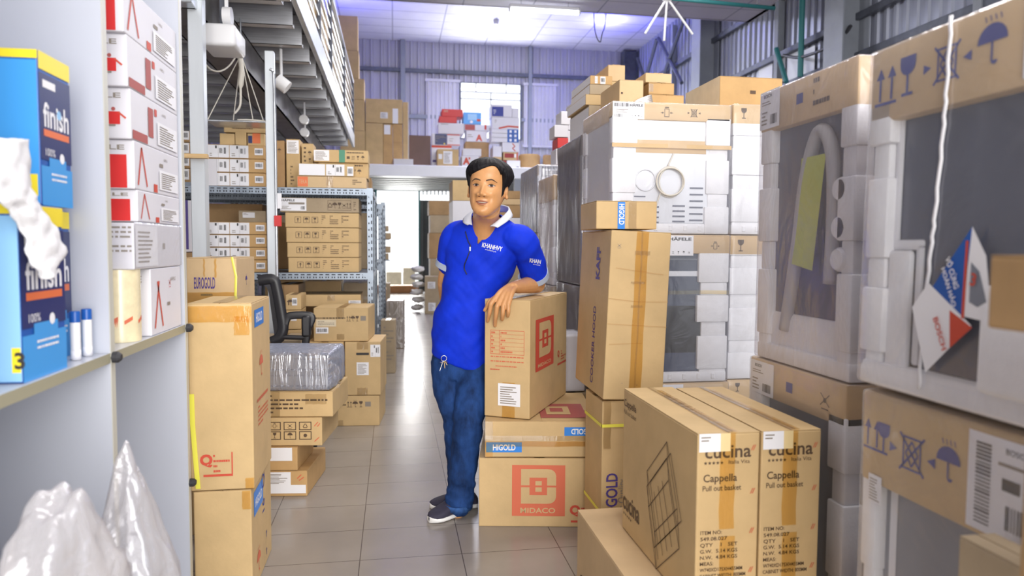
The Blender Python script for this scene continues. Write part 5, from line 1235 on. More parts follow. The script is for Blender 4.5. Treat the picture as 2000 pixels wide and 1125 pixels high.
# white wrapped block between the leaning carton and the hood carton
a, b, c, e = fb(1098, 655, 1143, 765, 3.78)
bk = carton('crate hidden under the white wrapped block behind the leaning carton', a-.04, b+.01, 3.76, 4.03, 0, c-.002, m='card_grey')
o = link('wrapped_block', (lambda q: (abox(q, -(b-a)/2, (b-a)/2, -.12, .12, 0, e-c, .008, seg=2), q)[1])(NB()), 'white_card'); o.location = ((a+b)/2, 3.90, c); tag(o, 'white block wrapped in clear plastic right behind the leaning carton', 'parcel')
bm = NB(); abox(bm, -(b-a)/2-.008, (b-a)/2+.008, -.128, .128, 0, e-c+.006, .015, seg=2); link('plastic_wrap', bm, 'wrap_clear', o)
# ---------------------------------------------------------------- dishwashers in the right foreground
DXm = 1.19
far_y = pX(1487, 181, DXm).y
zlo = .888
def aisle(o, parts): pass
dw1b = appl('lower wrapped dishwasher of the stack behind the basket cartons', DXm, DXm+.62, 1.72, far_y+.03, 0, zlo, cap=.12, seed=3, core='appliance_grey', foamw=.07, post=.08,
    cap_marks=[('L', 'l', .02, .87, .30, .99, 'bosch'), ('S', 'l', 'ink_blue', 'block', .47, .93, .05), ('S', 'l', 'ink_brown', 'nohand', .82, .93, .06)])
zhi = pX(1668, 107, DXm).z
dw1 = appl('upper wrapped dishwasher of the far stack, showing hose and green manual through the film', DXm, DXm+.62, 1.715, far_y, zlo, zhi, cap=.13, seed=1, core='appliance_dark', wrap='wrap_milky', foamw=.07, post=.075,
    cap_marks=[('L', 'l', .0, .86, .24, 1.0, 'bosch'), ('S', 'l', 'ink_blue', 'block', .46, .93, .05), ('G', 'l', 'ink_brown', .6, .88, .85, .99, 3)])
# foam lugs, hose and manual seen on its aisle side
L_ = far_y-1.715; H_ = zhi-zlo
def side(u, v, off=0): return Vector((-.31+off, L_/2-u*L_, v*H_))     # u from the far edge to the near edge
bm = NB(); path = smoothpath([side(.30, .12, .02), side(.42, .40, .016), side(.50, .66, .016), side(.62, .80, .016), side(.74, .74, .016), side(.78, .55, .016), side(.76, .30, .018)], 8)
tube(bm, path, .020, 10); link('drain_hose', bm, 'hose_grey', dw1, smooth=True)
bm = NB(); q = [side(.66, .74, .012), side(.80, .70, .012), side(.74, .36, .012), side(.56, .33, .012)]
q = [side(.50, .72, -.001), side(.74, .72, -.001), side(.64, .34, -.001), side(.42, .36, -.001)]; quad(bm, q); link('manual_sheet', bm, 'manual_green', dw1)
for v0 in (.38, .48, .60):
    bm = NB(); lathe(bm, [(0, 0), (.028, 0), (.034, .01), (.034, .03), (0, .03)], n=20)
    l = link('foam_lug', bm, 'foam', dw1, smooth=True, auto=40); l.rotation_euler = (0, R(90), 0); l.location = side(.86, v0, .0)
bm = NB(); abox(bm, -.29, -.25, -L_/2+.02, L_/2-.02, .02, .16, .02, seg=2); link('foam_rail', bm, 'foam', dw1, smooth=True, auto=40)
# near stack
nx = 1.01; ny1 = 1.425; zl2 = .945; zt3 = 1.668
dw2b = appl('lower wrapped dishwasher in the right foreground with torn film and large label', nx+.01, nx+.66, .82, ny1-.01, 0, zl2, cap=.20, seed=2, core='appliance_grey', wrap='wrap_clear', foamw=.05, post=.05, wob=.008, capm='card',
    cap_marks=[('S', 'l', 'ink_blue', 'up', .06, .90, .07), ('S', 'l', 'ink_blue', 'glass', .12, .90, .07), ('S', 'l', 'ink_blue', 'noclamp', .26, .89, .09), ('S', 'l', 'ink_blue', 'umb', .42, .90, .07), ('L', 'l', .50, .80, 1.0, .985, 'boschwide'), ('L', 'l', .05, .745, .12, .81, 'rows')],
    core_marks=[('R', 'l', 'appliance_white', .06, 0, .10, .8)])
dw2 = appl('upper wrapped appliance in the right foreground with large dark door and folded leaflet', nx, nx+.66, .82, ny1, zl2+.006, zt3, cap=.155, seed=3, core='appliance_dark', wrap='wrap_clear', foamw=.06, post=.07, wob=.003, tilt=(0, .8),
    cap_marks=[('S', 'l', 'ink_blue', 'up', .085, .885, .11), ('S', 'l', 'ink_blue', 'glass', .19, .895, .11), ('S', 'l', 'ink_blue', 'noclamp', .36, .895, .11), ('S', 'l', 'ink_blue', 'umb', .53, .905, .10), ('L', 'l', .64, .80, .80, .99, 'bar')])
L2 = ny1-.82; H2 = zt3-zl2
def side2(u, v, off=0): return Vector((-.33+off, L2/2-u*L2, v*H2))
bm = NB()   # door rim on the dark face
for (u0, v0, u1, v1) in ((.10, .42, .13, .78), (.22, .08, .25, .42), (.10, .40, .25, .43)):
    a, b = side2(u0, v0, .022), side2(u1, v1, .030); abox(bm, min(a.x, b.x), max(a.x, b.x), min(a.y, b.y), max(a.y, b.y), a.z, b.z, .006, seg=2)
link('door_rim', bm, 'appliance_white', dw2, smooth=True, auto=40)
bm = NB(); a, b = side2(.105, .06, .012), side2(.215, .40, .028); abox(bm, min(a.x, b.x), max(a.x, b.x), min(a.y, b.y), max(a.y, b.y), a.z, b.z, .01, seg=2)
a, b = side2(.0, .0, .002), side2(.9, .06, .03); abox(bm, min(a.x, b.x), max(a.x, b.x), min(a.y, b.y), max(a.y, b.y), a.z, b.z, .01, seg=2); link('foam_tray', bm, 'foam', dw2, smooth=True, auto=40)
bm = NB(); a, b = side2(.56, .06, -.02), side2(1.0, .32, .02); abox(bm, min(a.x, b.x), max(a.x, b.x), min(a.y, b.y), max(a.y, b.y), a.z, b.z, .014, seg=3)
a, b = side2(.76, .32, -.012), side2(1.0, .76, .02); abox(bm, min(a.x, b.x), max(a.x, b.x), min(a.y, b.y), max(a.y, b.y), a.z, b.z, .014, seg=3)
link('foam_block', bm, 'foam', dw2, smooth=True, auto=40)
bm = NB(); pts = [side2(.385, .995, -.009), side2(.38, .82, -.009), side2(.375, .70, -.009), side2(.36, .5, -.009), side2(.352, .4, -.010), side2(.335, .22, -.009), side2(.33, .03, -.009)]
pts = smoothpath(pts, 6)
for i, p in enumerate(pts): p.y += .002*math.sin(i*2.1)
tube(bm, pts, [(.0022, .0045)]*len(pts), 6); link('film_seam', bm, 'film_seam_mat' if 'film_seam_mat' in MATS else 'appliance_white', dw2, smooth=True)
# folded leaflet behind the film
LF = empty('leaflet', side2(.44, .30, -.011)+Vector(dw2.location)); tag(LF, 'folded blue, red and white leaflet tucked behind the film of the foreground appliance', 'leaflet')
LF.location = (0, 0, 0)
def lf(nm, polys, m, off):
    bm = NB()
    for p in polys: quad_ = bm.faces.new([bm.verts.new(Vector(dw2.location)+Vector((nx-dw2.location.x-.0165-off-.009*(0), 0, 0))+Vector((0, side2(u, v).y, side2(u, v).z))) for u, v in p])
    return link(nm, bm, m, LF)
def pu(px, py):
    p = pX(px, py, nx-.018); q = p-Vector(dw2.location); return ((L2/2-q.y)/L2, q.z/H2)
lf('blue_panel', [[pu(1820, 560), pu(1898, 442), pu(1888, 520), pu(1876, 620), pu(1850, 600)]], 'blue_box', .0)
lf('red_edge', [[pu(1886, 470), pu(1891, 470), pu(1882, 622), pu(1876, 622)]], 'ink_red', .0006)
lf('picture_panel', [[pu(1898, 442), pu(1925, 500), pu(1930, 560), pu(1922, 628), pu(1880, 618), pu(1889, 520)]], 'paper', .0002)
lf('white_panel', [[pu(1780, 600), pu(1812, 552), pu(1896, 636), pu(1806, 728)]], 'paper', .0004)
lf('red_panel', [[pu(1854, 606), pu(1898, 640), pu(1854, 680)]], 'ink_red', .0008)
lf('grey_picture', [[pu(1896, 512), pu(1912, 530), pu(1926, 590), pu(1908, 600), pu(1892, 590)]], 'appliance_grey', .0008)
ik = Ink()
def ltext(s, px, py, w, h, rot, m):
    a = pX(px, py, nx-.0205); ik = Ink(); sc = 1
    f = lambda u, v: Vector((nx-.0205, a.y-u, a.z+v))
    ik.text(s, 0, 0, h, f, w=w, rot=rot, bold=.02); link('printed_lettering', ik.bm, m, LF)
ltext('BOSCH', 1822, 622, .062, .012, -66, 'ink_red'); ltext('VÔ CÙNG', 1846, 505, .06, .012, -66, 'paper'); ltext('HOÀN HẢO', 1838, 525, .075, .010, -66, 'paper'); ltext('3', 1893, 556, .012, .022, -10, 'ink_red')
# cartons at the right edge
qc = pY(1873, 1042, 1.02)
o = carton('brown carton in the bottom right corner of the photo before the torn film', qc.x, .985, .45, 1.02, 0, qc.z, m='card_grey', tape=None, marks=[('Z', 'f', 'ink_grey', [(.10, .6, .12, .95)], .01)])
sp_ = carton('carton just outside the frame carrying the small brown one', pY(2012, 640, .80).x, .98, .62, .80, qc.z, pY(1960, 641, .80).z, m='card_dark', tape=None)
a, b, c, e = fb(1930, 494, 2040, 641, .80)
o = carton('small brown carton with handling symbols at the right edge of the photo', a, a+.17, .64, .80, pY(1960, 641, .80).z+.001, pY(1960, 641, .80).z+(e-c), m='card_dark', tape=None, marks=[('O', 'f', 'ink_brown', .2, .62, 1.0, .84, .02), ('S', 'f', 'ink_brown', 'up', .35, .73, .16), ('S', 'f', 'ink_black', 'block', .62, .73, .12), ('S', 'f', 'ink_brown', 'umb', .85, .73, .16)])

# ================================================================== cartons on top of the right stacks
HT = lev[3]+.006
def ontop(lab, xl, yt, xr, yb, Y, z0, dep, **k):
    a, b, c, e = fb(xl, yt, xr, yb, Y); return carton(lab, a, b, Y, Y+dep, z0, max(e, z0+.04), **k), max(e, z0+.04)
o, z = ontop('brown carton with open end on top of the oven stack', 1210, 155, 1257, 190, 3.56, HT, .34, m='card_pale', marks=[('S', 'f', 'ink_brown', 'block', .1, .5, .1)], tape=None)
o, z = ontop('flat brown carton at the bottom of three on the oven stack', 1267, 184, 1336, 196, 3.56, HT, .30, m='card_orange', tape='tape_clear')
o, z = ontop('brown carton in the middle of three on the oven stack', 1267, 161, 1317, 184, 3.57, z, .28, m='card_orange', tape='tape_clear', marks=[('P', 'f', 0, .2, .18, .9, 'tape_clear')])
o, z = ontop('brown carton at the top of three on the oven stack', 1261, 142, 1312, 161, 3.58, z, .26, m='card_pale', tape='tape_clear')
a, b, c, e = fb(1230, 180, 1272, 192, 3.545); bm = NB()
for j in range(5): tube(bm, smoothpath([(a, 3.50+.004*j, HT+.006), ((a+b)/2, 3.50+.004*j, HT+.012+.006*j), (b-.01, 3.50+.004*j, HT+.02+.008*j)], 3), .006, 6)
o = link('wrapped_rods', bm, 'wrap_foil', smooth=True); tag(o, 'plastic-wrapped bundle of rods lying before the three cartons on the oven stack', 'bundle')
a = pY(1406, 178, 3.60).x; b = pY(1528, 178, 3.60).x; z1 = pY(1460, 153, 3.6).z
o = carton('large brown carton with pale end on top of the appliances right of the oven stack', a, b, 3.60, 4.05, HT+.022, z1+.01, m='card_orange', tape=None, marks=[('R', 'l', 'card_cream', 0, 0, 1, 1), ('R', 'f', 'ink_brown', .48, .47, .57, .58)])
# on the dark-wrapped stack
zz = zA+.006
o, z = ontop('flat carton with white end on the dark-wrapped stack, lowest of the pile', 1150, 205, 1205, 240, 4.15, zz, .45, m='card_grey', marks=[('R', 'l', 'paper', 0, .06, 1, .94)])
for i, (xl, yt, xr, yb, lab, m_) in enumerate(((1144, 184, 1198, 202, 'flat carton with white end, second in the pile on the dark-wrapped stack', 'card'), (1152, 164, 1193, 183, 'flat carton with white end, third in the pile on the dark-wrapped stack', 'card_grey'), (1153, 147, 1196, 164, 'flat carton with labels at the top of the pile on the dark-wrapped stack', 'card_orange'))):
    o, z = ontop(lab, xl, yt, xr, yb, 4.16+.01*i, z, .45, m=m_, marks=[('R', 'l', 'paper', 0, .06, 1, .94)]+([('L', 'f', .2, .1, .32, .9, 'rows'), ('L', 'f', .45, .05, .68, .9, 'bar')] if i == 2 else []))
o, z = ontop('brown carton behind the flat pile on the dark-wrapped stack, lower one', 1193, 158, 1212, 200, 4.32, zz, .3, m='card')
o, z = ontop('brown carton behind the flat pile on the dark-wrapped stack, upper one', 1188, 126, 1221, 158, 4.33, z, .3, m='card_pale')
# white and red boxes on the third stack
zz = zC_+.006; bx_ = [(1086, 289, 1103, 321), (1089, 268, 1110, 289), (1083, 243, 1110, 268), (1096, 216, 1114, 243)]
z = zz
for i, (xl, yt, xr, yb) in enumerate(bx_):
    o, z = ontop(('white box at the bottom of the front column on the third stack', 'red box in the front column on the third stack', 'tilted white box above the red one on the third stack', 'white box at the top of the front column on the third stack')[i], xl, yt, xr, yb, 5.50, z, .19, m='red_box' if i == 1 else 'white_card', plain=True, group='white boxes on the third stack')
z = zz
for i, (xl, yt, xr, yb) in enumerate(((1106, 282, 1128, 320), (1109, 254, 1128, 282), (1110, 226, 1127, 254), (1122, 196, 1142, 226))):
    o, z = ontop('white box in the rear column on the third stack, ' + ('at the bottom', 'second from the bottom', 'third from the bottom', 'at the top')[i], xl, yt, xr, yb, 5.72, z, .3, m='white_card', plain=True, group='white boxes on the third stack')
# ================================================================== the man
def catmull(xs, ys, x):
    if x <= xs[0]: return ys[0]
    if x >= xs[-1]: return ys[-1]
    for i in range(len(xs)-1):
        if xs[i] <= x <= xs[i+1]: break
    x0, x1 = xs[i], xs[i+1]; t = (x-x0)/(x1-x0)
    m = lambda j: 0 if False else ((ys[min(j+1, len(xs)-1)]-ys[max(j-1, 0)])/(xs[min(j+1, len(xs)-1)]-xs[max(j-1, 0)]))
    h = x1-x0; a, b = m(i)*h, m(i+1)*h
    return (2*t**3-3*t*t+1)*ys[i]+(t**3-2*t*t+t)*a+(-2*t**3+3*t*t)*ys[i+1]+(t**3-t*t)*b
# ---- head, local axes: x to his left, y backwards, z up, origin at eye level
HZ = [-.134, -.126, -.112, -.090, -.065, -.03, 0, .03, .057, .082, .103, .116]
HRX = [.010, .028, .043, .0585, .0680, .0740, .0765, .0775, .0765, .0690, .0480, .012]
HF = [-.074, -.088, -.0945, -.0955, -.0955, -.0945, -.092, -.0935, -.0905, -.078, -.050, -.012]
HB = [-.050, -.030, -.005, .030, .062, .084, .096, .102, .102, .092, .068, .020]
def g2(x, z, cx, cz, sx, sz): return math.exp(-((x-cx)/sx)**2-((z-cz)/sz)**2)
def bumpf(x, z):
    """forward displacement of the face"""
    d = 0
    d += .025*g2(x, z, 0, -.040, .0135, .012)            # nose tip
    d += .013*g2(x, z, 0, -.020, .0085, .020)            # bridge
    d += .017*(g2(x, z, .0190, -.045, .0075, .0080)+g2(x, z, -.0190, -.045, .0075, .0080))  # nostril wings
    d -= .0075*(g2(x, z, .034, -.002, .017, .011)+g2(x, z, -.034, -.002, .017, .011))      # eye sockets
    d += .0035*(g2(x, z, .034, .021, .022, .008)+g2(x, z, -.034, .021, .022, .008))         # brows
    d += .0062*(g2(x, z, .043, -.034, .018, .014)+g2(x, z, -.043, -.034, .018, .014))       # cheeks, raised by the smile
    d -= .0048*(g2(x, z, .034, -.062, .006, .016)+g2(x, z, -.034, -.062, .006, .016))       # smile folds
    d += .0050*g2(x, z, 0, -.0665, .020, .0055)+.0055*g2(x, z, 0, -.0835, .018, .0060)      # lips
    d -= .0035*g2(x, z, 0, -.095, .016, .005)
    d += .0055*g2(x, z, 0, -.112, .017, .010)            # chin
    return d
def head_pt(th, z):
    rx, f, b = catmull(HZ, HRX, z), catmull(HZ, HF, z), catmull(HZ, HB, z)
    yc, ry = (f+b)/2, (b-f)/2
    c, s = math.cos(th), math.sin(th)          # th=0 is the face direction (-y)
    e = .88
    x = rx*math.copysign(abs(s)**e, s); y = yc-ry*math.copysign(abs(c)**.95, c)
    if c > .15: y -= bumpf(x, z)*min(1, (c-.15)/.35)
    return Vector((x, y, z))
def face_y(x, z):
    rx, f, b = catmull(HZ, HRX, z), catmull(HZ, HF, z), catmull(HZ, HB, z)
    s = min(1, abs(x)/rx)**(1/.88); c = math.sqrt(max(0, 1-s*s)); yc, ry = (f+b)/2, (b-f)/2
    return yc-ry*c**.95-(bumpf(x, z)*min(1, max(0, (c-.15))/.35))
HEAD_O = pY(951, 364.5, 3.16)+Vector((.0, 0, 0))
fa = R(20); tilt_ = R(3.5); nod = R(-2)
HM = Matrix.Translation(HEAD_O) @ Matrix.Rotation(-fa, 4, 'Z') @ Matrix.Rotation(tilt_, 4, 'Y') @ Matrix.Rotation(nod, 4, 'X') @ Matrix.Translation((0, .02, 0)) @ Matrix.Scale(1.03, 4)

def head_mesh(bm):
    NT, NZ_ = 96, 84; rings = []
    for j in range(NZ_+1):
        z = HZ[0]+(HZ[-1]-HZ[0])*(.5-.5*math.cos(math.pi*j/NZ_)) if False else HZ[0]+(HZ[-1]-HZ[0])*j/NZ_
        rings.append([bm.verts.new(HM @ head_pt(2*math.pi*k/NT, z)) for k in range(NT)])
    for a, b in zip(rings, rings[1:]):
        for k in range(NT): bm.faces.new((a[k], a[(k+1) % NT], b[(k+1) % NT], b[k]))
    bm.faces.new(list(reversed(rings[0]))); bm.faces.new(rings[-1])
def ellipsoid(bm, c, r, M=Matrix(), sub=3):
    ret = bmesh.ops.create_icosphere(bm, subdivisions=sub, radius=1)
    for v in ret['verts']: v.co = M @ (Vector(c)+Vector((v.co.x*r[0], v.co.y*r[1], v.co.z*r[2])))
# ---- joints
bf = R(22)                                # chest turned towards the left of the photo
LAT = Vector((math.cos(bf), -math.sin(bf), 0)); FWD = Vector((-math.sin(bf), -math.cos(bf), 0))
NECK = pY(949, 428, 3.27)
LSH = pY(1020, 462, 3.27); RSH = pY(893, 455, 3.42)
LEL = pY(1049, 553, 3.42); LEL.z = LEAN_TOP+.047
# wrist over the near edge of the carton
LWR = pY(1000, 561, 3.20); LWR.z = max(LWR.z, LEAN_TOP+.034)
REL = pY(870, 551, 3.50); RWR = pY(882, 632, 3.64)
PEL = pY(904, 700, 3.43)
LHIP = PEL+LAT*.062+Vector((0, 0, -.03)); RHIP = PEL-LAT*.075+Vector((0, 0, -.03))
LKN = pY(914, 838, 3.27); RKN = pY(893, 838, 3.37)
LAN = pY(897, 980, 3.25); RAN = pY(903, 970, 3.37)
# torso levels: photo y, left edge px, centre px, half width lateral, half depth, Y centre
TL = [(706, 903, .137, .122, 3.445), (690, 904, .139, .128, 3.445), (650, 908, .141, .136, 3.44), (610, 913, .142, .138, 3.435), (570, 924, .139, .132, 3.425), (530, 937, .154, .124, 3.405), (490, 943, .177, .116, 3.385), (462, 948, .176, .104, 3.375), (444, 949, .150, .088, 3.36), (432, 949, .105, .072, 3.345), (420, 949, .062, .060, 3.33)]
def torso(bm, grow=0, levels=None, n=40, hem=(0, 0, 0)):
    rings = []
    for li, (py, px, hw, hd, Y) in enumerate(levels or TL):
        c = pY(px, py, Y); ring = []
        for k in range(n):
            a = 2*math.pi*k/n; s, co = math.sin(a), math.cos(a)
            u = (hw+grow)*math.copysign(abs(s)**.85, s); v = (hd+grow)*math.copysign(abs(co)**.9, co)
            ring.append(bm.verts.new(c+LAT*u+FWD*v+Vector((0, 0, -u*hem[li] if li < 3 else 0))))
        rings.append(ring)
    for a, b in zip(rings, rings[1:]):
        for k in range(n): bm.faces.new((a[k], a[(k+1) % n], b[(k+1) % n], b[k]))
    bm.faces.new(list(reversed(rings[0]))); bm.faces.new(rings[-1])
def limb(bm, pts, rads, n=16, seg=6):
    P = smoothpath(pts, seg); rr = []
    for i in range(len(P)):
        t = i/seg; j = min(int(t), len(rads)-2); f = t-j
        a, b = rads[j], rads[j+1]; a = a if isinstance(a, tuple) else (a, a); b = b if isinstance(b, tuple) else (b, b)
        f = f*f*(3-2*f); rr.append((a[0]+(b[0]-a[0])*f, a[1]+(b[1]-a[1])*f))
    tube(bm, P, rr, n)
    for q, r_ in ((P[0], rr[0]), (P[-1], rr[-1])): ellipsoid(bm, q, (min(r_)*.98,)*3, sub=2)
def remesh(bm, name, m, voxel, smooth_it=3, parent=None, smooth_f=.5):
    me = bpy.data.meshes.new(name); bm.to_mesh(me); bm.free(); o = bpy.data.objects.new(name, me); COL.objects.link(o)
    md = o.modifiers.new('r', 'REMESH'); md.mode = 'VOXEL'; md.voxel_size = voxel; md.adaptivity = 0
    if smooth_it: s_ = o.modifiers.new('s', 'SMOOTH'); s_.iterations = smooth_it; s_.factor = smooth_f
    dg = bpy.context.evaluated_depsgraph_get(); me2 = bpy.data.meshes.new_from_object(o.evaluated_get(dg)); o.modifiers.clear(); o.data = me2; me2.name = name
    me2.materials.clear()
    for x in (m if isinstance(m, (list, tuple)) else [m]): me2.materials.append(MATS[x])
    for p in me2.polygons: p.use_smooth = True; p.material_index = 0
    if parent: o.parent = parent
    return o
# ---- body
bm = NB(); head_mesh(bm)
for s in (1, -1):   # ears
    M = HM @ Matrix.Translation((s*.0795, .012, -.016)) @ Matrix.Rotation(R(18)*s, 4, 'Z') @ Matrix.Rotation(R(-8), 4, 'X')
    ellipsoid(bm, (0, .0, 0), (.0075, .0185, .031), M); ellipsoid(bm, (s*.003, -.004, -.024), (.0065, .010, .0115), M); ellipsoid(bm, (s*.005, .010, .006), (.005, .010, .026), M)
hn = HM @ Vector((0, .012, -.085))
limb(bm, [hn, (hn+NECK)/2+Vector((0, .008, 0)), NECK+Vector((0, .02, -.02)), NECK+Vector((0, .06, -.10))], [(.058, .060), (.058, .060), (.062, .060), (.062, .056)], 20)
torso(bm, -.013)
up_l = [LSH+Vector((-.03, .01, -.012)), LSH+Vector((.004, 0, -.035)), LSH.lerp(LEL, .5)+Vector((.010, .0, 0)), LEL]
limb(bm, up_l, [.048, .050, .046, .041]); 
limb(bm, [LEL, LEL.lerp(LWR, .28)+Vector((0, 0, .004)), LEL.lerp(LWR, .7), LWR], [(.041, .040), (.042, .044), (.033, .034), (.0235, .029)])
limb(bm, [RSH+Vector((.03, 0, -.012)), RSH+Vector((-.004, 0, -.035)), RSH.lerp(REL, .5), REL], [.048, .050, .047, .040])
limb(bm, [REL, REL.lerp(RWR, .3), REL.lerp(RWR, .7), RWR], [.040, .041, .033, .027])
# crude legs inside the jeans, feet inside the shoes
for hp, kn, an in ((LHIP, LKN, LAN), (RHIP, RKN, RAN)): limb(bm, [hp, hp.lerp(kn, .5), kn, kn.lerp(an, .4), an, an+Vector((-.01, 0, -.05))], [.068, .066, .048, .048, .034, .033])
# left hand draped over the carton edge
def pf(px, py, off): return pP(px, py, LEAN_P+LEAN_N*off, LEAN_N)
def finger(bm, pts, r0, r1):
    P = smoothpath(pts, 4); n = len(P); tube(bm, P, [r0+(r1-r0)*i/(n-1) for i in range(n)], 10); ellipsoid(bm, P[-1], (r1,)*3, sub=2); ellipsoid(bm, P[0], (r0,)*3, sub=2)
MCP = [pf(959, 594, .040), pf(971, 598, .044), pf(983, 598, .040), pf(993, 595, .034)]
PIP = [pf(956, 611, .036), pf(968.5, 617, .038), pf(982, 613, .042), pf(993, 609, .038)]
DIP = [pf(954, 620, .024), pf(967, 628, .024), pf(981, 622, .028), pf(992, 616, .026)]
TIP = [pf(952.5, 627, .013), pf(967, 636, .013), pf(980.5, 624, .014), pf(991.5, 618, .014)]
for a, b, c, d, r_ in zip(MCP, PIP, DIP, TIP, (.0108, .0110, .0106, .0096)): finger(bm, [a, b, c, d], r_, r_*.76)
def wcomb(t): return LWR+Vector((0, 0, .004))+(Vector((0, 0, 0)))
wl = LWR+Vector((.014, .0, .0)); wr_ = LWR+Vector((-.014, .0, .004))
for i, m_ in enumerate(MCP):
    s_ = wr_.lerp(wl, i/3.); mid_ = s_.lerp(m_, .5)+Vector((-.002, -.008, .012)); finger(bm, [s_, mid_, m_], .0150, .0112)
finger(bm, [wr_.lerp(MCP[0], .25)+Vector((-.006, 0, -.004)), pf(958, 588, .022), pf(951, 599, .018), pf(946.5, 606, .016)], .0125, .0078)
bm_l = [LWR, (MCP[1]+MCP[2])/2]; ellipsoid(bm, LWR.lerp((MCP[1]+MCP[2])/2, .55)+Vector((0, -.004, .004)), (.026, .020, .020), sub=3)
# right hand behind the hip, relaxed
for i in range(4):
    s_ = RWR+LAT*(-.02+.013*i)+Vector((0, 0, -.03)); finger(bm, [RWR, s_+Vector((0, 0, -.05)), s_+FWD*.012+Vector((0, 0, -.085)), s_+FWD*.03+Vector((0, 0, -.105-.006*(i in (1, 2))))], .013, .0075)
finger(bm, [RWR+LAT*.01, RWR+LAT*.035+Vector((0, 0, -.04)), RWR+LAT*.038+FWD*.01+Vector((0, 0, -.07))], .012, .008)
body = remesh(bm, 'person', ['skin', 'lip', 'nail'], .0031, 4)
tag(body, 'man in a blue polo shirt and jeans leaning on a carton, smiling', 'person')
HMi = HM.inverted()
for p in body.data.polygons:
    c = HMi @ p.center
    if abs(c.x) < .05 and -.1 < c.z < -.055 and c.y < -.06:
        e = 1-(c.x/.0275)**2
        if False and (-.0885+.0-.0*e-.002*e+.012*(1-e) < c.z < -.0655+.0+.003*e-.001+.005*(1-e)*0): p.material_index = 1
def bodypart(nm, bm, m, **k):
    return link(nm, bm, m, body, **k)
# ---- face details set on the skin
def patch(nm, low, upp, m, off, n=18, rows=4, mir=False, thick=.0):
    bm = NB(); L = []
    for i in range(n+1):
        t = i/n; lo = catmull([q[0] for q in low], [q[1] for q in low], low[0][0]+(low[-1][0]-low[0][0])*t); up_ = catmull([q[0] for q in upp], [q[1] for q in upp], upp[0][0]+(upp[-1][0]-upp[0][0])*t)
        x = low[0][0]+(low[-1][0]-low[0][0])*t; row = []
        for j in range(rows+1):
            z = lo+(up_-lo)*j/rows; w_ = off+thick*math.sin(math.pi*j/rows)*math.sin(math.pi*min(1, max(0, t)))
            row.append(bm.verts.new(HM @ Vector((x, face_y(x, z)-w_, z))))
        L.append(row)
    for a, b in zip(L, L[1:]):
        for j in range(rows):
            try: bm.faces.new((a[j], b[j], b[j+1], a[j+1]))
            except ValueError: pass
    return bodypart(nm, bm, m, smooth=True)
for s in (-1, 1):
    f = (lambda q: sorted([(s*x, z) for x, z in q]))
    patch('eye', f([(.019, -.0035), (.027, -.0062), (.036, -.0060), (.0475, -.0010)]), f([(.019, -.0025), (.028, .0020), (.037, .0022), (.0475, .0000)]), 'eye_white', .0016)
    cx = s*.0330+.0010
    patch('iris', [(cx-.0062, -.0025), (cx-.0045, -.0055), (cx, -.0063), (cx+.0045, -.0055), (cx+.0062, -.0025)], [(cx-.0062, -.0005), (cx-.0045, .0018), (cx, .0024), (cx+.0045, .0018), (cx+.0062, -.0005)], 'iris', .0021, n=10)
    patch('eyelid_line', f([(.018, -.0035), (.028, .0014), (.037, .0016), (.051, -.0022)]), f([(.018, -.0020), (.028, .0042), (.037, .0046), (.051, -.0008)]), 'brow', .0022)
    patch('eyelid_line', f([(.022, -.0062), (.030, -.0095), (.038, -.0088), (.047, -.0025)]), f([(.022, -.0055), (.030, -.0078), (.038, -.0072), (.047, -.0015)]), 'lip', .0017)
    patch('eyebrow', f([(.012, .0150), (.024, .0180), (.038, .0195), (.055, .0120)]), f([(.012, .0195), (.024, .0240), (.038, .0250), (.055, .0135)]), 'brow', .0014, thick=.002)
patch('lip', [(-.0290, -.0715), (-.015, -.0725), (0, -.0728), (.015, -.0725), (.0290, -.0715)], [(-.0290, -.0705), (-.015, -.0680), (-.004, -.0655), (0, -.0662), (.004, -.0655), (.015, -.0680), (.0290, -.0705)], 'lip', .0008, thick=.0015)
patch('lip', [(-.0270, -.0735), (-.014, -.0845), (0, -.0875), (.014, -.0845), (.0270, -.0735)], [(-.0270, -.0725), (-.013, -.0780), (0, -.0798), (.013, -.0780), (.0270, -.0725)], 'lip', .0008, thick=.002)
patch('mouth', [(-.0255, -.0725), (-.013, -.0782), (0, -.0800), (.013, -.0782), (.0255, -.0725)], [(-.0255, -.0715), (-.013, -.0722), (0, -.0722), (.013, -.0722), (.0255, -.0715)], 'mouth_dark', .0012)
patch('teeth', [(-.018, -.0738), (-.010, -.0760), (0, -.0766), (.010, -.0760), (.018, -.0738)], [(-.019, -.0730), (-.010, -.0729), (0, -.0728), (.010, -.0729), (.019, -.0730)], 'teeth', .0018)
for s in (-1, 1):
    x = s*.0105; patch('nostril', [(x-.005, -.0515), (x, -.0535), (x+.005, -.0515)], [(x-.005, -.0505), (x, -.0500), (x+.005, -.0505)], 'mouth_dark', .0012, n=6, rows=2)
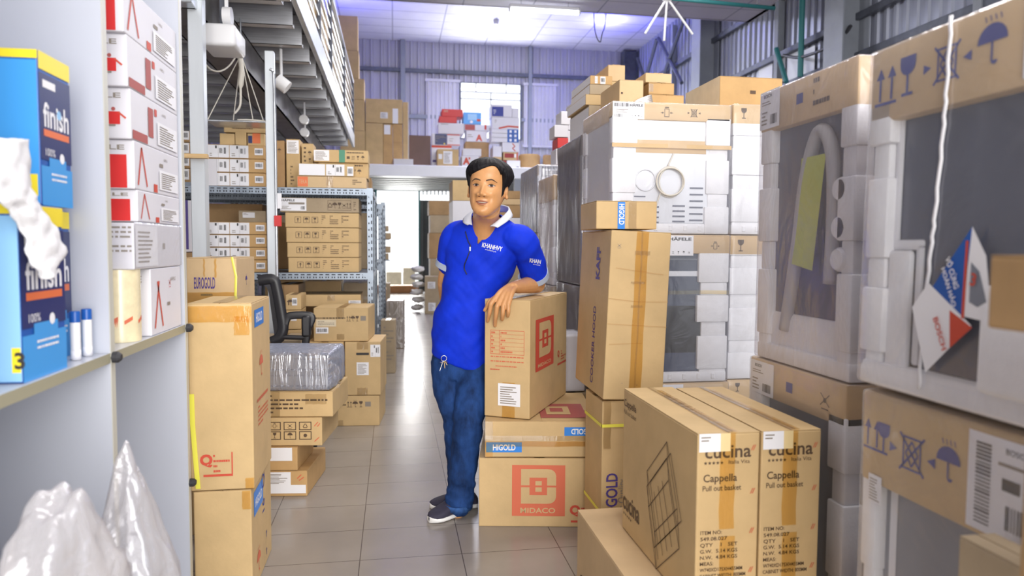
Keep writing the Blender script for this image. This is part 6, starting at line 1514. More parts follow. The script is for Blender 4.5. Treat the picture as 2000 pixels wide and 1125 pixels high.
# ---- hair: shell with side-swept fringe
def hairline(th):
    a = math.degrees(th); a = (a+180) % 360-180     # 0 = face, + towards his left
    pts = [(-180, -.085), (-140, -.080), (-112, -.060), (-97, -.022), (-88, -.040), (-78, -.052), (-68, -.030), (-58, .040), (-48, .058), (-30, .066), (-10, .078), (8, .092), (22, .098), (36, .094), (50, .072), (60, .045), (67, -.005), (72, -.040), (79, -.038), (86, .002), (98, .008), (108, -.015), (120, -.055), (140, -.080), (180, -.085)]
    return catmull([p[0] for p in pts], [p[1] for p in pts], a)
def hthick(th, z):
    a = (math.degrees(th)+180) % 360-180
    t = .009+.012*math.exp(-((abs(a)-85)/38)**2)*math.exp(-((z-.06)/.04)**2)+.002*math.exp(-((z-.11)/.03)**2)
    if a > 0: t += .014*math.exp(-((a-85)/40)**2)*math.exp(-((z-.045)/.035)**2)
    if a < 0: t += .006*math.exp(-((a+45)/30)**2)*math.exp(-((z-.08)/.03)**2)
    if z < 0 and abs(a) < 100: t *= .45
    return t
bm = NB(); NT, NR = 120, 26; rings = []
zt_ = .1155
for k in range(NT):
    th = 2*math.pi*k/NT; hz = hairline(th)-(.016 if abs((math.degrees(th)+180) % 360-180) < 55 else 0); col = []
    for j in range(NR+1):
        t = j/NR; z = zt_-(zt_-hz)*(t**1.25)
        zz = min(z, zt_-.0005); p = head_pt(th, zz)
        c = Vector((0, .012, min(zz, .06)*1.0)); nrm = (p-c); nrm.z *= 1.0; nrm.normalize()
        if zz > .06: nrm = (p-Vector((0, .012, .045))).normalized()
        tk = hthick(th, z)*(1 if t < .72 else max(.12, 1-((t-.72)/.28)**2*.88))
        strand = .0036*noise.noise(Vector((th*9+3*z*12, z*6, 1.3)))+.0026*noise.noise(Vector((th*30+z*30, z*9, 4.1)))
        col.append(HM @ (p+nrm*(tk+strand*min(1, 3*t+.2))))
    p = head_pt(th, hz); col.append(HM @ (p-Vector((p.x, p.y-.012, 0)).normalized()*.004))
    rings.append([bm.verts.new(v) for v in col])
for a, b in zip(rings, rings[1:]+rings[:1]):
    for j in range(NR+1): bm.faces.new((a[j], a[j+1], b[j+1], b[j]))
bm.faces.new([r_[0] for r_ in rings])
bmesh.ops.recalc_face_normals(bm, faces=bm.faces[:]); bodypart('hair', bm, 'hair', smooth=True)
# ---- shirt
bm = NB(); torso(bm, .006, hem=(.33, .20, .07))
limb(bm, [LSH+Vector((-.05, .012, -.006)), LSH+Vector((.0, .002, -.022)), LSH.lerp(LEL, .40)+Vector((.004, -.004, 0)), LSH.lerp(LEL, .78)+Vector((.0, -.004, 0))], [.062, .068, .064, (.064, .062)], 20)
limb(bm, [RSH+Vector((.05, .0, .0)), RSH+Vector((-.004, 0, -.02)), RSH.lerp(REL, .35)+Vector((-.004, -.004, 0)), RSH.lerp(REL, .62)+Vector((.0, -.004, 0))], [.062, .067, .063, (.062, .060)], 20)
shirt = remesh(bm, 'shirt', 'shirt', .0050, 6, body)
nk = NECK
def inV(p):
    """open neck: cylinder round the neck and the unbuttoned V below it, in chest coordinates"""
    q = p-nk; u, v, z = q.dot(LAT), q.dot(FWD), q.z
    k = min(1, max(0, (z+.060)/.050))
    if z > -.06 and (u/.068)**2+((v+.010)/.076)**2 < k*k: return True
    return False
VT = pY(923, 479, 3.2)       # lower end of the V
VL, VR = pY(926, 436, 3.2), pY(966, 436, 3.2)
me = shirt.data; bm = bmesh.new(); bm.from_mesh(me)
kill = []
me_c = CO
for f in bm.faces:
    c = f.calc_center_median()
    if inV(c): kill.append(f); continue
    if (c-nk).dot(FWD) > .0:
        # position of the centre as the camera-independent chest plane: height and lateral
        t = (c.z-VT.z)/(VL.z-VT.z)
        if 0 < t < 1.25:
            l = (VT+(VL-VT)*t-nk).dot(LAT); r_ = (VT+(VR-VT)*t-nk).dot(LAT); u = (c-nk).dot(LAT)
            if l < u < r_: kill.append(f)
bmesh.ops.delete(bm, geom=kill, context='FACES')
for _ in range(14):
    bv_ = {v: (sum((e.other_vert(v).co for e in v.link_edges if e.is_boundary), Vector())/2) for v in bm.verts if v.is_boundary and sum(e.is_boundary for e in v.link_edges) == 2}
    for v, c_ in bv_.items(): v.co = v.co.lerp(c_, .55)
# folds
for v in bm.verts:
    q = v.co; w_ = noise.noise(Vector((q.x*9+q.z*7, q.y*6, q.z*5)))*.009+noise.noise(Vector((q.x*20-q.z*18, q.y*12, q.z*10)))*.006+noise.noise(Vector((q.x*40+q.z*30, q.y*20, q.z*16)))*.0018
    k = min(1, max(.3, (1.36-q.z)/.18)); v.co += v.normal*(w_*k+.002*k)
bm.to_mesh(me); bm.free()
sd = shirt.modifiers.new('thickness', 'SOLIDIFY'); sd.thickness = .003; sd.offset = 1
# cuffs
dgm = bpy.context.evaluated_depsgraph_get(); sbvh = BVHTree.FromObject(shirt, dgm)
def ringband(nm, c, ax, r0, m, width=.028, n=36, push=.0035, parent=shirt):
    ax = ax.normalized(); u = ax.orthogonal().normalized(); w_ = ax.cross(u); bm = NB(); rg = []
    for s_ in (0, 1):
        for o_ in ((push, ) if True else ()):
            row = []
            for k in range(n):
                d = u*math.cos(2*math.pi*k/n)+w_*math.sin(2*math.pi*k/n); b0 = c+ax*(width*(s_-.5))
                h = sbvh.ray_cast(b0+d*.16, -d, .16); rad = ((h[0]-b0).length if h[0] is not None else r0)
                row.append((b0, d, min(max(rad, r0*.85), r0*1.2)))
            rg.append(row)
    avg = [[(rg[s_][k][2]+rg[s_][(k+1) % n][2]+rg[s_][k-1][2])/3 for k in range(n)] for s_ in (0, 1)]
    outer = [[bm.verts.new(rg[s_][k][0]+rg[s_][k][1]*(avg[0][k]+push)) for k in range(n)] for s_ in (0, 1)]
    inner = [[bm.verts.new(rg[s_][k][0]+rg[s_][k][1]*(avg[0][k]-.012)) for k in range(n)] for s_ in (0, 1)]
    for k in range(n):
        j = (k+1) % n
        for q in ((outer[0][k], outer[0][j], outer[1][j], outer[1][k]), (inner[0][j], inner[0][k], inner[1][k], inner[1][j]), (outer[1][k], outer[1][j], inner[1][j], inner[1][k]), (outer[0][j], outer[0][k], inner[0][k], inner[0][j])): bm.faces.new(q)
    return link(nm, bm, m, parent, smooth=True, auto=50)
cl = LSH.lerp(LEL, .80)+Vector((.002, -.004, 0)); ringband('cuff', cl, (LEL-LSH), .064, 'cuff')
cr = RSH.lerp(REL, .64)+Vector((.0, -.004, 0)); ringband('cuff', cr, (REL-RSH), .062, 'cuff')
# collar: two flaps folded over
def flap(pts_in, pts_out, m='collar', th=.004):
    bm = NB(); a = smoothpath(pts_in, 5); b = smoothpath(pts_out, 5); rows = 5; G = []
    for p, q in zip(a, b):
        G.append([bm.verts.new(p.lerp(q, j/rows)+FWD*(.006*math.sin(math.pi*j/rows))+Vector((0, 0, .004*math.sin(math.pi*j/rows)))) for j in range(rows+1)])
    for r0_, r1_ in zip(G, G[1:]):
        for j in range(rows): bm.faces.new((r0_[j], r1_[j], r1_[j+1], r0_[j+1]))
    o = link('collar', bm, m, shirt, smooth=True); md = o.modifiers.new('t', 'SOLIDIFY'); md.thickness = th; md.offset = 0; return o
nb = HM @ Vector((0, .06, -.10))
flap([pY(993, 404, 3.36), pY(992, 412, 3.28), pY(978, 426, 3.215), pY(957, 442, 3.185)], [pY(1001, 420, 3.38), pY(1000, 424, 3.26), pY(990, 433, 3.19), pY(972, 445, 3.165)])
flap([pY(924, 414, 3.36), pY(921, 420, 3.30), pY(921, 430, 3.25), pY(922, 440, 3.235)], [pY(908, 424, 3.40), pY(905, 428, 3.33), pY(905, 435, 3.265), pY(914, 440, 3.245)])
flap([pY(924, 414, 3.36), pY(940, 404, 3.42), pY(975, 400, 3.43), pY(993, 404, 3.36)], [pY(908, 424, 3.40), pY(930, 418, 3.46), pY(985, 414, 3.47), pY(1001, 420, 3.38)])
# lettering on the chest and the sleeve, laid on the cloth
def on_shirt(st, px, py, wpx, hpx, rot, m, bold=.05):
    ik = Ink(); pts = []
    vs, fs, tw = text_poly(st, bold); sx, sy = wpx/tw, hpx/.72; ca, sa = math.cos(R(rot)), math.sin(R(rot)); bmv = []
    for a, b in vs:
        x, y = a*sx, b*sy; X_, Y_ = px+x*ca+y*sa, py+x*sa-y*ca; d = ray(X_, Y_).normalized()
        h = sbvh.ray_cast(CO, d, 6); p = h[0] if h[0] is not None else CO+d*3.2
        bmv.append(ik.bm.verts.new(p-d*.0045))
    for q in fs:
        try: ik.bm.faces.new([bmv[i] for i in q])
        except ValueError: pass
    return link('printed_lettering', ik.bm, m, shirt)
on_shirt('KHANHVY', 941, 482, 40, 9.0, 13, 'letter_white', .025)
on_shirt('www.khanhvy.vn', 947, 488, 22, 3.0, 13, 'letter_white', .0)
on_shirt('KHAN', 1034, 512, 22, 8.0, 9, 'letter_white', .025)
on_shirt('www.kha', 1041, 517, 14, 2.6, 9, 'letter_white', .0)
# zip pull on its cord hanging from the neck opening
def onb(px, py, off=.006):
    d = ray(px, py).normalized(); h = sbvh.ray_cast(CO, d, 6); return (h[0] if h[0] is not None else CO+d*3.2)-d*off
bm = NB(); tube(bm, smoothpath([onb(909, 452), onb(914, 470), onb(919, 482), onb(914, 500), onb(908, 515), onb(907, 525), onb(912, 536)], 5), .0024, 6); o = link('cord', bm, 'black_plastic', shirt, smooth=True)
bm = NB(); p = onb(918, 486, .008); abox(bm, p.x-.003, p.x+.003, p.y-.002, p.y+.002, p.z-.01, p.z+.01, .001); link('clasp', bm, 'steel', o)
# ---- jeans
bm = NB()
JL = [(735, 904, .130, .112, 3.43), (715, 903, .129, .114, 3.435), (690, 903, .127, .114, 3.44), (670, 905, .127, .112, 3.44)]
torso(bm, 0, JL)
limb(bm, [LHIP+Vector((0, 0, .02)), LHIP.lerp(LKN, .35)+Vector((.006, -.01, 0)), LKN+Vector((0, -.006, .03)), LKN.lerp(LAN, .35), LKN.lerp(LAN, .8), LAN+Vector((-.004, 0, -.006))], [(.088, .096), (.084, .090), (.068, .070), (.064, .066), (.060, .062), (.066, .068)], 22)
limb(bm, [RHIP+Vector((0, 0, .02)), RHIP.lerp(RKN, .35)+Vector((-.006, -.005, 0)), RKN+Vector((0, -.004, .03)), RKN.lerp(RAN, .35), RKN.lerp(RAN, .8), RAN+Vector((-.004, 0, 0))], [(.086, .094), (.082, .088), (.068, .070), (.064, .064), (.060, .060), (.064, .066)], 22)
jeans = remesh(bm, 'jeans', 'denim', .0055, 5, body)
for v in jeans.data.vertices:
    q = v.co; kz = math.exp(-((q.z-.11)/.07)**2)*1.8+math.exp(-((q.z-.42)/.07)**2)*.9+.45
    w_ = noise.noise(Vector((q.x*10, q.y*10, q.z*22+q.x*8)))*.0085*kz+noise.noise(Vector((q.x*24, q.y*24, q.z*46)))*.0028*kz
    v.co += v.normal*w_
for an in (LAN, RAN):
    bm = NB(); n = 36; rg = []
    jb = BVHTree.FromObject(jeans, bpy.context.evaluated_depsgraph_get())
    for z_ in (an.z-.030, an.z-.004):
        row = []
        for k in range(n):
            d = Vector((math.cos(2*math.pi*k/n), math.sin(2*math.pi*k/n), 0)); row.append(bm.verts.new(Vector((an.x-.006, an.y, z_))+d*(.0685+.003*math.sin(3*k/n*6.28))))
        rg.append(row)
    for k in range(n): bm.faces.new((rg[0][k], rg[0][(k+1) % n], rg[1][(k+1) % n], rg[1][k]))
    o = link('hem', bm, 'denim_hem', jeans, smooth=True); md = o.modifiers.new('t', 'SOLIDIFY'); md.thickness = .004
# keys at the belt
kr = pY(867, 700, 3.30)
bm = NB(); tube(bm, [kr+Vector((.013*math.cos(t*math.pi/8), 0, .013*math.sin(t*math.pi/8))) for t in range(17)], .0018, 6, caps=False); kk = bodypart('key_ring', bm, 'steel', smooth=True)
for i, (dx, dz, m_) in enumerate(((-.012, -.035, 'steel'), (.004, -.045, 'brass'), (.014, -.030, 'brass'), (-.02, -.055, 'steel'))):
    bm = NB(); a = kr+Vector((dx*.3, -.004*i, -.012)); b = kr+Vector((dx, -.004*i, dz)); tube(bm, [a, b], [(.0015, .004), (.0015, .0035)], 6); lathe(bm, [(0, -.002), (.009, -.002), (.009, .002), (0, .002)], c=a+Vector((dx*.2, 0, -.004)), n=12); link('key', bm, m_, kk)
# ---- shoes
def shoe(heel, toe, up_m='shoe_fabric'):
    ax = (toe-heel); L = ax.length; ax.normalize(); side = Vector((-ax.y, ax.x, 0)); L0 = L
    sec = [(0, .022, .030), (.06, .031, .052), (.18, .036, .060), (.32, .036, .066), (.48, .040, .060), (.64, .045, .048), (.78, .045, .038), (.90, .036, .030), (.97, .020, .024), (1.0, .006, .020)]
    def outline(grow, z0, z1f, nm, m):
        bm = NB(); rings = []
        for t, w_, h in sec:
            c = heel+ax*(L*t); ring = []
            hh = z1f(t, h)
            for k in range(20):
                a = 2*math.pi*k/20; x = math.cos(a); y = math.sin(a)
                zz = z0+(hh-z0)*(.5+.5*math.copysign(abs(y)**.7, y)); ww = (w_+grow)*math.copysign(abs(x)**.6, x)
                ring.append(bm.verts.new(c+side*ww+Vector((0, 0, zz))))
            rings.append(ring)
        for a, b in zip(rings, rings[1:]):
            for k in range(20): bm.faces.new((a[k], a[(k+1) % 20], b[(k+1) % 20], b[k]))
        bm.faces.new(list(reversed(rings[0]))); bm.faces.new(rings[-1]); bmesh.ops.recalc_face_normals(bm, faces=bm.faces[:])
        return bm
    so = bodypart('shoe', outline(0, .012, lambda t, h: h+.012, '', ''), up_m, smooth=True)
    so2 = link('sole', outline(.004, .001, lambda t, h: .026+.004*(t > .9), '', ''), 'shoe_sole', so, smooth=True)
    return so
lt_ = pZ(834, 1027, 0); lh_ = pZ(916, 1004, 0); d = (lt_-lh_).normalized()
shoe(lh_+Vector((-.01, .035, 0)), lt_+Vector((.01, .03, 0))+d*0)
rt_ = pZ(838, 997, 0); rh_ = pZ(935, 994, 0); shoe(rh_+Vector((0, .03, 0)), rt_+Vector((.004, .03, 0)))
# ================================================================== things on the back platform
PT = PZ+.0015
def plat(lab, xl, yt, xr, yb, Y=15.2, z0=None, dep=.45, marks=(), m='card', rot=0, tilt=(0, 0), group=None, sx=0, name='cardboard_box'):
    a, b, c, e = fb(xl, yt, xr, yb, Y)
    z0 = PT if z0 is None else z0
    o = carton(lab, a, b, Y, Y+dep, z0, max(e, z0+.05), m=m, plain=True, marks=marks, rot=rot, tilt=tilt, group=group, name=name)
    return o, max(e, z0+.05)
W = lambda *r: [('L', 'f', *r, 'plain')]
g = 'brown cartons at the left end of the back platform'
o, z = plat('large brown carton at the left end of the back platform, lower left', 714, 240, 748, 318, m='card', marks=[], group=g)
o, z = plat('large brown carton at the left end of the back platform, upper one with two labels', 714, 193, 786, 239, z0=z, m='card', marks=[('L', 'f', .40, .2, .60, .45, 'rows'), ('L', 'f', .73, .0, .88, .62, 'plain'), ('R', 'f', 'card_dark', 0, .0, .3, .02)], group=g)
o, _ = plat('upright brown carton with white label on the back platform, left of a pair', 748.5, 242, 767, 318, Y=15.2, m='card_orange', marks=W(.1, .75, .75, .98), group=g)
o, _ = plat('upright brown carton on the back platform, right of a pair', 767.5, 242, 786, 318, Y=15.2, m='card_orange', marks=[('R', 'f', 'card_dark', 0, .55, 1, .56)], group=g)
o, _ = plat('tall slim brown carton with pale edge on the back platform', 787, 199, 798, 318, Y=15.22, m='card', marks=[('R', 'f', 'card_cream', .85, 0, 1, 1)], group=g)
o, _ = plat('flat white box at the front edge of the back platform', 769, 310, 807, 318, Y=15.02, dep=.16, m='white_card')
o, _ = plat('dark brown panel leaning upright on the back platform', 799, 264, 841, 318, Y=15.4, dep=.05, m='card_brown_panel', name='panel_board'); o['category'] = 'board'
# left pile of product boxes
gp = 'product boxes piled below the back window'
o, z = plat('white box at the bottom of the left pile below the back window', 843, 284, 882, 320, Y=15.45, m='white_card', marks=[('R', 'f', 'ink_red', 0, .9, 1, 1), ('R', 'f', 'ink_violet', .05, .25, .3, .35)], group=gp)
o, z = plat('white box with dark and white panels in the left pile below the back window', 844, 261, 898, 284, Y=15.45, z0=z, m='white_card', marks=[('R', 'f', 'navy', .10, .05, .54, .98), ('G', 'f', 'ink_grey', .13, .3, .5, .85, 5), ('S', 'f', 'yellow', 'disc', .44, .15, .2), ('R', 'f', 'ink_red', .54, .03, 1, .1), ('R', 'f', 'ink_red', .54, .88, 1, .97), ('G', 'f', 'ink_grey', .62, .35, .9, .65, 3)], group=gp)
o, z = plat('plain white box in the left pile below the back window', 856, 240, 906, 261, Y=15.45, z0=z, m='white_card', marks=[('G', 'f', 'ink_grey', .1, .8, .4, .95, 1)], group=gp)
o, z = plat('lower of two red boxes at the top of the left pile below the back window', 858, 227, 892, 240, Y=15.45, z0=z, m='red_box', marks=[], group=gp)
o2, z2 = plat('upper of two red boxes at the top of the left pile below the back window', 863, 213, 904, 227, Y=15.46, z0=z, m='red_box', marks=[('G', 'f', 'card_cream', .1, .55, .3, .85, 2)], group=gp)
o, _ = plat('brown carton with white paper label at the front edge of the back platform', 854, 291, 896, 323, Y=15.05, dep=.38, m='card', marks=[('L', 'f', .28, .12, .70, .88, 'rows'), ('L', 'f', .06, .4, .23, .7, 'plain')])
# middle pile
o, z = plat('brown carton at the base of the middle pile below the back window', 909, 277, 955, 320, Y=15.6, m='card_dark', group=gp)
o, z = plat('white box with red letter at the front of the middle pile below the back window', 911, 255, 951, 277, Y=15.6, z0=z, m='white_card', marks=[('T', 'f', 'ink_red', 'A', .45, .1, .55, {'bold': .05}), ('G', 'f', 'ink_grey', .05, .2, .4, .7, 3)], group=gp)
o, z = plat('white box with dark red panel in the middle pile below the back window', 907, 243, 956, 255, Y=15.6, z0=z, m='white_card', marks=[('R', 'f', 'ink_maroon', .02, .05, .42, .95), ('R', 'f', 'ink_red', .8, .2, .88, 1)], group=gp)
o, z = plat('blue picture box at the top of the middle pile below the back window', 905, 219, 940, 243, Y=15.6, z0=z, m='blue_light', marks=[('R', 'f', 'blue_pale', .25, .35, .75, .85), ('S', 'f', 'paper', 'disc', .45, .2, .4), ('R', 'f', 'ink_red', .75, .25, .95, .45)], group=gp)
o, z9 = plat('pale white and pink box standing right of the blue picture box', 941, 228, 958, 243, Y=15.6, z0=z-(pY(920, 219, 15.6).z-pY(920, 243, 15.6).z) if False else PT+1.2, m='white_card', group=gp) if False else (None, 0)
o, _ = plat('white box with red A at the front edge of the back platform behind his head', 902, 304, 935, 326, Y=15.05, dep=.4, m='white_card', marks=[('T', 'f', 'ink_red', 'A', .05, .2, .6, {'bold': .06}), ('R', 'f', 'ink_red', .4, .65, .5, .85)])
za = _
o, _ = plat('open white flap box leaning over the red A box on the back platform', 904, 290, 940, 304, Y=15.08, dep=.3, z0=za+.003, m='white_card', tilt=(0, 0))
# right pile
o, z = plat('grey box at the base of the right pile below the back window', 990, 313, 1016, 330, Y=15.3, m='paper', marks=[('R', 'f', 'ink_grey', .7, .1, .9, .3)], group=gp)
o_, z_ = plat('maroon and white box at the base of the right pile below the back window', 958, 313, 989, 330, Y=15.3, m='red_dark', group=gp)
z = max(z, z_)
o, z = plat('brown box with red label in the right pile below the back window', 983, 297, 1012, 313, Y=15.32, z0=z, m='card', marks=[('R', 'f', 'red_dark', .08, .3, .72, .85), ('L', 'f', .74, .35, .86, .8, 'plain'), ('R', 'f', 'ink_red', .9, 0, .98, 1)], group=gp)
o, z = plat('white box with red squiggle in the right pile below the back window', 981, 278, 1014, 297, Y=15.32, z0=z, m='white_card', marks=[('Z', 'f', 'ink_red', [(.6, .9, .75, .6), (.75, .6, .6, .4), (.6, .4, .78, .1)], .1)], group=gp)
for i, nm in enumerate(('lowest', 'middle', 'highest')):
    o, z = plat('flat white box with blue picture end in the right pile, %s of three' % nm, 960, 269-8.5*i, 1013, 277.5-8.5*i, Y=15.32, z0=z, m='white_card', marks=[('R', 'f', 'blue_box', .58, 0, 1, 1), ('R', 'f', 'paper', .66, .2, .74, .8), ('R', 'f', 'paper', .84, .2, .92, .8)], group=gp)
o, z = plat('white box with red wave in the right pile below the back window', 961, 229, 1014, 252, Y=15.33, z0=z, m='white_card', marks=[('Z', 'f', 'ink_red', [(.25, .05, .6, .25), (.6, .25, .98, .2)], .14), ('G', 'f', 'ink_grey', .1, .5, .35, .8, 3)], group=gp)
o, z = plat('white box with dark blue picture at the top of the right pile', 960, 204, 1000, 229, Y=15.33, z0=z, m='white_card', marks=[('R', 'f', 'ink_blue', .02, .05, .58, .82), ('G', 'f', 'paper', .1, .2, .5, .6, 3)], group=gp)
zq_ = z
o, _ = plat('white and blue box beside the one with the dark blue picture', 1000.5, 211, 1013, 229, Y=15.33, z0=pY(990, 229, 15.33).z if False else top(o)-(pY(980, 204, 15.33).z-pY(980, 229, 15.33).z)+.004, m='white_card', group=gp)
o, z = plat('stack of tilted papers and boxes left of the right pile', 963, 285, 980, 313, Y=15.34, m='white_card', z0=max(z_, 0)+.002, tilt=(0, 0), group=gp, marks=[('R', 'f', 'card', 0, 0, 1, .25)])
# cardboard tubs at the right
for (xl, yt, xr, yb, lab) in ((1018, 299, 1061, 330, 'round brown fibre tub on the back platform, larger one'), (1064, 301, 1083, 330, 'small dark brown tub with black side on the back platform')):
    a, b, c, e = fb(xl, yt, xr, yb, 15.25); r_ = (b-a)/2; bm = NB(); lathe(bm, [(0, 0), (r_*.95, 0), (r_, e-PT-.04), (r_*.93, e-PT), (r_*.85, e-PT-.03), (0, e-PT-.05)], n=20)
    o = link('fibre_tub', bm, 'card_orange' if xl < 1060 else 'card_dark', smooth=True, auto=40); o.location = ((a+b)/2, 15.35+r_, PT); tag(o, lab, 'tub', 'fibre tubs on the back platform')
# ================================================================== ceiling fixtures and hanging things
lt = pY(1065, 22, 12.2); t0, t1 = pY(995, 17, 12.2), pY(1132, 27, 12.2)
tl = empty('tube_light', lt); tag(tl, 'bright fluorescent tube hanging at the edge of the ceiling step', 'light')
def tpt(nm, bm, m):
    for v in bm.verts: v.co -= lt
    return link(nm, bm, m, tl, smooth=True, auto=40)
bm = NB(); abox(bm, t0.x, t1.x, 12.17, 12.23, lt.z+.03, lt.z+.09, .01); tpt('housing', bm, 'tube_body')
bm = NB(); tube(bm, [(t0.x+.02, 12.2, lt.z), (t1.x-.02, 12.2, lt.z)], .030, 12); tpt('tube', bm, 'tube_glow')
for x in (t0.x+.005, t1.x-.005): bm = NB(); abox(bm, x-.015, x+.015, 12.16, 12.24, lt.z-.03, lt.z+.05, .004); tpt('end_cap', bm, 'tube_body')
for x in (t0.x+.2, t1.x-.2): bm = NB(); tube(bm, [(x, 12.2, lt.z+.08), (x, 12.2, NZ+.001)], .006, 6); tpt('hanger', bm, 'steel')
# rod pendant
rdY = 7.2; pc = pY(1303, -4, rdY)
rd = empty('rod_pendant', pc); tag(rd, 'pendant of thin white rods spreading down from the ceiling at the top of the photo', 'light fitting')
for (px, py) in ((1260, 66), (1297, 80), (1353, 67)):
    e = pY(px, py, rdY); bm = NB(); tube(bm, [Vector((0, 0, 0)), e-pc], .012, 8); link('rod', bm, 'tube_body', rd, smooth=True, auto=40)
bm = NB(); lathe(bm, [(0, -.03), (.045, -.03), (.045, .05), (0, .05)], n=14); link('hub', bm, 'tube_body', rd, smooth=True, auto=40)
bm = NB(); tube(bm, [(0, 0, .04), (0, 0, NZ-pc.z)], .012, 8); link('stem', bm, 'tube_body', rd)
# smoke sensor
sp0 = pZ(969, 39, CZ); bm = NB(); lathe(bm, [(0, -.10), (.05, -.10), (.07, -.04), (.07, 0), (0, 0)], n=16); o = link('ceiling_sensor', bm, 'hose_grey', smooth=True, auto=40); o.location = (sp0.x, sp0.y, CZ-.001); tag(o, 'small grey round sensor on the back ceiling left of the tube light', 'sensor')
# loop of hanging wire
bm = NB(); wy = 12.75
A = [pY(1187, -5, wy), pY(1183, 35, wy), pY(1176, 66, wy), pY(1172, 82, wy), pY(1164, 68, wy), pY(1160, 30, wy), pY(1159, -5, wy)]
A[0].z = A[-1].z = CZ-.001
tube(bm, smoothpath(A, 5), .010, 6); o = link('hanging_wire', bm, 'cable_dark', smooth=True); tag(o, 'thin dark wire loop hanging from the ceiling right of the tube light', 'wire')
# teal pipe under the near ceiling
bm = NB(); a_, b_ = pY(1280, -6, 9.3), pY(1513, 16, 9.3); tube(bm, [a_, Vector((b_.x, b_.y, b_.z))], .028, 8); a2_ = Vector((a_.x-1.2, a_.y, a_.z)); o = link('ceiling_pipe', bm, 'teal_paint', smooth=True)
for t in (.25, .85):
    q = a_.lerp(b_, t); bm = NB(); tube(bm, [q, Vector((q.x, q.y, NZ))], .008, 6)
    for v in bm.verts: pass
    link('hanger', bm, 'steel', o)
tag(o, 'teal pipe under the ceiling at the top right of the photo', 'pipe')
# air unit / light housing under the mezzanine, tray on strings, tube, round lamps, wires
ua = pY(396, 70, 4.75); ub = pY(466, 82, 4.75)
o = empty('wall_unit', ((ua.x+ub.x)/2, 4.9, ua.z)); tag(o, 'white plastic box unit fixed under the mezzanine joists beside the left steel post', 'lamp housing')
bm = NB(); abox(bm, ua.x, ub.x, 4.66, 4.98, pY(430, 96, 4.75).z, pY(430, 52, 4.75).z, .025, seg=4)
for v in bm.verts: v.co -= o.location
link('housing', bm, 'white_plastic', o, smooth=True, auto=40)
bm = NB(); abox(bm, ua.x+.09, ub.x-.09, 4.80, 4.88, pY(430, 52, 4.75).z, MZ)
for v in bm.verts: v.co -= o.location
link('mount', bm, 'iron', o)
bm = NB(); c_ = pY(443, 32, 4.75); tube(bm, [c_+Vector((-.02, 0, 0)), c_+Vector((.03, 0, 0))], .055, 16); abox(bm, c_.x-.01, c_.x+.01, c_.y-.01, c_.y+.01, c_.z, MZ); o = link('round_bracket', bm, 'white_plastic', smooth=True, auto=40); tag(o, 'small white half-round fitting above the white box unit under the mezzanine', 'fitting')
# hanging tray
ty = 5.35; q = [pY(406, 229, ty), pY(440, 229, ty+.15), pY(520, 241, ty+.12), pY(512, 248, ty-.02)]
tr = empty('hanging_tray', (q[0]+q[2])/2); tag(tr, 'flat tray hung on four strings under the mezzanine between two posts', 'tray')
x0, x1 = pY(406, 229, ty).x, pY(520, 245, ty).x; zt_ = pY(460, 237, ty).z
bm = NB(); abox(bm, x0, x1, ty-.05, ty+.22, zt_-.012, zt_, .004)
for v in bm.verts: v.co -= tr.location
link('tray_board', bm, 'galv', tr)
ap = pY(466, 100, ty); ap.z = min(ap.z, MZ-.01)
ap = Vector((ap.x, ty+.08, ap.z))
for (x, y) in ((x0+.01, ty-.045), (x0+.12, ty+.21), (x1-.12, ty+.21), (x1-.01, ty-.045)):
    bm = NB(); tube(bm, [ap, Vector((x, y, zt_))], .0035, 6)
    for v in bm.verts: v.co -= tr.location
    link('string', bm, 'cable', tr)
bm = NB(); tube(bm, [ap, Vector((ap.x, ap.y, MZ+.001))], .006, 6)
for v in bm.verts: v.co -= tr.location
link('hook', bm, 'galv', tr)
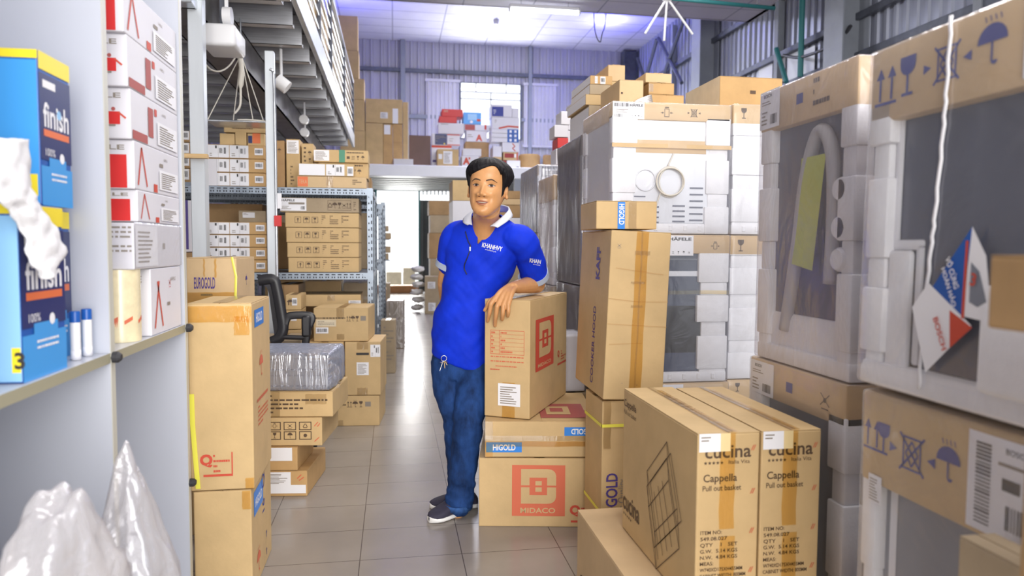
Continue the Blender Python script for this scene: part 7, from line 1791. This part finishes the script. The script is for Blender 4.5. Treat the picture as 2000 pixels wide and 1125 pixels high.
bm = NB(); tube(bm, smoothpath([(x0+.2, ty-.02, zt_+.008), (x0+.30, ty-.03, zt_+.008), (x0+.38, ty+.02, zt_+.008), (x0+.3, ty+.08, zt_+.008), (x0+.2, ty+.06, zt_+.009)], 5), .006, 6); o = link('loose_cable', bm, 'cable', smooth=True); tag(o, 'loose pale cable lying on the hanging tray', 'cable')
bm = NB(); W1 = [pY(466, 100, ty), pY(472, 135, ty), pY(470, 165, ty), pY(469, 205, ty), pY(458, 222, ty)]
tube(bm, smoothpath(W1, 5), [.018]*6+[.020]*5+[.008]*10, 7); o = link('wire_bundle', bm, 'cable', smooth=True); tag(o, 'bundle of pale wires hanging over the tray under the mezzanine', 'wires')
bm = NB(); tube(bm, smoothpath([pY(398, 122, 4.9), pY(412, 136, 5.0), pY(430, 139, 5.1), pY(448, 128, 5.2), pY(466, 102, 5.3)], 5), .006, 6); o = link('slack_wire', bm, 'cable', smooth=True); tag(o, 'slack pale wire from the left post to the wire bundle', 'wire')
bm = NB(); a_, b_ = pY(541, 156, 6.2), pY(562, 172, 6.2); tube(bm, [a_, b_], .055, 18); tube(bm, [a_.lerp(b_, .4), Vector((a_.lerp(b_, .4).x, 6.2, MZ))], .012, 8); o = link('spot_lamp', bm, 'white_plastic', smooth=True, auto=40); tag(o, 'white cylindrical spot lamp under the mezzanine beside the middle post', 'lamp')
bm = NB(); tube(bm, smoothpath([pY(527, 135, 5.15), pY(533, 140, 5.15), pY(535, 160, 5.15), pY(538, 300, 5.22), Vector((pY(538, 300, 5.22).x, 5.22, 0))], 5), .010, 8); o = link('conduit', bm, 'galv', smooth=True); tag(o, 'thin bent conduit running down beside the middle post', 'conduit')
for i_, (px, py, lab) in enumerate(((594, 234, 'round white lamp under the far mezzanine, upper one'), (595, 259, 'round white lamp under the far mezzanine, lower one with a red light'))):
    p = pY(px, py, 8.4+.3*i_); bm = NB(); tube(bm, [p+Vector((0, -.04, 0)), p+Vector((0, .04, 0))], .05, 18); tube(bm, [p+Vector((0, .03, 0)), Vector((p.x, p.y+.03, MZ))], .010, 6); o = link('round_lamp', bm, 'white_plastic', smooth=True, auto=40); tag(o, lab, 'lamp', 'round lamps under the mezzanine')
